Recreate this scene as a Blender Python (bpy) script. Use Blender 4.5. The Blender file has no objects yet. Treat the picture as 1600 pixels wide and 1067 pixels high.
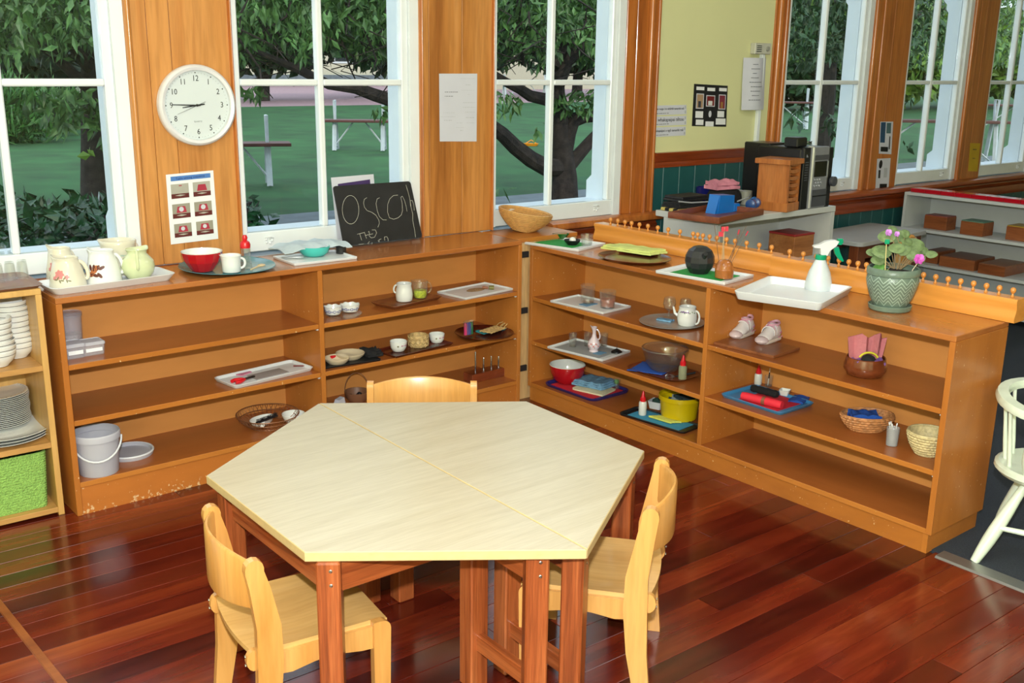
import bpy, bmesh, math, random
from mathutils import Vector, Matrix
random.seed(7)
PI = math.pi
scn = bpy.context.scene
col = scn.collection

# ------------------------------------------------------------------ camera
CAM = Vector((-2.1220, -3.9321, 1.5472))
YAW, PITCH, ROLL, F = -0.6661, -0.2626, 0.0137, 1614.08
cam_data = bpy.data.cameras.new('camera')
cam_data.sensor_width = 36.0
cam_data.lens = F * 36.0 / 1600.0
cam_data.clip_start = 0.05
cam_data.clip_end = 500
cam = bpy.data.objects.new('camera', cam_data)
col.objects.link(cam)
cam.matrix_world = (Matrix.Translation(CAM) @ Matrix.Rotation(YAW, 4, 'Z') @
                    Matrix.Rotation(PI / 2 + PITCH, 4, 'X') @ Matrix.Rotation(ROLL, 4, 'Z'))
scn.camera = cam

# ------------------------------------------------------------------ exposure, sky, flash, added ceiling fill
scn.view_settings.view_transform = 'Standard'
scn.view_settings.look = 'None'
scn.view_settings.gamma = 1.0
scn.view_settings.use_curve_mapping = False
scn.view_settings.exposure = 0.14
world = bpy.data.worlds.new('world'); scn.world = world
world.use_nodes = True
bg = world.node_tree.nodes['Background']
bg.inputs[0].default_value = (0.74, 0.88, 1.0, 1)
bg.inputs[1].default_value = 1.75


def lamp(name, kind, loc, power, color=(1, 1, 1), rot=(0, 0, 0), **kw):
    d = bpy.data.lights.new(name, kind)
    d.energy = power; d.color = color
    for k, v in kw.items(): setattr(d, k, v)
    o = bpy.data.objects.new(name, d); col.objects.link(o)
    o.location = loc; o.rotation_euler = rot
    return o


FL = CAM + Vector((0.0, 0.02, 0.20))
lamp('camera_flash', 'POINT', FL, 385, (0.95, 0.985, 1.0), shadow_soft_size=0.03)
lamp('evening_sun', 'SUN', (0, 0, 20), 1.3, (1, 0.88, 0.66), rot=(math.radians(58), 0, math.radians(-35)), angle=0.02)
for lx_, ly_ in ((-1.2, -2.2), (2.4, -2.2), (-1.2, -5.0), (2.4, -5.0)):
    lamp('ceiling_fill', 'AREA', (lx_, ly_, 3.25), 13, (0.97, 0.98, 1.0), shape='RECTANGLE', size=1.3, size_y=0.5)  # added fill: unseen area lights under the ceiling, raising the ambient level

# ------------------------------------------------------------------ helpers


def lin(c):
    r = []
    for x in c[:3]:
        x /= 255.0
        r.append(x / 12.92 if x <= 0.04045 else ((x + 0.055) / 1.055) ** 2.4)
    return tuple(r) + (1.0,)


R_CAM = Matrix.Rotation(YAW, 3, 'Z') @ Matrix.Rotation(PI / 2 + PITCH, 3, 'X') @ Matrix.Rotation(ROLL, 3, 'Z')


def ray(px, py):
    return R_CAM @ Vector(((px - 800) / F, -(py - 533.5) / F, -1.0))


def at(px, py, z):                       # point on the horizontal plane z
    d = ray(px, py); return CAM + d * ((z - CAM.z) / d.z)


def aty(px, py, y):                      # point on a plane parallel to the window wall
    d = ray(px, py); return CAM + d * ((y - CAM.y) / d.y)


def atx(px, py, x):
    d = ray(px, py); return CAM + d * ((x - CAM.x) / d.x)


def mpp(p):
    return ((R_CAM.transposed() @ (Vector(p) - CAM)).z * -1) / F


MATS = {}


def nodes(name):
    m = bpy.data.materials.new(name); m.use_nodes = True
    nt = m.node_tree; b = nt.nodes['Principled BSDF']
    return m, nt, b


def plain(name, c, rough=0.5, metal=0.0, var=0.06, scale=8.0, bump=0.0, coat=0.0, spec=0.5, bscale=60):
    if name in MATS: return MATS[name]
    m, nt, b = nodes(name)
    b.inputs['Roughness'].default_value = rough
    b.inputs['Metallic'].default_value = metal
    b.inputs['Coat Weight'].default_value = coat
    b.inputs['Specular IOR Level'].default_value = spec
    L = lin(c)
    tc = nt.nodes.new('ShaderNodeTexCoord')
    nz = nt.nodes.new('ShaderNodeTexNoise'); nz.inputs['Scale'].default_value = scale; nz.inputs['Detail'].default_value = 4
    nt.links.new(tc.outputs['Object'], nz.inputs['Vector'])
    rp = nt.nodes.new('ShaderNodeValToRGB')
    rp.color_ramp.elements[0].position = 0.3; rp.color_ramp.elements[1].position = 0.7
    rp.color_ramp.elements[0].color = tuple(x * (1 - var * 2) for x in L[:3]) + (1,)
    rp.color_ramp.elements[1].color = tuple(min(1, x * (1 + var)) for x in L[:3]) + (1,)
    nt.links.new(nz.outputs['Fac'], rp.inputs[0]); nt.links.new(rp.outputs[0], b.inputs['Base Color'])
    if bump:
        n2 = nt.nodes.new('ShaderNodeTexNoise'); n2.inputs['Scale'].default_value = bscale; n2.inputs['Detail'].default_value = 3
        bp = nt.nodes.new('ShaderNodeBump'); bp.inputs['Strength'].default_value = bump; bp.inputs['Distance'].default_value = 0.01
        nt.links.new(tc.outputs['Object'], n2.inputs['Vector'])
        nt.links.new(n2.outputs['Fac'], bp.inputs['Height']); nt.links.new(bp.outputs[0], b.inputs['Normal'])
    MATS[name] = m
    return m


def wood(name, cs, axis='x', scale=6.0, stretch=9.0, rough=0.35, coat=0.0, fine=0.25, rnd=False, wear=None, bump=0.08, contrast=(0.3, 0.7), spec=0.5):
    """cs: list of colours from dark to light; grain runs along axis; wear: (colour, height, amount) pale chips near the floor"""
    m, nt, b = nodes(name)
    b.inputs['Roughness'].default_value = rough; b.inputs['Coat Weight'].default_value = coat
    b.inputs['Coat Roughness'].default_value = 0.12
    b.inputs['Specular IOR Level'].default_value = spec
    N = nt.nodes.new; K = nt.links.new
    tc = N('ShaderNodeTexCoord'); oi = N('ShaderNodeObjectInfo')
    ad = N('ShaderNodeVectorMath'); ad.operation = 'ADD'
    ml = N('ShaderNodeVectorMath'); ml.operation = 'SCALE'; ml.inputs['Scale'].default_value = 17.0
    cb = N('ShaderNodeCombineXYZ')
    for i in range(3): K(oi.outputs['Random'], cb.inputs[i])
    K(cb.outputs[0], ml.inputs[0]); K(tc.outputs['Object'], ad.inputs[0]); K(ml.outputs[0], ad.inputs[1])
    mp = N('ShaderNodeMapping')
    s = [scale * stretch] * 3; s['xyz'.index(axis)] = scale
    mp.inputs['Scale'].default_value = s
    K(ad.outputs[0], mp.inputs[0])
    nz = N('ShaderNodeTexNoise'); nz.inputs['Scale'].default_value = 0.35; nz.inputs['Detail'].default_value = 6; nz.inputs['Roughness'].default_value = 0.62
    nz.inputs['Distortion'].default_value = 0.6
    K(mp.outputs[0], nz.inputs['Vector'])
    rp = N('ShaderNodeValToRGB'); e = rp.color_ramp.elements
    for i, c in enumerate(cs):
        p = contrast[0] + (contrast[1] - contrast[0]) * i / (len(cs) - 1)
        if i < 2: el = e[i]; el.position = p
        else: el = e.new(p)
        el.color = lin(c)
    n2 = N('ShaderNodeTexNoise'); n2.inputs['Scale'].default_value = 3.0; n2.inputs['Detail'].default_value = 2
    K(mp.outputs[0], n2.inputs['Vector'])
    fac = nz.outputs['Fac']
    if rnd:
        a1 = N('ShaderNodeMath'); a1.operation = 'MULTIPLY_ADD'; a1.inputs[1].default_value = rnd; a1.inputs[2].default_value = -rnd / 2
        K(oi.outputs['Random'], a1.inputs[0])
        a2 = N('ShaderNodeMath'); a2.operation = 'ADD'; K(a1.outputs[0], a2.inputs[0]); K(fac, a2.inputs[1]); fac = a2.outputs[0]
    K(fac, rp.inputs[0])
    mx = N('ShaderNodeMixRGB'); mx.blend_type = 'MULTIPLY'; mx.inputs[0].default_value = fine
    K(rp.outputs[0], mx.inputs[1])
    r2 = N('ShaderNodeValToRGB'); r2.color_ramp.elements[0].position = 0.35; r2.color_ramp.elements[1].position = 0.6
    r2.color_ramp.elements[0].color = (0.35, 0.3, 0.25, 1)
    K(n2.outputs['Fac'], r2.inputs[0]); K(r2.outputs[0], mx.inputs[2])
    out = mx.outputs[0]
    if wear:
        wc, wh, wa = wear
        n3 = N('ShaderNodeTexNoise'); n3.inputs['Scale'].default_value = 90; n3.inputs['Detail'].default_value = 3
        K(tc.outputs['Object'], n3.inputs['Vector'])
        sp = N('ShaderNodeSeparateXYZ'); K(tc.outputs['Object'], sp.inputs[0])
        mr = N('ShaderNodeMapRange'); mr.inputs['From Min'].default_value = 0; mr.inputs['From Max'].default_value = wh
        mr.inputs['To Min'].default_value = wa; mr.inputs['To Max'].default_value = 0
        K(sp.outputs[2], mr.inputs[0])
        gt = N('ShaderNodeMath'); gt.operation = 'SUBTRACT'; gt.inputs[1].default_value = 0.70
        a3 = N('ShaderNodeMath'); a3.operation = 'ADD'; K(n3.outputs['Fac'], a3.inputs[0]); K(mr.outputs[0], a3.inputs[1]); K(a3.outputs[0], gt.inputs[0])
        st = N('ShaderNodeMath'); st.operation = 'MULTIPLY'; st.inputs[1].default_value = 25; st.use_clamp = True; K(gt.outputs[0], st.inputs[0])
        m2 = N('ShaderNodeMixRGB'); m2.inputs[2].default_value = lin(wc); K(out, m2.inputs[1]); K(st.outputs[0], m2.inputs[0]); out = m2.outputs[0]
    K(out, b.inputs['Base Color'])
    if bump:
        bp = N('ShaderNodeBump'); bp.inputs['Strength'].default_value = bump; bp.inputs['Distance'].default_value = 0.004
        K(nz.outputs['Fac'], bp.inputs['Height']); K(bp.outputs[0], b.inputs['Normal'])
    MATS[name] = m
    return m


def glass(name, tint=(1, 1, 1), rough=0.0, ior=1.45, haze=0.0, hc=(1, 1, 1)):
    m = bpy.data.materials.new(name); m.use_nodes = True
    nt = m.node_tree; nt.nodes.clear(); N = nt.nodes.new; K = nt.links.new
    t = N('ShaderNodeBsdfTransparent'); t.inputs[0].default_value = tuple(tint) + (1,)
    g = N('ShaderNodeBsdfGlossy'); g.inputs['Roughness'].default_value = max(0.02, rough)
    lw = N('ShaderNodeLayerWeight'); lw.inputs[0].default_value = 0.5
    pw = N('ShaderNodeMath'); pw.operation = 'POWER'; pw.inputs[1].default_value = 4.0; K(lw.outputs['Facing'], pw.inputs[0])
    f = N('ShaderNodeMath'); f.operation = 'MULTIPLY_ADD'; f.inputs[1].default_value = 0.55; f.inputs[2].default_value = ((ior - 1) / (ior + 1)) ** 2
    K(pw.outputs[0], f.inputs[0])
    mx = N('ShaderNodeMixShader'); K(f.outputs[0], mx.inputs[0]); K(t.outputs[0], mx.inputs[1]); K(g.outputs[0], mx.inputs[2])
    o = N('ShaderNodeOutputMaterial')
    if haze:
        d = N('ShaderNodeBsdfDiffuse'); d.inputs[0].default_value = tuple(hc) + (1,)
        m2 = N('ShaderNodeMixShader'); m2.inputs[0].default_value = haze
        K(mx.outputs[0], m2.inputs[1]); K(d.outputs[0], m2.inputs[2]); K(m2.outputs[0], o.inputs[0])
    else: K(mx.outputs[0], o.inputs[0])
    MATS[name] = m
    return m


class MB:
    def __init__(s): s.v = []; s.f = []
    def mark(s): return len(s.v)
    def xf(s, k, M):
        for i in range(k, len(s.v)): s.v[i] = tuple(M @ Vector(s.v[i]))
        return s
    def loft(s, loops, cap0=True, cap1=True, closed=True):
        n = len(loops[0]); b = len(s.v)
        for L in loops: s.v += [tuple(p) for p in L]
        for i in range(len(loops) - 1):
            for j in range(n if closed else n - 1):
                k = (j + 1) % n
                s.f.append((b + i * n + j, b + i * n + k, b + (i + 1) * n + k, b + (i + 1) * n + j))
        if cap0: s.f.append(tuple(b + j for j in range(n))[::-1])
        if cap1: s.f.append(tuple(b + (len(loops) - 1) * n + j for j in range(n)))
        return s
    def box(s, x0, x1, y0, y1, z0, z1, b=0.0):
        if b <= 0:
            return s.loft([[(x0, y0, z0), (x1, y0, z0), (x1, y1, z0), (x0, y1, z0)], [(x0, y0, z1), (x1, y0, z1), (x1, y1, z1), (x0, y1, z1)]])
        def lp(i, z):
            X0, X1, Y0, Y1 = x0 + i, x1 - i, y0 + i, y1 - i; c = b - i * 0.5
            return [(X0 + c, Y0, z), (X1 - c, Y0, z), (X1, Y0 + c, z), (X1, Y1 - c, z), (X1 - c, Y1, z), (X0 + c, Y1, z), (X0, Y1 - c, z), (X0, Y0 + c, z)]
        return s.loft([lp(b, z0), lp(0, z0 + b), lp(0, z1 - b), lp(b, z1)])
    def prism(s, poly, z0, z1, plane='xy'):
        def P(a, b_, c): return {'xy': (a, b_, c), 'xz': (a, c, b_), 'yz': (c, a, b_)}[plane]
        return s.loft([[P(a, b_, z0) for a, b_ in poly], [P(a, b_, z1) for a, b_ in poly]])
    def lathe(s, prof, n=28, cap0=True, cap1=False, c=(0, 0, 0), sx=1, sy=1):
        return s.loft([[(c[0] + max(r, 1e-5) * sx * math.cos(2 * PI * j / n), c[1] + max(r, 1e-5) * sy * math.sin(2 * PI * j / n), c[2] + z) for j in range(n)] for r, z in prof], cap0, cap1)
    def sphere(s, c, r, n=12, sz=1.0):
        m = max(4, n // 2)
        return s.lathe([(r * math.sin(PI * i / m), -r * sz * math.cos(PI * i / m)) for i in range(m + 1)], n, False, False, c)
    def tube(s, path, r, n=8, cap=True, flat=1.0):
        P = [Vector(p) for p in path]; loops = []; up = None
        for i, p in enumerate(P):
            d = (P[min(i + 1, len(P) - 1)] - P[max(i - 1, 0)]).normalized()
            if up is None:
                up = Vector((0, 0, 1)) if abs(d.z) < 0.9 else Vector((1, 0, 0))
            a = d.cross(up).normalized(); up = a.cross(d).normalized()
            R = r[i] if isinstance(r, (list, tuple)) else r
            loops.append([tuple(p + a * (R * math.cos(2 * PI * j / n)) + up * (R * flat * math.sin(2 * PI * j / n))) for j in range(n)])
        return s.loft(loops, cap, cap)
    def build(s, name, mat, parent=None, smooth=True, angle=35, recalc=True):
        me = bpy.data.meshes.new(name)
        me.from_pydata(s.v, [], s.f)
        if recalc and len(s.f) < 60000:
            bm = bmesh.new(); bm.from_mesh(me); bmesh.ops.recalc_face_normals(bm, faces=bm.faces); bm.to_mesh(me); bm.free()
        if smooth:
            me.shade_smooth(); me.set_sharp_from_angle(angle=math.radians(angle))
        me.materials.append(mat)
        o = bpy.data.objects.new(name, me); col.objects.link(o)
        if parent is not None: o.parent = parent
        return o


def thing(name, label, cat, loc=(0, 0, 0), rz=0.0, group=None):
    o = bpy.data.objects.new(name, None); col.objects.link(o)
    o.empty_display_size = 0.05
    o.location = loc; o.rotation_euler = (0, 0, rz)
    o['label'] = label; o['category'] = cat
    if group: o['group'] = group
    return o


def struct(o): o['kind'] = 'structure'; return o
def stuff(o): o['kind'] = 'stuff'; return o


def sempty(name):
    o = bpy.data.objects.new(name, None); col.objects.link(o); o['kind'] = 'structure'; return o


def tag(o, label, cat, group=None):
    o['label'] = label; o['category'] = cat
    if group: o['group'] = group
    return o


def copy_tree(o, label=None, loc=None, rz=None):
    c = o.copy(); col.objects.link(c)
    if label: c['label'] = label
    if loc is not None: c.location = loc
    if rz is not None: c.rotation_euler = (0, 0, rz)
    for ch in list(o.children):
        d = ch.copy(); col.objects.link(d); d.parent = c
        for g in list(ch.children):
            e = g.copy(); col.objects.link(e); e.parent = d
    return c


def rr(w, d, r, z, n=4, cx=0, cy=0):     # rounded rectangle loop
    w2, d2 = w / 2, d / 2; r = min(r, w2 - 1e-4, d2 - 1e-4); L = []
    for (sx, sy, a0) in ((1, 1, 0), (-1, 1, 90), (-1, -1, 180), (1, -1, 270)):
        for i in range(n + 1):
            a = math.radians(a0 + 90 * i / n)
            L.append((cx + sx * (w2 - r) + r * math.cos(a), cy + sy * (d2 - r) + r * math.sin(a), z))
    return L


def text_part(txt, size, mat, parent, M, name='lettering', align='CENTER', ext=0.0003, name_sp=1.0):
    cu = bpy.data.curves.new('t', 'FONT'); cu.body = txt; cu.size = size; cu.align_x = align; cu.align_y = 'CENTER'
    cu.extrude = ext; cu.resolution_u = 2; cu.space_character = name_sp
    t = bpy.data.objects.new('t', cu); col.objects.link(t)
    dg = bpy.context.evaluated_depsgraph_get()
    me = bpy.data.meshes.new_from_object(t.evaluated_get(dg))
    bpy.data.objects.remove(t)
    me.transform(M); me.materials.clear(); me.materials.append(mat)
    o = bpy.data.objects.new(name, me); col.objects.link(o); o.parent = parent
    return o


# ------------------------------------------------------------------ materials
M_SHELF = wood('orange_varnished_board', [(160, 94, 36), (180, 110, 44), (190, 120, 52)], 'x', 2.0, 4, 0.33, 0.15, 0.08, wear=((226, 190, 140), 0.05, 0.0), bump=0.03)
M_SHELFV = wood('orange_varnished_board_upright', [(160, 94, 36), (178, 108, 44), (188, 118, 52)], 'z', 2.0, 4, 0.35, 0.12, 0.08, wear=((222, 190, 150), 0.05, 0.02), bump=0.03)
M_SHELFTOP = wood('worn_brown_shelf_surface', [(136, 74, 34), (152, 84, 38), (164, 94, 44)], 'x', 2.0, 4, 0.3, 0.2, 0.1, bump=0.03)
M_BACK = wood('orange_back_panel', [(200, 132, 66), (212, 144, 76)], 'x', 2.0, 3, 0.45, 0.0, 0.08, bump=0.02)
M_PLINTH = wood('worn_orange_plinth', [(172, 100, 40), (192, 116, 48)], 'x', 2.0, 4, 0.4, 0.1, 0.08, wear=((214, 176, 130), 0.05, 0.16), bump=0.03)
M_PALEWOOD = wood('pale_varnished_board', [(188, 142, 76), (204, 160, 92), (214, 172, 104)], 'z', 2.5, 6, 0.4, 0.1, 0.15)
M_GAPWOOD = wood('light_raw_board', [(176, 134, 84), (206, 166, 112), (216, 180, 128)], 'z', 3, 8, 0.5, 0, 0.3)
M_FLOOR = wood('polished_red_floorboard', [(56, 13, 9), (82, 22, 13), (102, 31, 16), (122, 46, 23), (146, 70, 36)], 'x', 1.6, 8, 0.2, 0.35, 0.3, rnd=0.26, bump=0.05, contrast=(0.28, 0.78))
M_PINE = wood('honey_pine', [(150, 90, 38), (188, 124, 60), (204, 142, 78), (184, 118, 58)], 'z', 1.6, 14, 0.32, 0.2, 0.25, rnd=0.25, contrast=(0.25, 0.75))
M_PINE_E = wood('orange_pine_trim', [(150, 78, 30), (184, 106, 44), (196, 122, 58)], 'z', 2, 12, 0.3, 0.25, 0.3)
M_RAIL = wood('red_brown_rail', [(120, 44, 16), (150, 66, 28), (168, 84, 40)], 'x', 2, 12, 0.28, 0.3, 0.3)
M_LAM = wood('pale_maple_laminate', [(172, 161, 137), (184, 174, 152), (192, 183, 163)], 'x', 5, 16, 0.32, 0.0, 0.12, bump=0.02, contrast=(0.2, 0.8))
M_LAME = wood('maple_edge', [(190, 166, 118), (200, 178, 130)], 'x', 4, 6, 0.4, 0, 0.1)
M_TLEG = wood('red_pine_table_leg', [(112, 50, 22), (154, 78, 38), (178, 102, 56)], 'z', 3, 26, 0.35, 0.15, 0.4)
M_TAPR = wood('red_pine_apron', [(118, 52, 22), (158, 82, 40), (180, 104, 58)], 'x', 3, 22, 0.35, 0.15, 0.4)
M_BEECH = wood('clear_beech', [(188, 132, 64), (204, 148, 80), (212, 160, 92)], 'z', 3, 12, 0.28, 0.3, 0.15, bump=0.02)
M_BEECHS = wood('clear_beech_seat', [(192, 146, 84), (206, 162, 98), (212, 170, 108)], 'x', 3, 12, 0.25, 0.35, 0.12, bump=0.02)
M_PLANK = wood('honey_peg_rail', [(196, 122, 48), (214, 142, 62), (222, 154, 76)], 'x', 2, 8, 0.3, 0.25, 0.12)
M_PEG = plain('peg_wood', (208, 138, 64), 0.3)
M_WHITE = plain('white_gloss_paint', (226, 232, 234), 0.25, var=0.02, coat=0.2)
M_EXTW = plain('white_outside_paint', (214, 224, 232), 0.4, var=0.02)
M_YELLOW = plain('cream_yellow_wall', (214, 214, 162), 0.6, var=0.02, scale=2)
M_GREENW = plain('dark_teal_board', (34, 84, 84), 0.35, var=0.05)
M_CEIL = plain('pale_ceiling', (225, 222, 205), 0.8)
M_METAL = plain('steel', (180, 182, 184), 0.25, metal=1.0, var=0.03)
M_DMETAL = plain('dark_bracket_metal', (58, 60, 64), 0.45, metal=0.6)
M_CARPET = plain('charcoal_blue_carpet', (48, 56, 68), 0.95, var=0.2, scale=220, bump=0.8, bscale=300)
M_PORC = plain('white_porcelain', (224, 226, 222), 0.12, var=0.01, coat=0.3)
M_CREAM = plain('cream_glaze', (216, 210, 190), 0.15, var=0.03, coat=0.3)
M_WTRAY = plain('white_tray_plastic', (216, 219, 222), 0.3, var=0.02)
M_RED = plain('red_enamel', (176, 20, 30), 0.15, var=0.05, coat=0.3)
M_REDP = plain('red_plastic', (206, 26, 36), 0.3)
M_BLACK = plain('matt_black', (24, 25, 27), 0.45, var=0.15)
M_BLACKF = plain('black_cloth', (22, 22, 25), 0.9, var=0.2, bump=0.4)
M_PAPER = plain('white_paper', (226, 228, 230), 0.7, var=0.02)
M_PAPERG = plain('grey_white_paper', (200, 202, 212), 0.7, var=0.02)
M_INK = plain('black_ink', (22, 22, 24), 0.6)
M_INKF = plain('faint_pencil', (176, 180, 186), 0.8)
M_CHALK = plain('chalk', (196, 196, 184), 0.9)
M_BLUECL = plain('light_blue_cloth', (112, 156, 190), 0.9, var=0.15, scale=40, bump=0.6)
M_BLUED = plain('royal_blue_cloth', (26, 74, 160), 0.9, var=0.1, bump=0.3)
M_WICKER = plain('golden_wicker', (204, 156, 92), 0.5, var=0.08, scale=60, bump=0.15)
M_DWOOD = wood('dark_red_wood_dish', [(58, 20, 14), (86, 32, 20), (104, 44, 26)], 'x', 4, 8, 0.25, 0.3, 0.2)
M_MWOOD = wood('mid_brown_wood', [(110, 62, 34), (136, 80, 46), (150, 92, 56)], 'x', 4, 9, 0.35, 0.1, 0.2)
M_GLASS = glass('clear_glass', (0.975, 0.985, 0.98), ior=1.75, haze=0.025, hc=(0.8, 0.85, 0.85))
M_PANE = glass('window_glass', (0.97, 0.985, 0.98), ior=1.25)
M_PLAS = glass('translucent_plastic', (0.97, 0.96, 0.98), rough=0.1, ior=1.6, haze=0.2, hc=(0.78, 0.76, 0.82))
M_FROST = glass('milky_plastic', (0.8, 0.82, 0.84), rough=0.25, ior=1.4, haze=0.75, hc=(0.58, 0.57, 0.63))
M_STOP = wood('glossy_orange_top_board', [(150, 86, 38), (168, 100, 46), (180, 112, 56)], 'x', 2.0, 4, 0.22, 0.35, 0.1, bump=0.02)
# ------------------------------------------------------------------ the room
XL0, XR0, YB0, ZC = -3.3, 9.5, -7.0, 3.4
G = -0.35
slab = sempty('floor')
MB().box(XL0, XR0, YB0, 0.16, -0.15, -0.012).build('subfloor', M_FLOOR, slab, smooth=False)
rf = random.Random(3)
row = 0
y = -0.004
XE = 0.935                               # boards end at the metal carpet strip
while y > -4.3:
    y0, y1 = y - 0.0865, y - 0.0012
    x = XL0 + rf.uniform(0.2, 1.6)
    cuts = [-1.9]
    x = -1.9
    while x < XE - 0.3:
        x += rf.uniform(0.9, 2.4); cuts.append(min(x, XE))
    if cuts[-1] < XE: cuts.append(XE)
    for i in range(len(cuts) - 1):
        a, b_ = cuts[i] + 0.0006, cuts[i + 1] - 0.0006
        if b_ - a < 0.05: continue
        dz = rf.uniform(-0.0006, 0.0003)
        o = MB().box(0, b_ - a, y0 - y, y1 - y, -0.012, dz, 0.0008).build('floorboard', M_FLOOR, slab, smooth=False)
        o.location = (a, y, 0)
    y -= 0.0865
MB().box(XL0, -1.902, -4.3, -0.004, -0.012, -0.0005).build('far_left_boards', M_FLOOR, slab, smooth=False)
MB().box(XL0, 0.93, YB0, -4.31, -0.012, -0.0005).build('rear_boards', M_FLOOR, slab, smooth=False)
carpet = MB().box(0.93, XR0, YB0, -0.004, -0.0118, 0.004).build('carpet', M_CARPET, slab, smooth=False)
t1 = MB().prism([(0.89, 0.0), (0.897, 0.006), (0.948, 0.008), (0.955, 0.0)], -4.3, -2.36, 'xz').build('trim_1', plain('brushed_aluminium', (150, 150, 150), 0.35, 0.8), smooth=False); struct(t1)
p0, p1 = at(0, 946, 0), at(96, 1067, 0)
dv = (p1 - p0).normalized(); nv = Vector((-dv.y, dv.x, 0))
pa, pb = p0 - dv * 1.2, p1 + dv * 1.5
t2 = MB().loft([[tuple(pa + nv * 0.012), tuple(pa - nv * 0.012), tuple(pb - nv * 0.012), tuple(pb + nv * 0.012)], [tuple(v + Vector((0, 0, 0.005))) for v in (pa + nv * 0.01, pa - nv * 0.01, pb - nv * 0.01, pb + nv * 0.01)]]).build('trim_2', wood('tan_floor_strip', [(120, 60, 28), (160, 92, 46)], 'x', 3, 5, 0.3), smooth=False); struct(t2)

# window wall: openings
WIN = [(-1.80, -0.835), (-0.43, 0.425), (0.83, 1.668), (2.955, 3.80), (4.215, 4.975), (5.30, 6.06), (6.46, 7.2), (7.6, 8.35)]
WZ0, WZ1 = 0.79, 2.72
wb = sempty('wall_back')
TH = 0.12
M_CORE = M_EXTW
edges = [XL0] + [v for w_ in WIN for v in w_] + [XR0]
m = MB()
m.box(XL0, XR0, 0.006, TH, G - 0.3, WZ0 - 0.02).box(XL0, XR0, 0.006, TH, WZ1, ZC)
for i in range(0, len(edges), 2): m.box(edges[i], edges[i + 1], 0.006, TH, WZ0 - 0.02, WZ1)
m.build('wall_core', M_CORE, wb, smooth=False)
# yellow plaster
MB().box(1.88, 2.86, -0.004, 0.006, 1.09, ZC).build('plaster', M_YELLOW, wb, smooth=False)
MB().box(XL0, XR0, -0.004, 0.006, WZ1 + 0.02, ZC).build('plaster', M_YELLOW, wb, smooth=False)
# pine planks between the windows, each its own board
rp = random.Random(11)


def planks(x0, x1, n, z0=0.78, z1=WZ1 + 0.02, yf=-0.012, mat=None, fr=None):
    fr = fr or [1.0 / n] * n
    x = x0
    for k in range(n):
        w_ = (x1 - x0) * fr[k]
        o = MB().box(0.0008, w_ - 0.0008, yf, 0.006, 0, z1 - z0, 0.002).build('plank', mat or M_PINE, wb, smooth=False)
        o.location = (x, 0, z0); x += w_


def bead(x, w_, z0=0.78, z1=WZ1 + 0.02, y=-0.012, d=0.016, mat=None):
    pr = [(w_ / 2 * math.cos(a), -d * math.sin(a)) for a in [PI * i / 8 for i in range(9)]]
    o = MB().prism([(p_[0], p_[1] + y) for p_ in pr], 0, z1 - z0).build('casing_bead', mat or M_PINE_E, wb)
    o.location = (x, 0, z0)


planks(-0.835, -0.43, 3, fr=[0.20, 0.21, 0.59]); bead(-0.822, 0.022, mat=M_PINE); bead(-0.437, 0.014)
planks(0.425, 0.83, 3, fr=[0.12, 0.44, 0.44]); bead(0.432, 0.012); bead(0.823, 0.012)
planks(1.668, 1.905, 3, z0=0.79, fr=[0.3, 0.4, 0.3], mat=M_PINE_E); bead(1.835, 0.03, z0=0.79, y=-0.014, d=0.02); bead(1.895, 0.02, z0=0.79, y=-0.012, d=0.01)
planks(2.83, 2.955, 2, z0=0.79, mat=M_PINE_E); bead(2.875, 0.04, z0=0.79, d=0.018); bead(2.93, 0.03, z0=0.79)
planks(3.80, 4.215, 3, z0=0.74, mat=M_PINE_E, fr=[0.22, 0.3, 0.48]); bead(3.815, 0.03, z0=0.74); bead(3.9, 0.02, z0=0.74, d=0.01)
planks(4.975, 5.30, 3, z0=0.74, mat=M_PINE_E, fr=[0.25, 0.25, 0.5]); bead(4.99, 0.03, z0=0.74)
planks(6.06, 6.46, 3, z0=0.74, mat=M_PINE_E); planks(7.2, 7.6, 3, z0=0.74, mat=M_PINE_E)
# chair rail on the yellow wall
rail_prof = [(0.0, 0.0), (-0.012, 0.0), (-0.016, 0.02), (-0.012, 0.028), (-0.02, 0.04), (-0.022, 0.06), (-0.03, 0.068), (-0.03, 0.08), (0, 0.082)]
o = MB().prism([(a, b_ + 1.018) for a, b_ in rail_prof], 1.905, 2.765, 'yz').build('chair_rail', M_RAIL, wb, angle=50)
# green tongue and groove boards
x = 1.86
while x < 7.4:
    z1 = 1.02 if x < 2.8 else 0.64
    o = MB().box(0.001, 0.124, -0.006, 0.006, 0.0, z1, 0.003).build('wainscot_board', M_GREENW, wb, smooth=False)
    o.location = (x, 0, 0.0); x += 0.1255
# sills
nose = [(0.006, 0.0), (-0.055, 0.0), (-0.07, 0.008), (-0.074, 0.022), (-0.068, 0.036), (-0.052, 0.043), (0.006, 0.043)]
apr = [(0.006, 0), (-0.02, 0), (-0.026, 0.02), (-0.022, 0.06), (-0.032, 0.075), (-0.02, 0.085), (-0.02, 0.1), (0.006, 0.1)]
for a, b_, zt in ((1.16, 1.965, 0.79), (2.86, 8.6, 0.785)):
    MB().prism([(q[0], q[1] + zt - 0.043) for q in nose], a, b_, 'yz').build('sill', M_RAIL if a > 2 else M_PINE_E, wb, angle=40)
    MB().prism([(q[0] * 0.9, q[1] + zt - 0.145) for q in apr], a + 0.02, b_ - 0.03, 'yz').build('apron', M_RAIL, wb, angle=30)
MB().box(-1.83, -0.45, -0.03, 0.006, 0.735, 0.776, 0.004).build('sill', M_PINE_E, wb, smooth=False)

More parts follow.
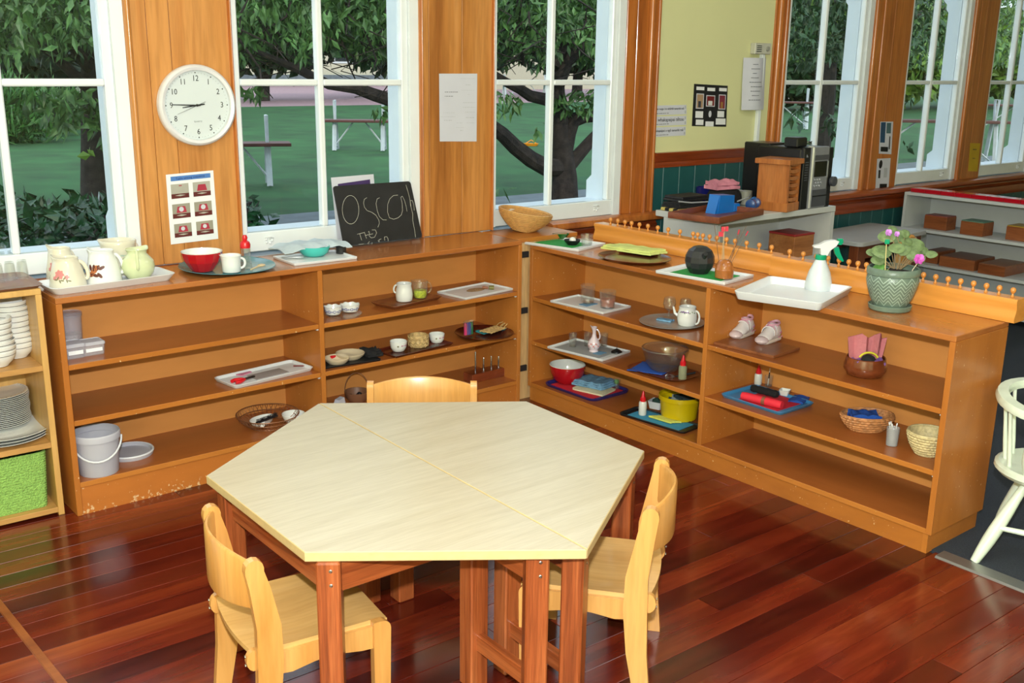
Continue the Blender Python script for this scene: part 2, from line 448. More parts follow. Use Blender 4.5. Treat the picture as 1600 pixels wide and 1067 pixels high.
# sash windows
for wi, (x0, x1) in enumerate(WIN):
    w = sempty('window_%d' % (wi + 1)); w.location = (x0, 0, 0)
    W_ = x1 - x0
    fr = MB()
    fy0, fy1 = -0.006, 0.075
    m = MB().box(0, 0.022, fy0, fy1, WZ0, WZ1).box(W_ - 0.045, W_, fy0, fy1, WZ0, WZ1).box(0.022, W_ - 0.045, fy0, fy1, WZ1 - 0.03, WZ1)
    m.build('frame', M_WHITE, w, smooth=False)
    s0, s1 = 0.022, W_ - 0.045
    sw = s1 - s0
    # sash: bottom rail, stiles, bars
    MB().box(s0, s1, 0.006, 0.045, WZ0, WZ0 + 0.078, 0.003).build('bottom_rail', M_WHITE, w, smooth=False)
    st = 0.034
    for a in (s0, s1 - st):
        ww = 0.012 if a == s0 else st
        MB().box(a, a + ww, 0.008, 0.045, WZ0 + 0.078, WZ1 - 0.03, 0.004).build('stile', M_WHITE, w, smooth=False)
    xm = {0: 0.53, 1: 0.385, 2: 0.37}.get(wi, W_ * 0.45)
    if wi == 0: xms = [0.53]
    MB().box(xm - 0.013, xm + 0.013, 0.004, 0.045, WZ0 + 0.078, WZ1 - 0.03, 0.005).build('mullion', M_WHITE, w, smooth=False)
    zz = [WZ0 + 0.078, 1.462, 2.06, WZ1 - 0.03]
    for z in zz[1:3]:
        for (a, b_) in ((s0 + 0.012, xm - 0.013), (xm + 0.013, s1 - st)):
            MB().box(a, b_, 0.006, 0.043, z - 0.013, z + 0.013, 0.005).build('glazing_bar', M_WHITE, w, smooth=False)
    for i in range(3):
        for (a, b_) in ((s0 + 0.010, xm - 0.010), (xm + 0.010, s1 - st + 0.003)):
            MB().box(a, b_, 0.028, 0.031, zz[i] + (0 if i == 0 else 0.012), zz[i + 1] - 0.012).build('pane', M_PANE, w, smooth=False)
    # outside reveal board on the right with a stepped foot, and brackets at the head
    xj = s1 - st + 0.014
    MB().prism([(0.05, 0.86), (0.185, 0.86), (0.185, 0.955), (0.148, 0.985), (0.148, WZ1), (0.05, WZ1)], xj, xj + 0.06, 'yz').build('outside_board', M_EXTW, w, smooth=False)
    MB().prism([(0.05, 0.86), (0.10, 0.86), (0.10, WZ1), (0.05, WZ1)], xj - 0.008, xj, 'yz').build('outside_bead', M_EXTW, w, smooth=False)
    MB().prism([(0.148, 1.93), (0.165, 1.95), (0.165, 1.985), (0.19, 2.01), (0.19, 2.06), (0.148, 2.06)], xj, xj + 0.05, 'yz').build('outside_bracket', M_EXTW, w, smooth=False)
    MB().box(-0.02, W_ + 0.02, 0.075, 0.20, 0.80, 0.862).build('outside_sill', M_EXTW, w, smooth=False)
    # little cast latch plates on the bottom rail
    for k_ in range(2 if wi in (1, 2) else 1):
        m = MB(); cx_ = (s1 - 0.11) if k_ == 0 else (s0 + 0.10)
        for q in range(5):
            m.sphere((cx_ + 0.014 * math.cos(q * 1.26), 0.006, WZ0 + 0.04 + 0.011 * math.sin(q * 1.26)), 0.0065, 8)
        m.tube([(cx_ - 0.02, 0.004, WZ0 + 0.055), (cx_, -0.006, WZ0 + 0.058), (cx_ + 0.02, 0.004, WZ0 + 0.05)], 0.003, 6)
        m.build('window_catch', M_WHITE, w)

# remaining walls, ceiling, baseboards
for nm, bx_ in (('wall_left', (XL0 - 0.12, XL0, YB0, 0.0)), ('wall_right', (XR0, XR0 + 0.12, YB0, 0.0)), ('wall_front', (XL0 - 0.12, XR0 + 0.12, YB0 - 0.12, YB0))):
    struct(MB().box(bx_[0], bx_[1], bx_[2], bx_[3], -0.15, ZC).build(nm, M_YELLOW, smooth=False))
struct(MB().box(XL0 - 0.12, XR0 + 0.12, YB0 - 0.12, TH, ZC, ZC + 0.1).build('ceiling', M_CEIL, smooth=False))

# ------------------------------------------------------------------ outside
M_GRASS = plain('lawn_grass', (36, 88, 40), 0.95, var=0.22, scale=1.2, bump=0.6, bscale=40)
M_GRASSD = plain('garden_soil_grass', (62, 84, 58), 0.95, var=0.2, scale=2)
M_GRAVEL = plain('pink_grey_gravel', (160, 130, 136), 0.95, var=0.15, scale=8)
M_PATH = plain('grey_path', (112, 122, 128), 0.9, var=0.1, scale=4)
M_HOUSE = plain('cream_weatherboard', (206, 200, 176), 0.7, var=0.03)
M_ROOF = plain('grey_tin_roof', (104, 108, 112), 0.5)
M_BARK = plain('dark_bark', (54, 46, 44), 0.9, var=0.3, scale=14, bump=0.8)
M_LEAFM = plain('mid_green_leaf', (86, 126, 66), 0.45, var=0.4, scale=5)
M_LEAFD = plain('dark_green_leaf', (44, 78, 44), 0.5, var=0.35, scale=1.5)
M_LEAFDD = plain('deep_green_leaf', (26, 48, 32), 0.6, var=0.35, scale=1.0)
M_LEAFB = plain('bright_green_leaf', (104, 140, 46), 0.5, var=0.4, scale=2)
M_LEAFG = plain('glossy_shrub_leaf', (30, 72, 40), 0.25, var=0.35, scale=9)
M_BPLANK = plain('brown_bench_plank', (92, 50, 46), 0.6, var=0.12)
M_WLEG = plain('white_bench_leg', (206, 212, 216), 0.5)

struct(MB().box(-40, 120, TH + 6.9, 38, G - 0.1, G).build('lawn', M_GRASS, smooth=False))
struct(MB().box(-40, 120, 7.2, 8.1, G - 0.05, G + 0.02).build('garden_path', M_PATH, smooth=False))
struct(MB().box(-40, 120, 0.2, 7.0, G - 0.1, G + 0.004).build('garden_bed', M_GRASSD, smooth=False))
struct(MB().box(-40, 120, 38, 110, G - 0.1, G).build('gravel_yard', M_GRAVEL, smooth=False))


def leaves(n, fn, size, mat, name='foliage', parent=None, seed=1, hang=0.5, asp=0.36):
    r = random.Random(seed); V = []; Fc = []
    for i in range(n):
        c = fn(r)
        a = r.uniform(0, 2 * PI); e = -hang * PI / 2 + r.gauss(0, 0.45)
        d = Vector((math.cos(a) * math.cos(e), math.sin(a) * math.cos(e), math.sin(e)))
        s = d.cross(Vector((r.gauss(0, 1), r.gauss(0, 1), r.gauss(0, 1)))).normalized()
        nn = d.cross(s)
        L = size * r.uniform(0.6, 1.3); w_ = L * asp
        b = len(V); c = Vector(c)
        m1 = c + d * L * 0.45
        V += [c, m1 + s * w_ * 0.5 - nn * w_ * 0.12, c + d * L - nn * L * 0.12, m1 - s * w_ * 0.5 - nn * w_ * 0.12, m1]
        Fc += [(b, b + 1, b + 4), (b + 1, b + 2, b + 4), (b + 2, b + 3, b + 4), (b + 3, b, b + 4)]
    m = MB(); m.v = [tuple(v) for v in V]; m.f = Fc
    o = m.build(name, mat, parent, smooth=False, recalc=False); o['kind'] = 'stuff'
    return o


def blob(cs):                              # sample inside a list of ellipsoids, denser at their shells
    w_ = [c[1][0] * c[1][1] * c[1][2] for c in cs]
    def f(r):
        c, R = r.choices(cs, w_)[0][:2]
        while True:
            p = Vector((r.gauss(0, 1), r.gauss(0, 1), r.gauss(0, 1)))
            if p.length > 0.01: break
        p = p.normalized() * (r.uniform(0.35, 1.0) ** 0.5)
        return (c[0] + p.x * R[0], c[1] + p.y * R[1], c[2] + p.z * R[2])
    return f


# tree in front of the third window; its branches reach over the second
def cp(cx_, cy_, Y): return tuple(aty(760 + cx_ / 3.68, 60 + cy_ / 3.68, Y))


t = thing('cherry_tree', 'dark forked tree with long drooping leaves outside the third window', 'tree', (0, 0, 0))
TY = 5.0
b0 = Vector(cp(452, 960, TY)); b0.z = G - 0.05
m = MB().tube([b0, cp(451, 900, TY), cp(450, 800, TY), cp(442, 690, TY), cp(425, 560, TY), cp(425, 450, TY), cp(410, 330, TY + .1), cp(398, 200, TY + .1), cp(380, 60, TY + .2), cp(350, -120, TY + .3)], [0.19, 0.155, 0.145, 0.125, 0.10, 0.09, 0.085, 0.09, 0.07, 0.05], 12)
m.build('trunk', M_BARK, t)
for pts, r0, r1 in (([(430, 740), (340, 740), (250, 690), (160, 620), (90, 550), (30, 505), (-60, 440), (-200, 380)], 0.105, 0.06),
                    ([(450, 640), (470, 540), (500, 470), (560, 445), (640, 440), (760, 400)], 0.10, 0.07),
                    ([(505, 470), (460, 425), (420, 380), (395, 340)], 0.06, 0.05),
                    ([(470, 740), (530, 670), (600, 590), (640, 545), (740, 470)], 0.085, 0.05),
                    ([(410, 260), (470, 110), (540, 60), (640, -20), (760, -90)], 0.085, 0.05),
                    ([(400, 370), (340, 350), (250, 330), (190, 290), (110, 250), (30, 200), (-80, 150)], 0.075, 0.035),
                    ([(390, 160), (440, 60), (470, -20)], 0.06, 0.04),
                    ([(210, 150), (205, 60), (200, -60)], 0.022, 0.02)):
    P_ = [cp(a, b_, TY - 0.02 * i) for i, (a, b_) in enumerate(pts)]
    MB().tube(P_, [r0 + (r1 - r0) * i / (len(P_) - 1) for i in range(len(P_))], 9).build('branch', M_BARK, t)
for (a, b_) in (((619, 160), (514, 132)), ((514, 132), (470, 118))):
    pass
P_ = [tuple(aty(x_, y_, 4.6)) for x_, y_ in ((700, 190), (640, 166), (619, 159), (585, 148), (555, 137), (514, 132), (470, 110), (400, 80))]
MB().tube(P_, [0.075, 0.07, 0.065, 0.06, 0.055, 0.045, 0.04, 0.02], 9).build('branch', M_BARK, t)
rt = random.Random(5)
m = MB()
for i in range(70):                       # thin twigs hanging down
    p = aty(rt.uniform(370, 930), rt.uniform(-20, 70), rt.uniform(3.8, 5.6))
    q = [p + Vector((0.1 * rt.uniform(-1, 1) * k, 0.1 * rt.uniform(-1, 1) * k, -0.12 * k)) for k in range(5)]
    m.tube(q, [0.012, 0.01, 0.008, 0.006, 0.004], 4)
stuff(m.build('twigs', M_BARK, t))


def canopy(x0, x1, y0, y1, zlo, zhi, tw=0.25):
    def f(r):
        while True:
            y_ = r.uniform(y0, y1); X = r.uniform(x0, x1)
            cl = math.sin(X * 4.1 + y_ * 2.3) * 0.5 + math.sin(X * 9.7 - y_ * 5.1) * 0.35
            lo = zlo + tw * cl
            z = lo + (zhi - lo) * r.random() ** 1.3
            g = math.sin(X * 7.3 + 3 * z) + math.sin(y_ * 6.1 + z * 5) + math.sin(X * 3.1 - z * 7.7)
            if g > -1.1 or r.random() < 0.25: return (X, y_, z)
    return f


leaves(20000, canopy(1.2, 7.4, 3.9, 6.4, 1.76, 3.2), 0.12, M_LEAFM, parent=t, seed=2, hang=0.55)
leaves(9000, canopy(1.0, 8.2, 6.0, 7.8, 1.75, 3.8), 0.17, M_LEAFD, parent=t, seed=12, hang=0.55)
# a few drooping sprays lower down
leaves(260, blob([(aty(610, 172, 4.4), (0.28, 0.2, 0.05)), (aty(785, 160, 4.4), (0.25, 0.2, 0.14)), (aty(842, 190, 4.6), (0.06, 0.06, 0.12)), (aty(905, 158, 4.8), (0.35, 0.2, 0.14)), (aty(640, 290, 3.0), (0.12, 0.1, 0.06)), (aty(775, 300, 3.0), (0.1, 0.1, 0.06)), (aty(380, 140, 5), (0.3, 0.2, 0.06))]), 0.13, M_LEAFM, parent=t, seed=4)

# tree by the first window
t = thing('garden_tree', 'thick grey trunked tree with drooping leaves outside the leftmost window', 'tree', (0, 0, 0))
TY = 8.0
b0 = aty(152, 300, TY); b0.z = G - 0.05
MB().tube([b0 + Vector((0, 0, -0.0)), aty(151, 290, TY), aty(150, 220, TY), aty(149, 140, TY), aty(148, 60, TY), aty(140, -60, TY)], [0.22, 0.175, 0.16, 0.155, 0.14, 0.12], 12).build('trunk', M_BARK, t)
for a, b_ in (((150, 120), (60, 20)), ((150, 90), (200, -10)), ((150, 150), (20, 40))):
    MB().tube([aty(a[0], a[1], TY), aty((a[0] + b_[0]) / 2, (a[1] + b_[1]) / 2 - 8, TY - .3), aty(b_[0], b_[1], TY - .6)], [0.07, 0.05, 0.03], 8).build('branch', M_BARK, t)


def ptcan(px0, px1, py0, py1, y0, y1):     # leaves through a slab of air seen through one window
    c0, c1, c2, c3 = aty(px0, py0, y0), aty(px1, py1, y0), aty(px0, py0, y1), aty(px1, py1, y1)
    return canopy(min(c0.x, c2.x), max(c1.x, c3.x), y0, y1, min(c1.z, c3.z), max(c0.z, c2.z) + 0.6)


leaves(12000, canopy(-2.2, 0.95, 4.5, 8.4, 1.72, 3.3), 0.12, M_LEAFM, parent=t, seed=6, hang=0.5)
leaves(5000, canopy(-1.0, 3.6, 8.4, 10.5, 1.7, 3.8), 0.2, M_LEAFD, parent=t, seed=16, hang=0.5)
leaves(240, blob([(aty(120, 170, 6.0), (0.3, 0.3, 0.2)), (aty(170, 185, 6), (0.2, 0.2, 0.25)), (aty(90, 150, 6), (0.3, 0.3, 0.1))]), 0.15, M_LEAFM, parent=t, seed=8)
leaves(3, blob([(aty(140, 235, 3.0), (0.02, 0.02, 0.05))]), 0.075, M_LEAFB, parent=t, seed=9, asp=0.7)


def shrub(name, label, cs, n, size, mat, cat='shrub', seed=1, hang=-0.2, group=None, stems=True, asp=0.45):
    b = cs[0][0]
    t = thing(name, label, cat, (0, 0, 0), 0, group)
    leaves(n, blob(cs), size, mat, parent=t, seed=seed, hang=hang, asp=asp)
    if stems:
        m = MB(); r = random.Random(seed)
        for k in range(7):
            c, R = cs[r.randrange(len(cs))][:2]
            m.tube([(c[0] + R[0] * 0.15 * r.uniform(-1, 1), c[1], G), (c[0] + R[0] * .3 * r.uniform(-1, 1), c[1] + .1 * r.uniform(-1, 1), c[2]), (c[0] + R[0] * .7 * r.uniform(-1, 1), c[1], c[2] + R[2] * .7)], [0.02, 0.014, 0.005], 5)
        m.build('stems', M_BARK, t)
    return t


def E(px, py, Y, rx, ry, rz): p = aty(px, py, Y); return ((p.x, p.y, p.z), (rx, ry, rz))


shrub('glossy_shrub', 'glossy dark green shrub close outside the leftmost window', [E(110, 375, 1.6, 0.55, 0.35, 0.2), E(60, 385, 1.7, 0.4, 0.35, 0.22), E(170, 370, 1.8, 0.35, 0.35, 0.24), E(160, 395, 1.5, 0.5, 0.3, 0.2), E(20, 360, 1.8, .3, .3, .2)], 1500, 0.095, M_LEAFG, seed=21)
shrub('glossy_shrub', 'small glossy shrub at the lower left of the second window', [E(378, 345, 1.3, 0.16, 0.15, 0.14), E(400, 352, 1.4, 0.1, 0.1, 0.06)], 90, 0.085, M_LEAFG, seed=22)
shrub('strappy_shrub', 'light green strappy shrub beyond the lawn outside the leftmost window', [E(40, 188, 22, 1.1, 0.8, 0.7), E(95, 178, 24, 1.0, 0.6, 0.55), E(5, 180, 22, 0.9, 0.8, 0.8)], 1700, 0.45, plain('strappy_leaf', (66, 116, 52), .5, var=.3), seed=23, hang=-0.5, asp=0.14)

# hedges and trees far behind the lawn
hg = random.Random(30)
far = [('dark conifer behind the lawn at the far left', 4.0, 30.0, 4.5, 3.0, 7.0, M_LEAFDD), ('dark bushy tree left of the cream building', 10.0, 37.0, 3.5, 3.0, 6.5, M_LEAFDD),
       ('broad tree standing over the cream building end', 20.0, 44.0, 5.5, 3.5, 5.5, M_LEAFD), ('broad tree behind the two picnic benches', 31.0, 47.0, 6.5, 3.5, 5.8, M_LEAFD),
       ('tall tree behind the forked cherry tree', 42.0, 46.0, 6.5, 4.0, 6.5, M_LEAFD), ('tall dark tree right of the forked cherry tree', 53.0, 44.0, 6.5, 4.0, 7.0, M_LEAFDD),
       ('far tree seen through the left half of the window behind the stereo', 38.5, 26.0, 4.2, 3.0, 4.4, M_LEAFD), ('bright tree seen through the right half of the window behind the stereo', 44.5, 25.5, 4.0, 3.0, 4.6, M_LEAFB),
       ('sunlit tree seen through the second window from the right', 50.5, 25.0, 4.0, 3.0, 4.4, M_LEAFB), ('sunlit tree seen through the rightmost window', 57.0, 24.5, 4.2, 3.0, 4.8, M_LEAFB)]
for i, (lb, fx, fy, rx, ry, hz_, mt_) in enumerate(far):
    t = thing('background_tree', lb, 'tree', (0, 0, 0), 0, 'trees behind the lawn')
    zc = {0: 2.9, 1: 3.0}.get(i, hz_ * 0.5 + (1.2 if i < 6 else 0.3))
    cs = [((fx, fy, zc), (rx, ry, hz_ * 0.55))]
    for k in range(5): cs.append(((fx + rx * hg.uniform(-.7, .7), fy + hg.uniform(-1, 1), zc + hz_ * hg.uniform(-.25, .3)), (rx * .5, ry * .6, hz_ * .3)))
    leaves(5200, blob(cs), 0.62, mt_, parent=t, seed=40 + i, hang=0.3, asp=0.6)
    MB().tube([(fx, fy, G - .1), (fx + .1, fy, 1.5), (fx, fy, zc + 1)], [0.35, 0.28, 0.15], 8).build('trunk', M_BARK, t)
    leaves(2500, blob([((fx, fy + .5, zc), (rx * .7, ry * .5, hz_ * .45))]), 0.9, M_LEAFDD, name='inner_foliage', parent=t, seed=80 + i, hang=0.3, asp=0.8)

# nearer leafy tree that fills the right-hand windows
t = thing('leafy_tree', 'sunlit yellow green leafy tree close outside the right hand windows', 'tree', (0, 0, 0))
MB().tube([(15.2, 8.5, G - .05), (15.3, 8.5, 1.0), (15.1, 8.4, 2.2), (15.4, 8.2, 3.5)], [0.22, 0.17, 0.15, 0.1], 10).build('trunk', M_BARK, t)
for q in (((15.2, 8.4, 1.9), (13.5, 7.8, 2.6), (11.0, 7.0, 3.0)), ((15.2, 8.4, 2.1), (17.5, 7.6, 2.7), (20, 7, 3.1))):
    MB().tube(q, [0.09, 0.06, 0.03], 8).build('branch', M_BARK, t)
leaves(9000, canopy(8.7, 13.4, 4.8, 7.6, 1.74, 3.6), 0.15, M_LEAFD, parent=t, seed=51)
leaves(7000, canopy(13.4, 24.0, 6.5, 9.6, 1.78, 3.8), 0.17, M_LEAFM, parent=t, seed=52)
leaves(3600, canopy(8.7, 24.0, 5.4, 10.0, 1.8, 3.8), 0.15, M_LEAFB, parent=t, seed=53)
leaves(60, blob([(aty(1250, 180, 3.5), (.12, .1, .12)), (aty(1300, 190, 3.5), (.12, .1, .14)), (aty(1420, 220, 2.6), (.12, .08, .08)), (aty(1265, 170, 3.5), (.3, .1, .05))]), 0.13, M_LEAFD, parent=t, seed=54)

# cream building across the gravel
h = thing('school_building', 'long cream weatherboard building across the gravel yard', 'building', (0, 0, 0))
MB().box(16, 50, 72, 76, G, 4.2).build('wall', M_HOUSE, h, smooth=False)
MB().prism([(71.2, 4.2), (74, 6.2), (76.8, 4.2)], 15.5, 50.5, 'yz').build('roof', M_ROOF, h, smooth=False)
MB().box(16, 50, 71.7, 72, G, 0.5).build('concrete_footing', M_PATH, h, smooth=False)
for k in range(6):
    f_ = MB().box(19 + k * 5, 21.4 + k * 5, 71.93, 72.02, 1.4, 3.2).build('window', M_WHITE, h, smooth=False)
    MB().box(19.2 + k * 5, 21.2 + k * 5, 71.9, 71.95, 1.55, 3.05).build('pane', plain('dark_glass', (40, 48, 54), 0.1), f_, smooth=False)
h = thing('garden_shed', 'low pale shed between the bushes left of the thick trunk', 'building', (0, 0, 0))
p = aty(66, 190, 34)
MB().box(p.x, p.x + 2.9, 34, 37, G, 1.2).build('wall', M_HOUSE, h, smooth=False)
MB().box(p.x - .2, p.x + 3.1, 33.8, 37.2, 1.2, 1.32).build('roof', M_ROOF, h, smooth=False)
h = thing('boundary_wall', 'long cream garden wall behind the white legged bench', 'wall', (0, 0, 0))
MB().box(38, 80, 60, 60.3, G, 2.4).build('wall', M_HOUSE, h, smooth=False)
MB().box(38, 80, 59.9, 60.4, 2.4, 2.55).build('capping', M_ROOF, h, smooth=False)


def bench(label, p, ang, L=2.2, S=1.0):
    t = thing('picnic_bench', label, 'bench', (p[0], p[1], G), ang, 'picnic benches on the lawn')
    H_ = 0.62 * S
    for k in range(3):
        MB().box(-L / 2, L / 2, -0.24 + k * 0.17, -0.09 + k * 0.17, H_, H_ + 0.05, 0.006).build('plank', M_BPLANK, t, smooth=False)
    for sx in (-1, 1):
        X = sx * (L / 2 - 0.35)
        for a in (-1, 1):
            MB().tube([(X, a * 0.26, 0.02), (X, a * 0.10, H_)], 0.045, 4).build('leg', M_WLEG, t)
        MB().tube([(X, -0.25, 0.1), (X, 0.25, 0.1)], 0.025, 4).build('cross_bar', M_WLEG, t)
        MB().tube([(X, -0.03, H_ + .04), (X, -0.1, H_ + 0.46), (X, 0.1, H_ + 0.46), (X, 0.03, H_ + .04)], 0.026, 4).build('upright_bracket', M_WLEG, t)
        MB().tube([(X, 0, 0.12), (X * 0.25, 0, H_)], 0.018, 4).build('brace', M_WLEG, t)
    return t


bench('brown planked bench with white legs nearest the second window, cut by the clock pillar', (4.43, 11.44), math.radians(-22), 1.75)
bench('brown planked bench with white legs on the right side of the second window', (9.46, 16.33), math.radians(-36), 1.75)
bench('far bench with white legs below the bough at the left of the third window', (30.0, 36.2), math.radians(-18), 2.8, 1.5)
bench('far bench seen through the window behind the stereo', (25.0, 17.5), math.radians(-42), 3.0, 1.3)
bench('bench near the second window from the right', (17.6, 7.6), math.radians(-40), 3.2, 1.4)
bench('bench seen through the rightmost window', (27.5, 10.5), math.radians(-50), 3.6, 1.5)
t = thing('toy_boat', 'small orange toy lying on the lawn between the mullion and the cherry trunk', 'toy', (13.73, 15.6, G), -0.6)
MB().loft([rr(0.3, 0.12, 0.06, 0.0), rr(0.36, 0.17, 0.08, 0.06)], True, False).loft([rr(0.34, 0.15, 0.07, 0.03)], True, False).build('hull', plain('orange_plastic', (232, 150, 30), 0.4), t)
MB().tube([(-0.14, 0, 0.05), (0, 0, 0.14), (0.14, 0, 0.05)], 0.012, 6).build('handle', plain('orange_plastic', (232, 150, 30), 0.4), t)
# ------------------------------------------------------------------ long orange shelf units
HA, ZA = 0.7788, (0.5454, 0.346, 0.1215)
HB, ZB = 0.7459, (0.5029, 0.2921, 0.088)


def shelf_unit(label, org, ang, L, D, H, zs, xd, t=0.02, over=0.0, pm=None, raised=False):
    u = thing('shelf_unit', label, 'shelf unit', (org[0], org[1], 0), ang)
    MB().box(-over, L + over, -over, D, H - t, H, 0.0025).build('top_board', M_STOP, u, smooth=False)
    for x_ in (0, L - t):
        MB().box(x_, x_ + t, 0, D, (zs[2] - 0.019 if raised else 0.0), H - t, 0.0015).build('side_panel', M_SHELFV, u, smooth=False)
    MB().box(xd - t / 2, xd + t / 2, 0.001, D - 0.006, zs[2], H - t, 0.001).build('divider', M_SHELFV, u, smooth=False)
    MB().box(t, L - t, D - 0.008, D - 0.001, 0.02, H - t).build('back_panel', M_BACK, u, smooth=False)
    for z in zs[:2]:
        for a, b_ in ((t, xd - t / 2), (xd + t / 2, L - t)):
            o = MB().box(a + 0.001, b_ - 0.001, 0.003, D - 0.008, z - 0.019, z, 0.0015).build('shelf', M_SHELFTOP, u, smooth=False)
            o.data.materials.append(M_SHELF)
            for p in o.data.polygons:
                if p.normal.y < -0.7: p.material_index = 1
    o = MB().box(t, L - t, 0.001, D - 0.008, zs[2] - 0.019, zs[2], 0.001).build('bottom_board', M_SHELFTOP, u, smooth=False)
    o.data.materials.append(M_SHELF)
    for p in o.data.polygons:
        if p.normal.y < -0.7: p.material_index = 1
    MB().box(t if not raised else 0.0302, L - t if not raised else L - 0.0302, 0.006, 0.024, 0, zs[2] - 0.019).build('plinth', pm or M_PLINTH, u, smooth=False)
    if raised:
        for x_ in (0.012, L - 0.030): MB().box(x_, x_ + 0.018, 0.006, D - 0.012, 0, zs[2] - 0.0195).build('plinth_end', M_SHELF, u, smooth=False)
    # shelf pins and pin holes on the uprights
    for z in zs[:2]:
        for X in (xd - t / 2 - 0.004, L - t - 0.004):
            MB().box(X - 0.004, X + 0.004, 0.012, 0.020, z - 0.026, z - 0.0195).build('shelf_pin', M_WHITE, u, smooth=False)
    return u


angA = math.atan2(0.0295, 1.0)
UA = shelf_unit('long orange shelf unit with two bays along the window wall', (-1.2563, -0.3909), angA, 2.017, 0.325, HA, ZA, 0.986)
angB = math.atan2(-1.0, 0.0215)
UB = shelf_unit('long orange shelf unit standing out from the corner into the room', (0.8433, -0.2831), angB, 2.057, 0.344, HB, ZB, 1.061, pm=M_SHELF, raised=True)
# worn step plinth return at the end of the second unit is part of its side: add a thin recessed toe
cc = thing('corner_cabinet', 'narrow corner cabinet between the two long shelf units, wicker basket on top', 'cabinet', (0.772, -0.272, 0))
MB().box(0, 0.372, 0, 0.262, 0.756, 0.776, 0.002).build('top_board', M_SHELF, cc, smooth=False)
MB().box(0.0, 0.37, 0.006, 0.024, 0.0, 0.756).build('front_board', M_GAPWOOD, cc, smooth=False)
MB().box(0.35, 0.37, 0.024, 0.262, 0.0, 0.756).build('side_panel', M_SHELFV, cc, smooth=False)
MB().box(0.0, 0.02, 0.024, 0.262, 0.0, 0.756).build('side_panel', M_SHELFV, cc, smooth=False)
for z in (0.70, 0.435, 0.155):
    MB().box(0.01, 0.072, -0.004, 0.006, z - 0.014, z + 0.014, 0.001).build('bracket', M_DMETAL, cc, smooth=False)

# peg rails along the back edge of the second unit


def peg_rail(label, ya, yb, pegs):
    t = thing('peg_rail', label, 'peg rail', (1.205, ya, HB + 0.001), angB, 'peg rails on the back edge of the shelf unit')
    L = ya - yb
    pr = [(-0.022, 0.0), (-0.024, 0.016), (-0.018, 0.03), (-0.014, 0.045), (-0.018, 0.060), (-0.020, 0.072), (-0.016, 0.078), (0.042, 0.078), (0.046, 0.07), (0.046, 0.0)]
    MB().prism(pr, 0, L, 'yz').build('board', M_PLANK, t, angle=50)
    for p in pegs:
        w_ = atx(p[0], p[1], 1.215)
        x_ = ya - w_.y
        if not (0.01 < x_ < L - 0.008): continue
        MB().lathe([(0.0055, 0), (0.0065, 0.003), (0.004, 0.007), (0.0035, 0.012), (0.0065, 0.015), (0.0092, 0.020), (0.0095, 0.024), (0.008, 0.029), (0.004, 0.0325), (0.0001, 0.033)], 12, c=(x_, 0.012, 0.078)).build('peg', M_PEG, t)
    return t


p1_ = [(953, 350), (964, 352), (975, 354), (985, 357), (997, 359), (1010, 361), (1025, 364), (1041, 366), (1059, 369), (1079, 375), (1086, 376), (1094, 378), (1104, 381), (1115, 383), (1130, 387), (1143, 390), (1161, 390), (1180, 397), (1199, 401)]
p2_ = [(1232, 407), (1253, 411), (1273, 415), (1291, 417), (1308, 420), (1323, 423), (1337, 426), (1350, 428), (1370, 433), (1393, 437), (1412, 440), (1438, 442), (1457, 445), (1476, 450), (1495, 455), (1515, 458), (1535, 461), (1555, 465), (1576, 470)]
yS = atx(1207, 402, 1.2).y
peg_rail('honey wooden peg rail nearer the windows, on the back edge of the shelf unit', -0.34, yS + 0.001, p1_)
peg_rail('honey wooden peg rail nearer the white chair, on the back edge of the shelf unit', yS - 0.001, -2.36, p2_)

# pale shelf unit at the far left
LX, LR, LF = -2.15, -1.285, -0.34
lu = thing('crockery_shelf', 'pale wooden shelf unit holding bowls, plates and a green basket', 'shelf unit', (LR, LF, 0))
MB().box(LX - LR, 0, 0, 0.29, 0.788, 0.808, 0.002).build('top_board', M_PALEWOOD, lu, smooth=False)
for a in (-0.02, LX - LR):
    MB().box(a, a + 0.02, 0, 0.29, 0, 0.788, 0.001).build('side_panel', M_PALEWOOD, lu, smooth=False)
for z, nm in ((0.545, 'shelf'), (0.27, 'shelf'), (0.03, 'bottom_board')):
    MB().box(LX - LR + 0.02, -0.02, 0.002, 0.28, z - 0.019, z, 0.001).build(nm, wood('pale_shelf_board', [(176, 128, 70), (196, 148, 84), (208, 160, 96)], 'x', 2.5, 6, 0.4) if 'pale_shelf_board' not in MATS else MATS['pale_shelf_board'], lu, smooth=False)
MB().box(LX - LR + 0.02, -0.02, 0.276, 0.284, 0.0, 0.788).build('back_panel', M_PALEWOOD, lu, smooth=False)

# ------------------------------------------------------------------ hexagon of two half tables
TZ = 0.498
TT = 0.024


def half_table(label, s, rows):
    """s=-1: the half to the left of the seam; rows: plan corners from far seam end"""
    c = Vector((-0.6765 + s * 0.002, -1.74, 0))
    t = thing('half_table', label, 'table', c, 0, 'two trapezoid tables pushed together')
    poly = [(p[0] - c.x, p[1] - c.y) for p in rows]
    def off(k):
        cx_ = sum(p[0] for p in poly) / 4; cy_ = sum(p[1] for p in poly) / 4
        return [(p[0] + (cx_ - p[0]) * k, p[1] + (cy_ - p[1]) * k) for p in poly]
    top = MB().loft([[(x_, y_, TZ - TT) for x_, y_ in off(0.004)], [(x_, y_, TZ - TT + 0.002) for x_, y_ in poly], [(x_, y_, TZ - 0.002) for x_, y_ in poly], [(x_, y_, TZ) for x_, y_ in off(0.005)]]).build('tabletop', M_LAME, t, smooth=False)
    top.data.materials.append(M_LAM)
    for p in top.data.polygons:
        if abs(p.normal.z) > 0.9: p.material_index = 1
    return t, c


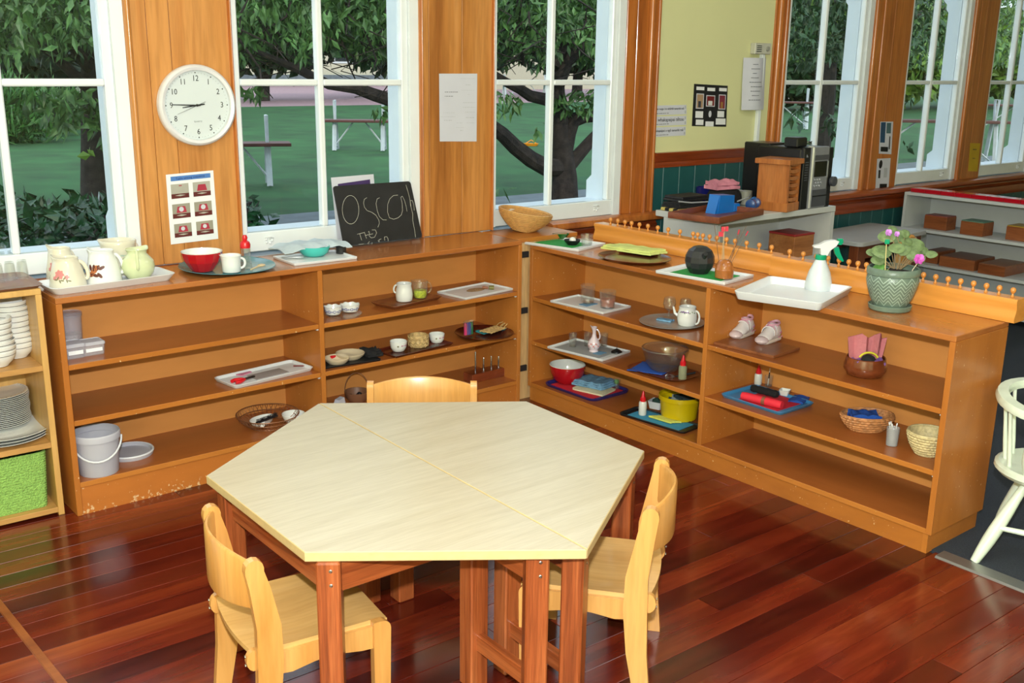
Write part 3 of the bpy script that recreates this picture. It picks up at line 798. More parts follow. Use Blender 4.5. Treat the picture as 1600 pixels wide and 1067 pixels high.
A_, B_, C_, D_, E_, F_ = (-1.1935, -1.466), (-1.19, -2.014), (-0.677, -2.376), (-0.135, -2.015), (-0.128, -1.474), (-0.676, -1.105)
FN = 0.0016
tl, tc_ = half_table('left half of the pale six-sided table, nearer the windows on the left', -1, [(F_[0] - FN, F_[1]), A_, B_, (C_[0] - FN, C_[1])])
tr_, tcr = half_table('right half of the pale six-sided table, nearer the long shelf unit', 1, [(C_[0] + FN, C_[1]), D_, E_, (F_[0] + FN, F_[1])])


def leg(t, c, x_, y_, ang, w_=0.054, top=TZ - TT):
    m = MB().box(-w_ / 2, w_ / 2, -w_ / 2, w_ / 2, 0, top, 0.004)
    o = m.build('leg', M_TLEG, t, smooth=False); o.location = (x_ - c.x, y_ - c.y, 0); o.rotation_euler = (0, 0, ang)
    for z in (top - 0.02, top - 0.055):
        MB().lathe([(0.0045, 0), (0.003, 0.0012)], 8, True, True).xf(0, Matrix.Rotation(PI / 2, 4, 'X') @ Matrix.Translation((0.006, z, w_ / 2))).build('screw', M_METAL, o)


def apron(t, c, a, b_, h=0.085, th=0.02, z1=TZ - TT, name='apron'):
    a = Vector((a[0] - c.x, a[1] - c.y, 0)); b_ = Vector((b_[0] - c.x, b_[1] - c.y, 0)); L = (b_ - a).length
    o = MB().box(0, L, -th / 2, th / 2, 0, h, 0.002).build(name, M_TAPR, t, smooth=False)
    o.location = a + Vector((0, 0, z1 - h)); o.rotation_euler = (0, 0, math.atan2((b_ - a).y, (b_ - a).x))


aBC = math.atan2(C_[1] - B_[1], C_[0] - B_[0]); aCD = math.atan2(D_[1] - C_[1], D_[0] - C_[0])
la, lb_ = at(508, 872, TZ - TT), at(843, 868, TZ - TT)
Lp = {'A': (-1.148, -1.508), 'a': (-1.138, -2.028), 'c': (-0.738, -2.272), 'b': (-0.738, -2.03), 'g': (-0.738, -1.50), 'h': (-0.738, -1.20)}
for k, an in (('A', 0), ('a', aBC), ('c', aBC + 0.1), ('b', 0), ('g', 0), ('h', 0)): leg(tl, tc_, Lp[k][0], Lp[k][1], an)
apron(tl, tc_, Lp['A'], Lp['a']); apron(tl, tc_, (Lp['a'][0], Lp['b'][1]), Lp['b']); apron(tl, tc_, Lp['g'], (Lp['A'][0], Lp['g'][1])); apron(tl, tc_, Lp['h'], Lp['c'])
apron(tl, tc_, Lp['b'], Lp['c'], 0.045, 0.022, 0.155, 'stretcher'); apron(tl, tc_, Lp['h'], Lp['g'], 0.045, 0.022, 0.155, 'stretcher')
Rp = {'D': (-0.205, -2.01), 'E': (-0.185, -1.50), 'd': (-0.635, -2.292), 'e': (-0.630, -2.03), 'g': (-0.650, -1.545), 'h': (-0.630, -1.20)}
for k, an in (('D', aCD), ('E', 0), ('d', aCD), ('e', 0), ('g', 0), ('h', 0)): leg(tr_, tcr, Rp[k][0], Rp[k][1], an)
apron(tr_, tcr, Rp['D'], Rp['E']); apron(tr_, tcr, Rp['e'], (Rp['D'][0], Rp['e'][1])); apron(tr_, tcr, (Rp['g'][0], -1.52), (Rp['E'][0], -1.52)); apron(tr_, tcr, Rp['h'], Rp['d'])
apron(tr_, tcr, Rp['e'], Rp['d'], 0.045, 0.022, 0.155, 'stretcher'); apron(tr_, tcr, Rp['h'], Rp['g'], 0.045, 0.022, 0.155, 'stretcher')

# ------------------------------------------------------------------ beech children's chairs


def beech_chair(label, far_top, near_top, group='beech chairs round the table', ht=0.52, hs=0.275):
    """far_top / near_top: the two back post tops in plan; the seat lies to the right of the way from near to far"""
    f, n = Vector(far_top), Vector(near_top)
    w = (f - n).length; mid = (f + n) / 2
    t = thing('beech_chair', label, 'chair', (mid.x, mid.y, 0), math.atan2((f - n).y, (f - n).x) - PI / 2, group)
    hw = w / 2 + 0.011
    # local: +x is forward, y across
    dep = 0.292
    for s in (-1, 1):
        Y0, Y1 = (s * hw - 0.011, s * hw + 0.011)
        front = [(-0.030, 0.0), (-0.012, 0.12), (-0.004, 0.24), (-0.004, 0.33), (-0.020, 0.43), (-0.030, ht - 0.03)]
        wd = [0.040, 0.052, 0.060, 0.056, 0.046, 0.042]
        poly = [(x_ - q / 2, z) for (x_, z), q in zip(front, wd)]
        top = [(-0.030 + 0.021 * math.cos(a), ht - 0.021 + 0.021 * math.sin(a)) for a in [PI - PI * i / 6 for i in range(7)]]
        poly += top[0:] + [(x_ + q / 2, z) for (x_, z), q in list(zip(front, wd))[::-1]]
        MB().prism(poly, Y0, Y1, 'xz').build('back_leg', M_BEECH, t, angle=25)
        # front leg with rounded top corner
        x0, x1 = dep - 0.045, dep
        R = 0.022
        pl = [(x0, 0), (x1 - 0.006, 0), (x1, hs - R)] + [(x1 - R + R * math.cos(a), hs - R + R * math.sin(a)) for a in [PI / 2 * i / 5 for i in range(1, 6)]] + [(x0, hs)]
        MB().prism(pl, s * (hw - 0.004) - 0.011, s * (hw - 0.004) + 0.011, 'xz').build('front_leg', M_BEECH, t, angle=25)
        # side rail under the seat
        z0 = hs - 0.07
        rl = [(0.02, z0 + 0.005)] + [(0.02 + (x0 - 0.02) * k / 8, z0 + 0.014 * math.sin(PI * k / 8) ** 2) for k in range(1, 8)] + [(x0, z0), (x0, hs - 0.012), (0.02, hs - 0.012)]
        MB().prism(rl, s * (hw - 0.011) - 0.010, s * (hw - 0.011) + 0.010, 'xz').build('side_rail', M_BEECH, t, angle=25)
        # rounded pad with two screws where the seat meets the back leg
        pd = [(0.019 * math.cos(a), 0.026 * math.sin(a)) for a in [2 * PI * i / 14 for i in range(14)]]
        po = MB().prism([(x_ - 0.034, z + hs - 0.02) for x_, z in pd], s * hw - s * 0.011, s * hw - s * 0.026, 'xz').build('pad', M_BEECH, t)
        for z in (hs - 0.008, hs - 0.03):
            MB().lathe([(0.004, 0), (0.003, 0.002)], 8, True, True).xf(0, Matrix.Translation((-0.0535, s * hw - s * 0.018, z)) @ Matrix.Rotation(-PI / 2, 4, 'Y')).build('screw', M_METAL, po)
    # seat: shaped plywood with a scoop, curved rear edge
    gx, gy = 14, 12; sv = []
    m = MB()
    def sp(i, j, dz):
        u, v = i / gx, j / gy
        y_ = (v - 0.5) * 2 * (hw - 0.012)
        xa = -0.035 - 0.016 * (1 - (2 * v - 1) ** 2); x_ = xa + (dep - 0.002 - xa) * u
        z = hs - 0.012 * math.exp(-((u - 0.42) / 0.3) ** 2) * (1 - (2 * v - 1) ** 4)
        if u > 0.9: z -= 0.06 * (u - 0.9)
        return (x_, y_, z + dz)
    n_ = (gx + 1)
    for dz in (0.0, -0.012):
        for j in range(gy + 1):
            for i in range(gx + 1): m.v.append(sp(i, j, dz))
    T = (gx + 1) * (gy + 1)
    for j in range(gy):
        for i in range(gx):
            a = j * n_ + i; m.f.append((a, a + 1, a + 1 + n_, a + n_)); m.f.append((T + a, T + a + n_, T + a + 1 + n_, T + a + 1))
    for i in range(gx):
        m.f.append((i, T + i, T + i + 1, i + 1)); a = gy * n_ + i; m.f.append((a, a + 1, T + a + 1, T + a))
    for j in range(gy):
        a = j * n_; m.f.append((a, a + n_, T + a + n_, T + a)); a = j * n_ + gx; m.f.append((a, T + a, T + a + n_, a + n_))
    m.build('seat', M_BEECHS, t, angle=40)
    # front and rear aprons
    z0 = hs - 0.066
    fa = [(-(hw - 0.02), z0 + 0.006)] + [((hw - 0.02) * (2 * k / 12 - 1), z0 - 0.012 + 0.018 * math.cos(PI * (2 * k / 12 - 1)) ** 2) for k in range(1, 12)] + [((hw - 0.02), z0 + 0.006), ((hw - 0.02), hs - 0.013), (-(hw - 0.02), hs - 0.013)]
    MB().prism(fa, dep - 0.035, dep - 0.02, 'yz').build('front_apron', M_BEECH, t, angle=25)
    # bent back rest bulging to the rear
    loops = []
    for k in range(17):
        v = k / 16; y_ = (v * 2 - 1) * (hw - 0.010); bul = 0.045 * (1 - (2 * v - 1) ** 2)
        X = -0.030 - bul; zt = ht - 0.012 + 0.014 * (1 - (2 * v - 1) ** 2); zb = ht - 0.125 - 0.012 * (1 - (2 * v - 1) ** 2)
        loops.append([(X - 0.006, y_, zb + .002), (X + 0.006, y_, zb + .002), (X + 0.007, y_, zb + 0.008), (X + 0.006, y_, zt - 0.006), (X + 0.002, y_, zt), (X - 0.003, y_, zt), (X - 0.007, y_, zt - 0.006), (X - 0.007, y_, zb + 0.008)])
    MB().loft(loops).build('backrest', M_BEECH, t, angle=50)
    return t


beech_chair('beech child chair at the near left side of the pale table', (-1.230, -1.667), (-1.266, -1.972), ht=0.50, hs=0.265)
beech_chair('beech child chair tucked under the right side of the pale table', (-0.441, -2.302), (-0.202, -2.105))
beech_chair('beech child chair behind the pale table, only its back rail showing', (-0.204, -1.271), (-0.466, -1.084))

# white painted captain's chair at the right edge
M_WCH = plain('pale_mint_white_paint', (214, 226, 208), 0.3, var=0.04, scale=20, coat=0.2)
wc = Vector((1.205, -2.555, 0))
w = thing('captains_chair', 'small white painted spindle chair at the right edge on dark carpet', 'chair', wc, 0)
hs = 0.31
MB().lathe([(0.12, hs - 0.038), (0.165, hs - 0.032), (0.178, hs - 0.018), (0.176, hs - 0.006), (0.165, hs), (0.12, hs - 0.006), (0.03, hs - 0.01)], 30, True, True).build('seat', M_WCH, w)
for a, rf_ in ((158, 0.262), (80, 0.175), (248, 0.25), (338, 0.24)):
    a = math.radians(a)
    tp = Vector((0.09 * math.cos(a), 0.09 * math.sin(a), hs - 0.034)); bt = Vector((rf_ * math.cos(a), rf_ * math.sin(a), 0.002))
    P_ = [tp.lerp(bt, k / 8) for k in range(9)]
    MB().tube(P_, [0.012, 0.014, 0.016, 0.019, 0.021, 0.022, 0.021, 0.018, 0.014], 12).build('leg', M_WCH, w)
for a, b_ in ((158, 248), (338, 248)):
    a, b_ = math.radians(a), math.radians(b_)
    r = 0.205
    MB().tube([(r * math.cos(a), r * math.sin(a), 0.12), (r * 0.72 * math.cos((a + b_) / 2), r * 0.72 * math.sin((a + b_) / 2), 0.12), (r * math.cos(b_), r * math.sin(b_), 0.12)], [0.008, 0.011, 0.008], 8).build('stretcher', M_WCH, w)
a0, a1 = math.radians(178), math.radians(178 - 215)
N_ = 22; loops = []
for k in range(N_ + 1):
    a = a0 + (a1 - a0) * k / N_; e = (1 - (2 * k / N_ - 1) ** 2)
    r = 0.170 + 0.012 * e; z = hs + 0.200 + 0.028 * e ** 1.5; wd = 0.018 + 0.006 * (1 - e)
    ca, sa = math.cos(a), math.sin(a)
    loops.append([((r + q[0]) * ca, (r + q[0]) * sa, z + q[1]) for q in ((-wd, -0.012), (wd, -0.012), (wd + 0.003, 0), (wd - 0.003, 0.014), (-wd + 0.003, 0.014), (-wd - 0.003, 0))])
MB().loft(loops).build('arm_bow', M_WCH, w, angle=50)
for k, a in enumerate((174, 142, 112, 84, 56, 28, 0, -32)):
    a = math.radians(a); e = 1 - (2 * (a0 - a) / (a0 - a1) - 1) ** 2
    zt = hs + 0.192 + 0.026 * max(e, 0) ** 1.5; big = k in (0, 7)
    tp = Vector((0.170 * math.cos(a), 0.170 * math.sin(a), zt)); bt = Vector((0.145 * math.cos(a), 0.145 * math.sin(a), hs - 0.006))
    R_ = [0.013, 0.016, 0.019, 0.020, 0.018, 0.014, 0.010, 0.015, 0.010, 0.014, 0.012] if big else [0.0065, 0.007, 0.0075, 0.0075, 0.007, 0.0065, 0.006, 0.006, 0.006, 0.006, 0.006]
    P_ = [bt.lerp(tp, q / 10) for q in range(11)]
    MB().tube(P_, R_, 12).build('turned_post' if big else 'spindle', M_WCH, w)
# ------------------------------------------------------------------ helpers for the small things


def fit(px, w, yt, yb, z, rb=1.0, rt=1.0):
    """centre on plane z, greatest radius and height of a round thing seen w wide from row yt to row yb"""
    P = at(px, yb, z); s = mpp(P); k = (CAM.z - z) / (P - CAM).length
    c = at(px, yb - rb * w / 2 * k, z); s = mpp(c)
    H = ((yb - yt) - (rb + rt) * w / 2 * k) * s / math.sqrt(1 - k * k)
    return c, w / 2 * s, H


def vessel(prof, th=0.003, n=28, c=(0, 0, 0), m=None, sx=1, sy=1, zin=None):
    """prof: outer (r,z) from base centre to rim; makes an open wall with an inside"""
    m = m or MB()
    inner = [(max(r - th, 0.0005), max(z, prof[0][1] + th)) for r, z in prof[::-1]]
    rim = (prof[-1][0] - th / 2, prof[-1][1] + th * 0.4)
    return m.lathe([(0.0001, prof[0][1])] + list(prof) + [rim] + inner + [(0.0001, prof[0][1] + th)], n, False, False, c, sx, sy)


def sc(prof, R, H): return [(r * R, z * H) for r, z in prof]


def rad_at(prof, z):
    for (r0, z0), (r1, z1) in zip(prof, prof[1:]):
        if z0 <= z <= z1 and z1 > z0: return r0 + (r1 - r0) * (z - z0) / (z1 - z0)
    return prof[-1][0]


def decal(m, prof, th, z, shape, off=0.0006, sx=1, sy=1):
    """a small flat print wrapped on a turned surface; shape is (across, up) outline in metres"""
    b = len(m.v)
    r0 = rad_at(prof, z) + off
    m.v.append((r0 * math.cos(th) * sx, r0 * math.sin(th) * sy, z))
    for u, v in shape:
        r = rad_at(prof, z + v) + off; a = th + u / max(r, 1e-3)
        m.v.append((r * math.cos(a) * sx, r * math.sin(a) * sy, z + v))
    n = len(shape)
    for i in range(n): m.f.append((b, b + 1 + i, b + 1 + (i + 1) % n))


def ell(a, b_, rot=0.0, n=8, dx=0, dy=0):
    return [(dx + a * math.cos(t) * math.cos(rot) - b_ * math.sin(t) * math.sin(rot), dy + a * math.cos(t) * math.sin(rot) + b_ * math.sin(t) * math.cos(rot)) for t in [2 * PI * i / n for i in range(n)]]


def facing(c): return math.atan2(CAM.y - c.y, CAM.x - c.x)


def handle(R0, z0, R1, z1, out, r=0.004, n=10, th=0.0, flat=1.0, name='handle', mat=None, t=None):
    P_ = []
    for i in range(n + 1):
        a = PI * i / n
        rr_ = R0 + (R1 - R0) * (1 - math.cos(a)) / 2 + out * math.sin(a) ** 0.8
        z = z0 + (z1 - z0) * (1 - math.cos(a)) / 2
        P_.append((rr_ * math.cos(th), rr_ * math.sin(th), z))
    return MB().tube(P_, r, 8, flat=flat).build(name, mat, t)


def tray3(L, N, R_, z, h=0.016):
    """centre, size and turn of a rectangle from three of its rim corners in the photograph"""
    a, b_, c = at(L[0], L[1], z + h), at(N[0], N[1], z + h), at(R_[0], R_[1], z + h)
    X = c - b_; Y = a - b_; ang = math.atan2(X.y, X.x)
    ctr = (a + c) / 2
    n = Vector((-math.sin(ang), math.cos(ang), 0)); d = Y.dot(n)
    ctr = b_ + X / 2 + n * (d / 2)
    return Vector((ctr.x, ctr.y, z)), X.length, abs(d), ang


def tray(label, L, N, R_, z, mat, h=0.016, r=0.006, flare=0.003, rim=0.005, name='tray', cat='tray', mat_in=None, mat_insert=None, ins=None, grp=None):
    c, w, d, ang = tray3(L, N, R_, z, h)
    t = thing(name, label, cat, (c.x, c.y, z + 0.0004), ang, grp)
    lo = lambda i, zz: rr(w - 2 * i, d - 2 * i, max(r - i * 0.5, 0.002), zz)
    MB().loft([lo(flare + 0.001, 0), lo(flare, 0.001), lo(0, h - 0.001), lo(0.0008, h), lo(rim - 0.0008, h), lo(rim, h - 0.001), lo(rim + flare, 0.0035)]).build('body', mat, t, angle=40)
    if mat_insert:
        MB().loft([rr(w * ins[0], d * ins[1], 0.003, 0.0036, 2, w * ins[2], d * ins[3]), rr(w * ins[0], d * ins[1], 0.003, 0.0052, 2, w * ins[2], d * ins[3])]).build('mat', mat_insert, t, smooth=False)
    return t, c, w, d, ang


def oval(label, px, py, w_px, h_px, z, mat, ang=0.0, h=0.018, name='tray', cat='tray', lip=0.012, prof=None):
    """oval dish; h_px is its seen height"""
    P = at(px, py, z + h); s = mpp(P); k = (CAM.z - z) / (P - CAM).length
    a = w_px / 2 * s; b_ = h_px / 2 * s / k
    t = thing(name, label, cat, (P.x, P.y, z + 0.0004), ang)
    pr = prof or [(0.62, 0), (0.72, 0.06), (0.86, 0.5), (0.96, 0.9), (1.0, 1.0)]
    o = vessel([(r * a, zz * h) for r, zz in pr], 0.003, 40, sy=b_ / a).build('body', mat, t, angle=60)
    return t, Vector((P.x, P.y, z)), a, b_


def cloth(name, label, P, w, d, ang, z, mat, folds=3, amp=0.004, th=0.004, seed=0, layers=1, skew=0.0, cat='cloth', grp=None, rise=None):
    t = thing(name, label, cat, (P[0], P[1], z + 0.0006), ang, grp)
    r = random.Random(seed)
    ph = [r.uniform(0, 6) for _ in range(6)]
    for q in range(layers):
        nx, ny = 16, 10; m = MB(); T = (nx + 1) * (ny + 1)
        W_, D_2 = w * (1 - 0.06 * q), d * (1 - 0.05 * q)
        def pt(i, j, top):
            u, v = i / nx - .5, j / ny - .5
            ed = 0.006 * math.sin(9 * u + ph[0] + q) + 0.004 * math.sin(17 * v + ph[1])
            x_ = u * W_ + skew * v * W_ + ed * (1 if abs(v) > .4 else 0); y_ = v * D_2 + 0.5 * ed * (1 if abs(u) > .4 else 0)
            zz = amp * (0.5 + 0.5 * math.sin(folds * 6 * u + ph[2] + 3 * v)) * (0.6 + 0.4 * math.sin(7 * v + ph[3]))
            if rise: zz += rise(u, v)
            b0 = q * (th + amp * 0.35)
            return (x_, y_, b0 + (zz + th if top else (max(0.0, zz - 0.0) if rise else 0.0)))
        for top in (1, 0):
            for j in range(ny + 1):
                for i in range(nx + 1): m.v.append(pt(i, j, top))
        for j in range(ny):
            for i in range(nx):
                a = j * (nx + 1) + i; m.f.append((a, a + 1, a + nx + 2, a + nx + 1)); m.f.append((T + a, T + a + nx + 1, T + a + nx + 2, T + a + 1))
        for i in range(nx):
            m.f.append((i, T + i, T + i + 1, i + 1)); a = ny * (nx + 1) + i; m.f.append((a, a + 1, T + a + 1, T + a))
        for j in range(ny):
            a = j * (nx + 1); m.f.append((a, a + nx + 1, T + a + nx + 1, T + a)); a = j * (nx + 1) + nx; m.f.append((a, T + a, T + a + nx + 1, a + nx + 1))
        m.build('fold', mat[q % len(mat)] if isinstance(mat, (list, tuple)) else mat, t, angle=50)
    return t


def quad(cs, th, nrm=(0, -1, 0)):
    n = Vector(nrm) * th
    return MB().loft([[tuple(Vector(c)) for c in cs], [tuple(Vector(c) + n) for c in cs]])


def jug(label, px, w, yt, yb, z, prof, mat, hth=0.0, spout=0.0, sp_th=PI, decals=(), cat='jug', name='jug', hz=(0.25, 0.85), hout=0.016, hr=0.005, th=0.0035, rb=1.0, rt=0.7, n=36, lift=0.0):
    c, R, H = fit(px, w, yt, yb, z, rb, rt)
    t = thing(name, label, cat, (c.x, c.y, z + 0.0005), 0)
    P_ = sc(prof, R, H)
    inner = [(max(r - th, 0.001), max(zz, th)) for r, zz in P_[::-1]]
    loops = []
    seq = [(0.0005, 0)] + P_ + [(P_[-1][0] - th / 2, P_[-1][1] + th * .4)] + inner + [(0.0005, th)]
    for r, zz in seq:
        Lp_ = []
        for j in range(n):
            a = 2 * PI * j / n
            da = (a - sp_th + PI) % (2 * PI) - PI
            f = max(0.0, (zz / H - 0.78) / 0.22)
            e = math.exp(-(da / 0.38) ** 2) * f
            rr_ = r + spout * e
            Lp_.append((rr_ * math.cos(a), rr_ * math.sin(a), zz + lift * e + (spout * 0.4 * e)))
        loops.append(Lp_)
    MB().loft(loops, False, False).build('body', mat, t, angle=60)
    if hout:
        z0, z1 = hz[0] * H, hz[1] * H
        handle(rad_at(P_, z0) - 0.002, z0, rad_at(P_, z1) - 0.002, z1, hout, hr, 12, hth, 1.3, 'handle', mat, t)
    for nm, mt, shapes in decals:
        m = MB()
        for (dth, zf, shp) in shapes: decal(m, P_, facing(c) + dth, zf * H, shp)
        o = m.build(nm, mt, t, smooth=False, recalc=False)
    return t, c, R, H, P_


def glass_cup(label, px, w, yt, yb, z, flare=1.15, th=0.002, mat=None, n=20, facets=False, group=None, fill=None, name='drinking_glass', cat='glass', rb=0.85):
    c, R, H = fit(px, w, yt, yb, z, rb, 1.0)
    t = thing(name, label, cat, (c.x, c.y, z + 0.0005), 0, group)
    vessel([(R * rb, 0), (R * rb * 1.02, 0.003), (R * (rb + 1) / 2, H * 0.5), (R, H)], th, 12 if facets else n).build('body', mat or M_GLASS, t, angle=20 if facets else 50)
    MB().lathe([(R * rb * 0.9, 0.0012), (R * rb * 0.9, 0.006)], n, True, True).build('thick_base', mat or M_GLASS, t)
    if fill:
        MB().lathe([(R * rb * 0.88, 0.0065), (R * (rb + (1 - rb) * fill[0]) * 0.93, H * fill[0])], n, True, True).build('contents', fill[1], t)
    return t, c, R, H


def dropper(label, px, w, yt, yb, z, body, capmat=M_REDP, grp='bottles with red nozzle caps'):
    c, R, H = fit(px, w, yt, yb, z, 1.0, 0.0)
    t = thing('nozzle_bottle', label, 'bottle', (c.x, c.y, z + 0.0005), 0, grp)
    MB().lathe([(R * .9, 0), (R, 0.003), (R, H * .50), (R * .85, H * .56), (R * .6, H * .58)], 16, True, True).build('body', body, t)
    MB().lathe([(R * .72, H * .56), (R * .72, H * .72), (R * .5, H * .76), (R * .25, H * .96), (R * .15, H)], 14, True, True).build('nozzle_cap', capmat, t)
    return t


# ------------------------------------------------------------------ on the first unit's top
JP = [(1.0, 0), (1.0, 0.06), (0.94, 0.35), (0.80, 0.66), (0.68, 0.86), (0.64, 0.93), (0.66, 1.0)]
tray('large white tray carrying the cream jugs on the first shelf unit', (88, 455), (278, 427), (244, 415.5), HA, M_WTRAY, 0.026, 0.03, 0.018, 0.006)
ZT = HA + 0.0045
PK, PKL, GR, BR, ORG = (plain('flower_pink', (206, 130, 128)), plain('flower_pale_pink', (224, 170, 164)), plain('flower_leaf_olive', (120, 116, 84)), plain('leaf_dark_brown', (92, 42, 30)), plain('flower_tan', (176, 104, 60)))


def petals(th, zf, r, k, w=0.5): return [(th + 0.0, zf, ell(r * .55, r * w * .4, 2 * PI * i / k, 6, r * .5 * math.cos(2 * PI * i / k), r * .5 * math.sin(2 * PI * i / k))) for i in range(k)]


fl = lambda a: (('flower_print', PK, petals(-0.55 + a, 0.50, 0.017, 7, .9) + petals(-0.1 + a, 0.42, 0.009, 5, .9) + petals(-.85 + a, .38, .008, 5, .9)), ('leaf_print', GR, [(-0.75 + a + 0.13 * i, 0.33 + 0.06 * math.sin(i * 2), ell(0.007, 0.0025, i)) for i in range(7)]))
jug('cream jug with pink flowers standing behind its twin on the white tray', 98, 47, 385, 440, ZT, JP, M_CREAM, hth=0.4, spout=0.012, sp_th=2.6, decals=fl(0), lift=0.008)
jug('cream jug with a pink flower spray at the front left of the white tray', 107, 55, 399, 453, ZT, JP, M_CREAM, hth=-0.3, spout=0.010, sp_th=2.6, decals=fl(0.05), lift=0.006)
jug('white jug with brown autumn leaves in the middle of the white tray', 163, 54, 388, 445.5, ZT, JP, M_PORC, hth=-0.2, spout=0.010, sp_th=2.6, lift=0.006,
    decals=(('leaf_print', BR, [(-1.0 + 0.13 * i, 0.30 + 0.075 * ((i * 3) % 6), ell(0.012, 0.006, 0.8 + i * 1.3)) for i in range(8)]), ('flower_print', ORG, [(-0.78 + 0.12 * i, 0.32 + 0.07 * i, ell(0.011, 0.009, i)) for i in range(4)])))
jug('tall cream jug with a bamboo frieze at the back of the white tray', 189, 53, 371, 433, ZT, [(0.86, 0), (0.9, 0.05), (0.94, 0.3), (0.92, 0.5), (0.95, 0.75), (0.97, 0.9), (1.0, 1.0)], M_CREAM, hth=0.15, spout=0.01, sp_th=2.7, rt=1, rb=.86,
    decals=(('green_band_print', plain('pale_sage', (176, 196, 176)), [(-0.5 + 0.12 * i, 0.62, ell(0.008, 0.0022, 0.2 * (i % 3))) for i in range(11)]), ('blossom_print', PKL, [(0.1 + 0.09 * i, 0.35 + 0.05 * ((i * 2) % 5), ell(0.0035, 0.0028)) for i in range(9)])))
M_PGREEN = plain('pale_green_glaze', (204, 212, 170), 0.15, var=0.05, scale=20, coat=0.3)
jug('round pale green jug with its strap handle toward the room', 217, 51, 386, 438, ZT, [(0.55, 0), (0.62, 0.03), (0.9, 0.22), (1.0, 0.42), (0.94, 0.62), (0.68, 0.78), (0.56, 0.86), (0.60, 0.95), (0.68, 1.0)], M_PGREEN, hth=facing(at(217, 430, HA)), spout=0.012, sp_th=facing(at(217, 430, HA)) + 2.4, rb=.55, rt=.68, hout=0.012, hr=0.0055, hz=(0.42, 0.97))

M_TEAL = plain('teal_glaze', (70, 128, 138), 0.2, var=0.08, coat=0.2)
pt_, pc, pa_, pb_ = oval('oval teal plate holding a red bowl and a white jug', 355, 414, 145, 30, HA, M_TEAL, angA, 0.014, 'plate', 'plate')
ZP = HA + 0.0045
cB, rB, hB = fit(317, 63, 386, 426, ZP, 0.5, 1.0)
t = thing('bowl', 'red faceted bowl with white inside on the oval teal plate', 'bowl', (cB.x, cB.y, ZP), 0)
prB = sc([(0.45, 0), (0.5, 0.02), (0.62, 0.15), (0.86, 0.5), (0.97, 0.8), (1.0, 0.97)], rB, hB)
MB().lathe([(0.0005, 0)] + prB, 14, False, False).build('outside', M_RED, t, angle=12)
MB().lathe([(prB[-1][0], prB[-1][1]), (prB[-1][0], prB[-1][1] + 0.002), (prB[-1][0] - 0.004, prB[-1][1] + 0.002)] + [(r - 0.004, z_ + 0.002) for r, z_ in prB[::-1]] + [(0.0005, 0.004)], 28, False, False).build('white_inside', M_PORC, t)
jug('small plain white jug on the teal plate beside the red bowl', 362, 30, 396, 427, ZP, [(0.9, 0), (0.95, 0.04), (0.97, 0.5), (1.0, 0.9), (1.05, 1.0)], M_PORC, hth=-0.35, spout=0.006, sp_th=2.6, hz=(0.2, 0.8), hout=0.017, hr=0.0035, rb=.9, rt=1)
c, R, H = fit(385, 19, 367, 421, ZP, 1.0, 0.4)
t = thing('shaker', 'glass shaker with a red cap on the teal plate', 'shaker', (c.x, c.y, ZP))
vessel([(R * 0.95, 0), (R, 0.003), (R * .8, H * .4), (R * .78, H * .66)], 0.0018, 10).build('glass_body', M_GLASS, t, angle=15)
MB().lathe([(R * .82, H * .62), (R * .86, H * .72), (R * .7, H * .80), (R * .35, H * .84), (R * .45, H * .92), (R * .3, H), (0.0003, H)], 16, True, True).build('red_cap', M_REDP, t)
P = at(399, 419, ZP + 0.006)
t = thing('spoon', 'pale wooden spoon lying on the teal plate', 'spoon', P, 0.55)
m = MB(); m.tube([(-0.03, 0, 0), (0.03, 0, 0.004)], [0.003, 0.004], 8); k_ = m.mark(); m.sphere((0, 0, 0), 0.014, 12, 0.4); m.xf(k_, Matrix.Translation((0.04, 0, 0.004)) @ Matrix.Scale(1.4, 4, (1, 0, 0)))
m.build('wooden_spoon', plain('pale_spoon_wood', (204, 180, 140), .5), t)
t, c, w_, d_, an_ = tray('white slab tray with a teal bowl under a folded cloth', (430.4, 399.5), (460, 412), (558.5, 401), HA, M_WTRAY, 0.010, 0.003, 0.001, 0.004)
cT, rT, hT = fit(491, 49, 380, 402, HA + 0.005, 0.6, 1.0)
t = thing('bowl', 'turquoise bowl half covered by a grey white cloth', 'bowl', (cT.x, cT.y, HA + 0.005))
vessel(sc([(0.55, 0), (0.62, 0.03), (0.86, 0.35), (0.97, 0.75), (1.0, 1.0)], rT, hT), 0.003).build('body', plain('turquoise_plastic', (70, 186, 176), 0.35), t)


def over_bowl(u, v): return hT + 0.004 - 0.03 * max(0, abs(u) - 0.28) * 2 - 0.035 * max(0, -v - 0.05) - 0.01 * max(0, v)


cloth('folded_cloth', 'crumpled grey white cloth lying over the turquoise bowl', (cT.x + 0.005, cT.y + 0.035), 0.31, 0.13, an_ + 0.05, HA + 0.008, plain('grey_white_cloth', (186, 200, 206), 0.9, var=.06, bump=.3), 4, 0.009, 0.003, 3, rise=over_bowl)
c, R, H = fit(533, 16, 384, 397, HA + 0.005)
t = thing('jar', 'little dark glass jar at the right end of the slab tray', 'jar', (c.x, c.y, HA + 0.005))
vessel([(R, 0), (R, H)], 0.002, 16).build('body', glass('smoky_glass', (.4, .4, .4), haze=.2, hc=(.1, .1, .1)), t); MB().lathe([(R * .8, 0.002), (R * .8, H * .6)], 14, True, True).build('contents', M_BLACK, t)
P = at(458, 402, HA + 0.011)
t = thing('butter_knife', 'steel knife handle resting on the slab tray under the cloth', 'knife', P, -0.5); MB().loft([rr(0.09, 0.012, 0.004, 0), rr(0.09, 0.012, 0.004, 0.002)]).build('blade', M_METAL, t)

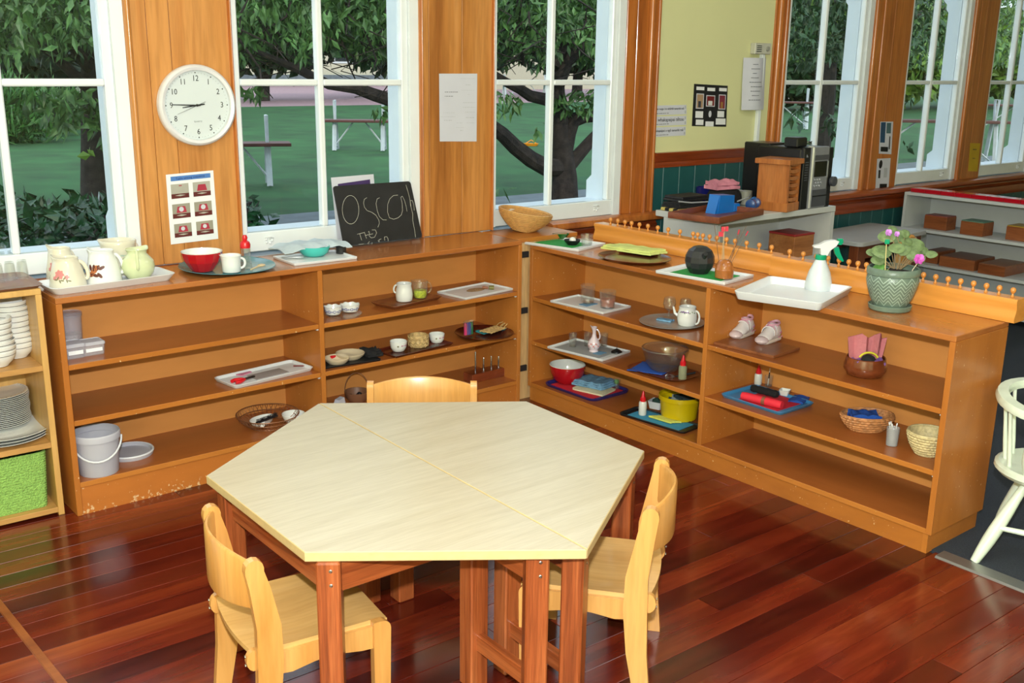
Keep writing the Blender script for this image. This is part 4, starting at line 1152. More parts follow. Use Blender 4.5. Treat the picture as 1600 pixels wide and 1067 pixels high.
# leaning laminated sheet and chalkboard
q1, q2 = aty(517, 277.5, -0.007), aty(583.5, 272, -0.007)
t = thing('laminated_sheet', 'white laminated sheet with a purple band behind the chalkboard', 'sign', (0, 0, 0))
dn = Vector((0.018, -0.006, -0.262))
quad([q1, q2, q2 + dn, q1 + dn], 0.001).build('sheet', M_PAPERG, t, smooth=False)
e1 = (q2 - q1); b1 = q1 + e1 * 0.14 + dn * 0.11 + Vector((0, -0.0012, 0)); b2 = q1 + e1 * 0.90 + dn * 0.08 + Vector((0, -0.0012, 0))
quad([b1, b2, b2 + dn * 0.15, b1 + dn * 0.15], 0.0004).build('purple_band', plain('purple_ink', (66, 46, 96), .5), t, smooth=False)
cbs = [aty(519.7, 291.0, -0.03), aty(640.5, 283, -0.03), aty(659.5, 370.6, -0.075), aty(537, 384.5, -0.075)]
t = thing('chalkboard', 'small black chalkboard with chalk writing leaning on the window', 'chalkboard', (0, 0, 0))
nb = (cbs[1] - cbs[0]).cross(cbs[3] - cbs[0]).normalized()
if nb.y > 0: nb = -nb


def bl(u, v): return (cbs[0] * (1 - u) + cbs[1] * u) * (1 - v) + (cbs[3] * (1 - u) + cbs[2] * u) * v


rc = []
for (cu, cv, a0) in ((.035, .05, 180), (.965, .05, 270), (.965, .95, 0), (.035, .95, 90)):
    rc += [(cu + .035 * math.cos(math.radians(a0 + 22.5 * i)), cv + .05 * math.sin(math.radians(a0 + 22.5 * i))) for i in range(5)]
lp0 = [bl(u, v) for u, v in rc]
MB().loft([[tuple(p - nb * 0.002) for p in lp0], [tuple(p + nb * 0.003) for p in lp0]]).build('board', plain('blackboard_black', (26, 27, 29), 0.6, var=.25, scale=14), t, smooth=False)


def uvp(x_, y_):                            # crop position on the board to board coordinates
    ax, ay, bx_, by_, cx_, cy_, dx_, dy_ = 150, 240, 1060, 175, 1205, 835, 265, 930
    v = (y_ - (ay + (by_ - ay) * .5)) / ((cy_ + dy_) / 2 - (ay + by_) / 2)
    for _ in range(4):
        xl = ax + (dx_ - ax) * v; xr = bx_ + (cx_ - bx_) * v; u = (x_ - xl) / (xr - xl)
        yt_ = ay + (by_ - ay) * u; yb_ = dy_ + (cy_ - dy_) * u; v = (y_ - yt_) / (yb_ - yt_)
    return bl(u, v) + nb * 0.0036


strokes = [[(250 + 95 * (1 - math.cos(a)), 510 - 165 * math.sin(a)) for a in [2 * PI * i / 22 for i in range(23)]],
           [(535, 370), (505, 390), (495, 430), (505, 480), (535, 520), (590, 540), (640, 575), (672, 630), (678, 670), (660, 715)],
           [(685, 370), (655, 385), (642, 440), (655, 520), (680, 590), (720, 628), (765, 630)],
           [(905, 340), (850, 345), (805, 385), (780, 450), (778, 540), (800, 605), (850, 622), (905, 605), (945, 570), (960, 520), (955, 430), (940, 365), (960, 352), (985, 400), (1005, 470), (1015, 530)],
           [(1005, 220), (1030, 300), (1055, 400), (1065, 480), (1085, 560), (1085, 640), (1105, 740), (1118, 835)],
           [(1060, 470), (1055, 405), (1080, 400), (1100, 450), (1105, 520)],
           [(415, 795), (500, 775)], [(445, 785), (468, 865)], [(500, 770), (525, 845)], [(508, 810), (550, 800)], [(545, 770), (555, 760), (560, 800), (600, 790)], [(590, 745), (630, 745), (645, 780), (620, 830), (580, 838), (555, 815), (560, 780)],
           [(430, 912), (495, 908)], [(560, 880), (540, 900), (545, 915)], [(590, 890), (585, 915)], [(660, 870), (675, 890)], [(700, 850), (670, 862), (675, 885)], [(740, 870), (735, 830), (765, 825), (780, 850), (782, 885)]]
m = MB()
for s_ in strokes:
    for a_, b_ in zip(s_, s_[1:]):
        A3, B3 = uvp(*a_), uvp(*b_); d_ = (B3 - A3).normalized(); sd = d_.cross(nb) * 0.0007
        b = len(m.v); m.v += [tuple(A3 + sd), tuple(A3 - sd), tuple(B3 - sd), tuple(B3 + sd)]; m.f.append((b, b + 1, b + 2, b + 3))
stuff(m.build('chalk_writing', M_CHALK, t, smooth=False, recalc=False))

# wicker basket on the corner cabinet
cW = at(816, 361, 0.776); tl_ = Matrix.Rotation(0.16, 4, Vector((ray(816, 350).x, ray(816, 350).y, 0)).normalized())
t = thing('wicker_basket', 'wide golden wicker basket leaning on the corner cabinet', 'basket', (cW.x, cW.y, 0.7775))
RW, HW = 0.126, 0.094
pr = [(0.30, 0), (0.34, 0.02)]
for i in range(1, 15):
    f = i / 15; r = 0.34 + 0.66 * (1 - (1 - f) ** 1.7)
    pr += [(r + 0.016, f - 0.02), (r - 0.004, f + 0.012)]
pr += [(1.0, 1.0)]
MB()
vessel(sc(pr, RW, HW), 0.004, 36).xf(0, tl_).build('woven_body', M_WICKER, t, angle=80)
MB().tube([(RW * math.cos(a), RW * math.sin(a), HW) for a in [2 * PI * i / 36 for i in range(37)]], 0.0045, 6).xf(0, tl_).build('rim', M_WICKER, t)
for k in range(11):
    f = (k + .6) / 11.5; r_ = RW * (0.34 + 0.66 * (1 - (1 - f) ** 1.7)) + .0015
    MB().tube([(r_ * math.cos(a), r_ * math.sin(a), HW * f) for a in [2 * PI * i / 36 for i in range(37)]], 0.0034, 6).xf(0, tl_).build('coil', M_WICKER, t)
for k in range(6):
    a = 2 * PI * k / 6 + .3
    MB().tube([((rad_at(sc(pr, RW, HW), z_ * HW) + 0.004) * math.cos(a), (rad_at(sc(pr, RW, HW), z_ * HW) + .004) * math.sin(a), z_ * HW) for z_ in (0.02, .2, .4, .6, .8, 1.0)], 0.0025, 5).xf(0, tl_).build('stake', M_WICKER, t)

# ------------------------------------------------------------------ first unit, left bay
z = ZA[0]
c, R, H = fit(114, 35, 481, 544, z, 0.85, 1.0)
t = thing('round_container', 'tall round clear container with a lid on the top left shelf', 'container', (c.x, c.y, z))
vessel([(R * .84, 0), (R * .86, .003), (R * .95, H * .88)], 0.002).build('body', M_PLAS, t); MB().lathe([(R, H * .86), (R, H * .95), (R * .9, H * .97), (R * .9, H * .94)], 28, True, True).build('lid', M_PLAS, t)
MB().lathe([(R * .8, .003), (R * .82, H * .35)], 20, True, True).build('contents', plain('pale_beads', (200, 190, 176), .6, var=.2, scale=120), t)


def lidbox(label, px, yb, w, d, h, z, ang):
    c = at(px, yb, z); t = thing('lidded_box', label, 'container', (c.x, c.y, z), ang, 'small lidded plastic boxes')
    MB().loft([rr(w * .88, d * .88, .008, 0), rr(w * .97, d * .97, .009, h * .8), rr(w * .93, d * .93, .009, h * .8), rr(w * .84, d * .84, .008, .002)]).build('body', M_PLAS, t)
    MB().loft([rr(w, d, .01, h * .78), rr(w, d, .01, h * .93), rr(w * .9, d * .9, .01, h), rr(w * .86, d * .86, .01, h * .94)]).build('lid', M_FROST, t)
    MB().box(-w * .34, w * .34, -d * .492, -d * .484, h * .3, h * .56).build('paper_label', M_PAPER, t, smooth=False)


lidbox('small clear lidded box next to the side panel, nearer the shelf front', 114, 557, .072, .08, .052, z, angA)
lidbox('small clear lidded box right of its twin on the top left shelf', 143, 552, .082, .072, .048, z, angA)
z = ZA[1]
t, c, w_, d_, an_ = tray('long white handled tray with red snips on the middle left shelf', (338, 588), (367.5, 603.5), (492, 573.5), z, M_WTRAY, 0.014, 0.02, 0.006, 0.005)


def on(px, py, zz): p = at(px, py, zz); return (p.x, p.y, zz)


ZI = z + 0.0045
P = on(419, 584.5, ZI); t = thing('card_sheet', 'grey card sheet lying in the long white tray', 'paper', P, an_); MB().box(-.075, .075, -.035, .035, 0, .002).build('sheet', plain('grey_card', (150, 142, 140), .6), t, smooth=False)
P = on(380, 583.5, ZI); t = thing('card_sheet', 'pink card sheet sticking out beside the grey card', 'paper', P, an_ + .3); MB().box(-.03, .03, -.018, .018, 0, .003).build('sheet', plain('pink_card', (214, 130, 160), .6), t, smooth=False)
P = on(405, 574.5, ZI); t = thing('card_strip', 'yellow strip behind the grey card', 'paper', P, an_); MB().box(-.035, .03, -.006, .006, 0, .003).build('strip', plain('yellow_card', (226, 214, 60), .6), t, smooth=False)
P = on(380, 592.5, ZI + .008)
t = thing('snips', 'red handled snips at the left end of the long white tray', 'scissors', P, an_ + 0.12)
for s_ in (-1, 1):
    MB().tube([(-.045, .012 * s_, 0), (-.03, .016 * s_, 0), (-.01, .010 * s_, 0), (.005, .004 * s_, 0)], [.007, .008, .007, .005], 8).build('red_handle', M_REDP, t)
MB().loft([rr(.05, .012, .003, -.002, 4, .03), rr(.05, .012, .003, .002, 4, .03)]).build('blades', M_BLACK, t)
P = on(467, 571.5, ZI + .004); t = thing('pencil', 'short dark red pencil at the right end of the long white tray', 'pencil', P, an_ - .75); MB().tube([(-.022, 0, 0), (.016, 0, 0), (.022, 0, 0)], [.0032, .0032, .001], 6).build('shaft', plain('maroon', (110, 34, 32), .4), t)
# bucket, lid, wire basket
z = ZA[2]
c, R, H = fit(155.5, 71, 661, 746.5, z, 0.82, 1.0)
t = thing('bucket', 'translucent white plastic bucket on the bottom left shelf', 'bucket', (c.x, c.y, z))
vessel(sc([(.8, 0), (.82, .02), (.93, .8), (.94, .84), (1.0, .85), (1.0, .97), (.98, 1.0)], R, H), .003, 36).build('body', M_FROST, t)
fa_ = facing(c)
hp = []
for i in range(17):
    a = PI * i / 16; s_ = math.cos(a); d_ = math.sin(a)
    hp.append((R * 1.02 * (s_ * math.cos(fa_ + PI / 2)) + R * (.1 + .95 * d_) * 0.98 * math.cos(fa_) * d_ ** .3, R * 1.02 * (s_ * math.sin(fa_ + PI / 2)) + R * (.1 + .95 * d_) * .98 * math.sin(fa_) * d_ ** .3, H * (.84 - .42 * d_)))
MB().tube(hp, .0036, 8).build('handle', M_WTRAY, t)
c, R, H = fit(203, 70, 694, 722, z)
t = thing('round_cover', 'white rimmed bucket lid lying behind the bucket', 'lid', (c.x, c.y, z))
vessel([(R * .97, 0), (R, .004), (R, .016)], .006, 36).build('body', M_FROST, t)
MB().tube([(R * math.cos(a), R * math.sin(a), .016) for a in [2 * PI * i / 36 for i in range(37)]], .004, 6).build('rim', M_WTRAY, t)
cw_ = at(419, 664, z)
t = thing('wire_basket', 'low copper wire basket with white dishes on the bottom left shelf', 'basket', (cw_.x, cw_.y, z))
M_COPPER = plain('copper_wire', (150, 106, 78), .35, .6)
m = MB(); rw = .125
for k in range(40):
    a = 2 * PI * k / 40
    m.tube([(rw * .62 * math.cos(a), rw * .62 * math.sin(a), .003), (rw * .9 * math.cos(a + .09), rw * .9 * math.sin(a + .09), .03), (rw * math.cos(a + .02), rw * math.sin(a + .02), .05)], .0009, 4)
    m.tube([(rw * .62 * math.cos(a), rw * .62 * math.sin(a), .003), (rw * .9 * math.cos(a - .09), rw * .9 * math.sin(a - .09), .03), (rw * math.cos(a - .02), rw * math.sin(a - .02), .05)], .0009, 4)
stuff(m.build('wire_mesh', M_COPPER, t))
for r_, z_ in ((.62, .003), (.9, .03), (1.0, .05)):
    MB().tube([(rw * r_ * math.cos(a), rw * r_ * math.sin(a), z_) for a in [2 * PI * i / 30 for i in range(31)]], .0018, 5).build('ring', M_COPPER, t)
P = on(410, 664, z + .006); t = thing('boat_dish', 'white boat shaped dish in the wire basket', 'dish', P, .3); vessel([(.03, 0), (.05, .012), (.06, .03)], .003, 24, sy=.55).build('body', M_PORC, t)
P = on(417, 656, z + .045); t = thing('brush', 'black bristled brush across the white dish in the wire basket', 'brush', P, .35); MB().box(-.055, .055, -.008, .008, 0, .006, .002).build('back', M_BLACK, t, smooth=False)
m = MB()
for i in range(60): x_ = -.052 + .104 * (i % 20) / 19; y_ = -.005 + .005 * (i // 20); m.tube([(x_, y_, .005), (x_ + .002 * math.sin(i), y_, .016)], .0012, 3)
stuff(m.build('bristles', M_BLACK, t))
c, R, H = fit(410, 11, 663, 674, z + .006); t = thing('tiny_cup', 'tiny white cup in a wire holder in the wire basket', 'cup', (c.x - .0, c.y, z + .02)); vessel([(R * .7, 0), (R, .024)], .002, 14).build('body', M_PORC, t); handle(R * .9, .006, R * .9, .02, .006, .0008, 8, .5, 1, 'wire_handle', M_METAL, t)
c, R, H = fit(459, 36, 640, 664, z, .5, 1.0); t = thing('bowl', 'small white bowl right of the wire basket, half behind the table', 'bowl', (c.x, c.y, z)); vessel(sc([(.45, 0), (.8, .35), (.97, .8), (1, 1)], R, H), .003).build('body', M_PORC, t)

# ------------------------------------------------------------------ first unit, right bay
z = ZA[0]
c, R, H = fit(537, 58, 487, 499.5, z, .8, 1.0)
t = thing('glass_dish', 'cut glass dish under the two blue patterned cups', 'dish', (c.x, c.y, z)); vessel([(R * .6, 0), (R * .85, .004), (R, .013)], .002, 20).build('body', M_GLASS, t, angle=10)
M_COB = plain('cobalt_print', (40, 58, 140), .3)
for (px, w, yt, yb, lb) in ((520.6, 28, 475, 493, 'blue patterned white cup on the glass dish, nearer the divider'), (547, 30, 471.5, 488.5, 'blue patterned white cup on the glass dish, right of its twin')):
    c, R, H = fit(px, w, yt, yb, z + .006, .8, 1.0)
    t = thing('scalloped_cup', lb, 'cup', (c.x, c.y, z + .006), 0, 'blue patterned cups'); n = 40; pr = sc([(.75, 0), (.8, .05), (.97, .5), (1.0, .9), (1.03, 1.0)], R, H)
    loops = []
    for r, zz in [(0.0005, 0)] + pr + [(r - .003, max(zz, .003)) for r, zz in pr[::-1]] + [(.0005, .003)]:
        loops.append([(r * (1 + .03 * (zz / H) ** 3 * math.cos(8 * 2 * PI * j / n)) * math.cos(2 * PI * j / n), r * (1 + .03 * (zz / H) ** 3 * math.cos(8 * 2 * PI * j / n)) * math.sin(2 * PI * j / n), zz + .0016 * (zz / H) ** 4 * math.cos(8 * 2 * PI * j / n)) for j in range(n)])
    MB().loft(loops, False, False).build('body', M_PORC, t, angle=60)
    m = MB()
    for k in range(10):
        a = 2 * PI * k / 10; s_ = 2 * PI * R / 10
        for dx in (-1, 1): decal(m, pr, a + dx * .1, H * .36, ell(s_ * .2, s_ * .07, dx * .8, 6))
        for dx in (-1, 1): decal(m, pr, a + dx * .1, H * .56, ell(s_ * .2, s_ * .07, -dx * .8, 6))
        decal(m, pr, a + PI / 10, H * .46, ell(s_ * .1, s_ * .16, 0, 6))
    m.build('blue_pattern', M_COB, t, smooth=False, recalc=False)
t, c, w_, d_, an_ = tray('brown carved wooden tray with a white jug and a glass jug', (588.6, 469), (616.4, 480), (692, 462.5), z, M_MWOOD, .016, .01, .016, .005)
jug('plain white jug with its handle to the left on the carved wooden tray', 631.7, 27, 440, 472.5, z + .005, [(.88, 0), (.95, .05), (1.0, .35), (.92, .68), (.84, .82), (.9, 1.0)], M_PORC, hth=2.5, hout=.012, hr=.003, hz=(.45, .9), rb=.88, rt=.9)
t, c, R, H, P_ = jug('clear glass jug half full of yellow beads on the wooden tray', 656.5, 24, 436, 468, z + .005, [(.75, 0), (.9, .06), (.98, .3), (1.0, .6), (1.06, 1.0)], M_GLASS, hth=-.5, hout=.016, hr=.003, hz=(.3, .9), rb=.8, rt=1.05, spout=.006, sp_th=2.6, th=.0025)
stuff(MB().lathe([(R * .7, .004), (R * .86, H * .2), (R * .86, H * .46), (R * .5, H * .5)], 20, True, True).build('yellow_beads', plain('yellow_beads', (206, 216, 40), .4, var=.25, scale=150), t))
t, c, w_, d_, an_ = tray('white slab tray with grain and a wooden scoop', (690, 453.5), (728, 465.5), (803, 450), z, M_WTRAY, .010, .003, .001, .006)
P = on(743, 453, z + .0045)
m = MB(); r_ = random.Random(4)
m.lathe([(.052, 0), (.045, .003), (.02, .0065), (.0005, .008)], 20, True, False, sy=.55)
t = thing('grain', 'pile of tan grain in the white slab tray', 'grain', P, an_); stuff(m.build('grain_pile', plain('tan_grain', (186, 146, 104), .8, var=.3, scale=260, bump=1, bscale=400), t))
P = on(764, 449.5, z + .012); t = thing('scoop', 'short wooden scoop lying on the grain', 'scoop', P, an_ - .7)
m = MB(); m.tube([(-.03, 0, .002), (-.005, 0, 0)], [.006, .005], 8); m.build('grip', M_MWOOD, t); vessel([(.009, 0), (.011, .022)], .002, 12).xf(0, Matrix.Rotation(PI / 2, 4, 'Y')).build('cup', plain('olive_wood', (112, 108, 50), .5), t)
z = ZA[1]
t, c, w_, d_, an_ = tray('black tray under the beige double dish', (512, 577), (596, 561), (576, 550), z, M_BLACK, .008, .008, .002, .003)
t = thing('double_dish', 'beige two-lobed dish with something red in the front lobe', 'dish', (0, 0, z + .005))
M_BEIGE = plain('beige_melamine', (208, 190, 160), .35)
for (px, py, wpx) in ((547, 553.5, 46), (526.5, 561, 40)):
    p = at(px, py, z + .02); R = wpx / 2 * mpp(p)
    vessel([(R * .7, 0), (R * .95, .014), (R, .022)], .0035, 30, c=(p.x, p.y, 0)).build('lobe', M_BEIGE, t)
P = on(520, 559, z + .012); t = thing('red_sponge', 'red piece inside the beige dish beside the divider', 'sponge', P, .3); MB().box(-.016, .016, -.012, .012, 0, .012, .003).build('block', M_REDP, t)
cloth('black_cloth', 'crumpled black cloth at the right end of the black tray', on(580, 556, z), .085, .07, an_, z + .006, M_BLACKF, 3, .012, .006, 5, 2)
t, c, w_, d_, an_ = tray('dark red lacquered tray with two cups and a woven basket', (594, 544), (618, 557), (709, 535.5), z, M_DWOOD, .012, .004, .008, .004)
M_MAG = plain('mauve_band', (176, 90, 130), .3)
for (px, w, yt, yb, lb) in ((622.7, 27, 529, 550.5, 'white cup with a mauve band, left of the woven basket'), (682.5, 24.5, 518, 537, 'white cup with a mauve band, right of the woven basket')):
    c, R, H = fit(px, w, yt, yb, z + .0045, .75, 1.0); pr = sc([(.62, 0), (.72, .06), (.92, .4), (.98, .75), (1, 1)], R, H)
    t = thing('tea_cup', lb, 'cup', (c.x, c.y, z + .0045), 0, 'cups on the lacquered tray'); vessel(pr, .0028).build('body', M_PORC, t)
    m = MB()
    for dth in (.75, 2.6, -1.6): decal(m, pr, facing(c) + dth, H * .66, [(-.014, -.003), (.014, -.003), (.014, .003), (-.014, .003)])
    m.build('mauve_print', M_MAG, t, smooth=False, recalc=False); m = MB(); decal(m, pr, facing(c) - .05, H * .62, ell(.004, .004)); m.build('crest_print', GR, t, smooth=False, recalc=False)
c, R, H = fit(653.7, 32, 517, 544, z + .0045, .9, 1.0)
t = thing('flax_basket', 'small square woven flax basket between two cups', 'basket', (c.x, c.y, z + .0045), .2)
M_FLAX = plain('pale_flax', (204, 172, 116), .55, var=.2, scale=70)
vessel([(R * .86, 0), (R * .95, H * .5), (R * .93, H * .92)], .003, 16).build('inner_body', M_FLAX, t)
for k in range(12):
    for j in range(3):
        a = 2 * PI * (k + .5 * (j % 2)) / 12; zc = H * (.17 + .29 * j); rr_ = R * .97; s_ = 2 * PI * R / 12 * .52; hh = H * .19
        mm = Matrix.Rotation(a, 4, 'Z') @ Matrix.Translation((rr_, 0, zc)) @ Matrix.Rotation(.12 * (-1) ** j, 4, 'Y')
        MB().loft([[(0, -s_, 0), (0, 0, -hh), (0, s_, 0), (0, 0, hh)], [(.0025, -s_ * .8, 0), (.0025, 0, -hh * .8), (.0025, s_ * .8, 0), (.0025, 0, hh * .8)]]).xf(0, mm).build('weave_strip', M_FLAX, t, smooth=False)
P = on(676, 541, z + .009); t = thing('tongs', 'small silver tongs in front of the woven basket', 'tongs', P, .25)
for s_ in (-1, 1): MB().tube([(-.04, .0, 0), (0, .006 * s_, 0), (.04, .005 * s_, .001)], [.002, .003, .003], 6, flat=.5).build('arm', M_METAL, t)
t, cO, a_, b_ = oval('boat shaped dark wooden dish with a teal cloth and flax paddle', 756.5, 519, 92, 24, z, M_DWOOD, angA + .05, .018, 'wooden_dish', 'dish', prof=[(.5, 0), (.62, .1), (.85, .55), (1.0, 1.0)])
cloth('teal_cloth', 'teal cloth lying in the boat shaped dish', on(768, 520, z), .15, .06, angA + .05, z + .011, plain('teal_cloth', (44, 136, 146), .9, bump=.3), 3, .003, .003, 8)
P = on(732, 523, z + .008); t = thing('marble_bag', 'small bag of pink, blue and green pieces at the left end of the dish', 'bag', P, .1)
for k, (cc_, nm) in enumerate((((200, 60, 110), 'pink_piece'), ((90, 60, 150), 'purple_piece'), ((40, 80, 160), 'blue_piece'), ((30, 120, 70), 'green_piece'))):
    MB().tube([(-.018 + .012 * k, 0, .002), (-.018 + .012 * k, 0, .05), (-.020 + .0125 * k, 0, .058)], [.0075, .0078, .004], 8).build(nm, plain(nm + '_mat', cc_, .3), t)
vessel([(.02, 0), (.028, .05), (.031, .064)], .0008, 14, sy=.5).build('clear_bag', M_GLASS, t)
P = on(771, 515.5, z + .019); t = thing('flax_paddle', 'plaited flax paddle with loop handles on the teal cloth', 'paddle', P, angA + .28)
for j in range(7):
    m = MB(); y_ = -.03 + .01 * j
    m.tube([(-.062 + .012 * i, y_ + .0, .002 + .0016 * ((i + j) % 2)) for i in range(11)], .0052, 6, flat=.55); m.build('plaited_strand', M_FLAX, t)
for s_ in (-1, 1): MB().tube([(.05, s_ * .022, .003), (.075, s_ * .022, .014), (.098, s_ * .012, .018), (.095, s_ * .002, .016), (.06, s_ * .004, .006)], .002, 6).build('loop_handle', M_FLAX, t)
z = ZA[2]
P = at(768, 588, z); P = Vector((P.x - .01, P.y, z)); t = thing('peg_block', 'long dark wooden block with four steel pegs and a knob jar', 'block', P, angA)
M_RBLOCK = wood('red_brown_block', [(92, 40, 22), (128, 60, 34), (142, 76, 46)], 'x', 4, 10, .3, .2)
MB().box(-.13, .13, -.035, .035, 0, .04, .002).build('block', M_RBLOCK, t, smooth=False)
for k, (x_, h_) in enumerate(((-.082, .092), (-.034, .056), (.012, .056), (.056, .046))):
    MB().lathe([(.0038, 0), (.0038, .02), (.0045, .022), (.0038, .03), (.0038, h_), (.0028, h_ + .003)], 10, True, True, c=(x_, .005, .04)).build('steel_peg', M_METAL, t)
MB().lathe([(.026, 0), (.03, .006), (.031, .026), (.027, .034), (.012, .038), (.0035, .04), (.0055, .046), (.003, .05)], 20, True, True, c=(.098, 0, .04)).build('knob', M_MWOOD, t)
P = on(558, 626, z); t = thing('handled_basket', 'fine wire basket with a tall hoop handle and dark balls behind the table', 'basket', P, 0)
vessel([(.035, 0), (.05, .02), (.055, .045)], .002, 20).build('wire_body', plain('brown_wire', (120, 80, 56), .5), t)
an0 = facing(Vector(P)) + PI / 2
MB().tube([(.052 * math.cos(a) * math.cos(an0), .052 * math.cos(a) * math.sin(an0), .045 + .082 * math.sin(a)) for a in [PI * i / 16 for i in range(17)]], .0016, 6).build('hoop_handle', plain('brown_wire', (120, 80, 56), .5), t)
for q, lb in (((0, 0), 'shiny dark ball at the front of the hoop handled wire basket'), ((.024, .022), 'dark ball at the back right of the hoop handled wire basket'), ((-.02, .02), 'dark ball at the left of the hoop handled wire basket')):
    o = MB().sphere((0, 0, 0), .013, 12).build('ball', M_BLACK); o.location = (P[0] + q[0], P[1] + q[1], z + .003 + .014); tag(o, lb, 'ball', 'dark balls in the wire basket')
P = on(530, 634, z); t = thing('folded_paper', 'folded white paper beside the divider on the bottom shelf', 'paper', P, .4); MB().prism([(-.03, 0), (.03, 0), (.022, .035), (-.012, .03)], -.012, .012, 'xz').build('sheet', M_PAPERG, t, smooth=False)

# ------------------------------------------------------------------ crockery on the pale unit
z = .809
t = thing('tray', 'brown melamine tray with rounded corners under the upturned glasses', 'tray', (-1.57, -.19, z), 0)
MB().loft([rr(.58, .27, .03, 0), rr(.60, .29, .035, .008), rr(.592, .282, .033, .008), rr(.575, .265, .03, .003)]).build('body', plain('brown_melamine', (128, 84, 66), .3), t)
gl = None
for k, (px, yb, lb) in enumerate(((36, 437, 'upturned clear glass at the right end of the brown tray'), (21, 422, 'upturned clear glass in the back row of the brown tray'), (17, 440, 'upturned clear glass second from the right end of the brown tray'), (3, 424, 'upturned clear glass at the back left of the brown tray'), (-2, 444, 'upturned clear glass at the left edge of the picture'), (5, 412, 'upturned clear glass farthest back on the brown tray'))):
    c = at(px, yb - 3, z + .004)
    if gl is None:
        R, H = 9 * mpp(c), .062
        gl = thing('tumbler', lb, 'glass', (c.x, c.y, z + .0045), 0, 'upturned glasses on the brown tray')
        MB().lathe([(R, 0), (R * .97, H * .3), (R * .8, H * .94), (R * .74, H), (.0005, H), (.0005, H - .006), (R * .7, H - .006), (R * .88, H * .3), (R * .92, 0)], 12, False, False).build('body', M_GLASS, gl, angle=15)
        MB().tube([(R * math.cos(a), R * math.sin(a), .001) for a in [2 * PI * i / 24 for i in range(25)]], .0013, 5).build('lip', M_GLASS, gl)
    else: copy_tree(gl, lb, (c.x, c.y, z + .0045))
M_RIMB = plain('dark_rim_band', (70, 62, 56), .3)
bw = thing('stacked_bowl', '-', 'bowl', (0, 0, 0), 0, 'white bowls stacked on the pale unit')
RB = .061; prb = [(.034, 0), (.036, .004), (.050, .018), (.058, .034), (RB, .052)]
vessel(prb, .003, 30).build('body', M_PORC, bw)
m = MB()
for k in range(30): decal(m, prb, 2 * PI * k / 30, .040, [(-.0065, -.0009), (.0065, -.0009), (.0065, .0009), (-.0065, .0009)])
m.build('grey_line', M_RIMB, bw, smooth=False, recalc=False)
NTH = ['topmost', 'second from the top', 'third from the top', 'fourth from the top', 'fifth from the top', 'sixth from the top', 'seventh from the top', 'eighth from the top', 'ninth from the top', 'tenth from the top', 'eleventh from the top', 'twelfth from the top', 'thirteenth from the top', 'fourteenth from the top', 'fifteenth from the top', 'sixteenth from the top', 'lowest']
z = .546
first = True
for (px, yb, n, nm) in ((27, 557, 9, 'taller bowl stack against the side panel'), (-3, 571, 7, 'front bowl stack cut by the picture edge')):
    c = at(px, yb, z); st_ = .0185
    for k in range(n):
        lb = 'white bowl, %s of the %s' % (NTH[n - 1 - k] if k else 'lowest', nm); rx = .003 * math.sin(k * 1.3); lo = (c.x + rx - .001 * k, c.y, z + .001 + st_ * k)
        if first: bw['label'] = lb; bw.location = lo; first = False
        else: copy_tree(bw, lb, lo, k * .7)
z = .271
pl = thing('dinner_plate', '-', 'plate', (0, 0, 0), 0, 'big white plates under the plate stack')
c = at(6, 682, z)
vessel([(.085, 0), (.09, .002), (.125, .008), (.152, .013)], .003, 48).build('body', M_PORC, pl)
for k in range(3):
    lb = 'big white plate, %s of the three under the patterned plates' % ('lowest', 'middle one', 'uppermost')[k]; lo = (c.x + .003 * k, c.y - .002 * k, z + .001 + .011 * k)
    if k == 0: pl['label'] = lb; pl.location = lo
    else: copy_tree(pl, lb, lo)
sp_ = thing('side_plate', '-', 'plate', (0, 0, 0), 0, 'patterned plates in the tall stack')
vessel([(.055, 0), (.060, .0015), (.085, .003), (.1035, .0052)], .0026, 40).build('body', M_PORC, sp_)
m = MB()
for k in range(36):
    a = 2 * PI * k / 36; r_ = .094; m.lathe([(.0025, 0), (.0004, .0003)], 5, True, False, c=(r_ * math.cos(a), r_ * math.sin(a), .0074))
stuff(m.build('border_print', plain('muted_border', (130, 110, 104), .4), sp_, smooth=False))
c = at(1, 674, z); n = 17
for k in range(n):
    lb = 'patterned plate, %s of the tall plate stack' % (NTH[n - 1 - k] if k else 'lowest'); lo = (c.x + .0015 * math.sin(k), c.y, z + .0365 + .0066 * k)
    if k == 0: sp_['label'] = lb; sp_.location = lo
    else: copy_tree(sp_, lb, lo, k * .5)
z = .031
M_LIME = plain('lime_woven_fabric', (150, 196, 96), .85, var=.12, scale=120, bump=.9, bscale=180)
t = thing('storage_basket', 'lime green woven storage basket on the bottom shelf of the pale unit', 'basket', (-1.475, -.20, z), 0)
w_, d_, h_ = .315, .235, .205
MB().loft([rr(w_ * .93, d_ * .93, .02, 0), rr(w_, d_, .022, h_), rr(w_ - .008, d_ - .008, .02, h_), rr(w_ * .93 - .008, d_ * .93 - .008, .018, .004)]).build('body', M_LIME, t)
for k in range(22):                                            # woven courses on the front
    zz = .006 + k * .009; f = .93 + .07 * zz / h_
    MB().loft([rr(w_ * f + .0014, d_ * f + .0014, .02, zz), rr(w_ * f + .003, d_ * f + .003, .02, zz + .0035), rr(w_ * f + .0014, d_ * f + .0014, .02, zz + .007)], False, False).build('woven_course', M_LIME, t)
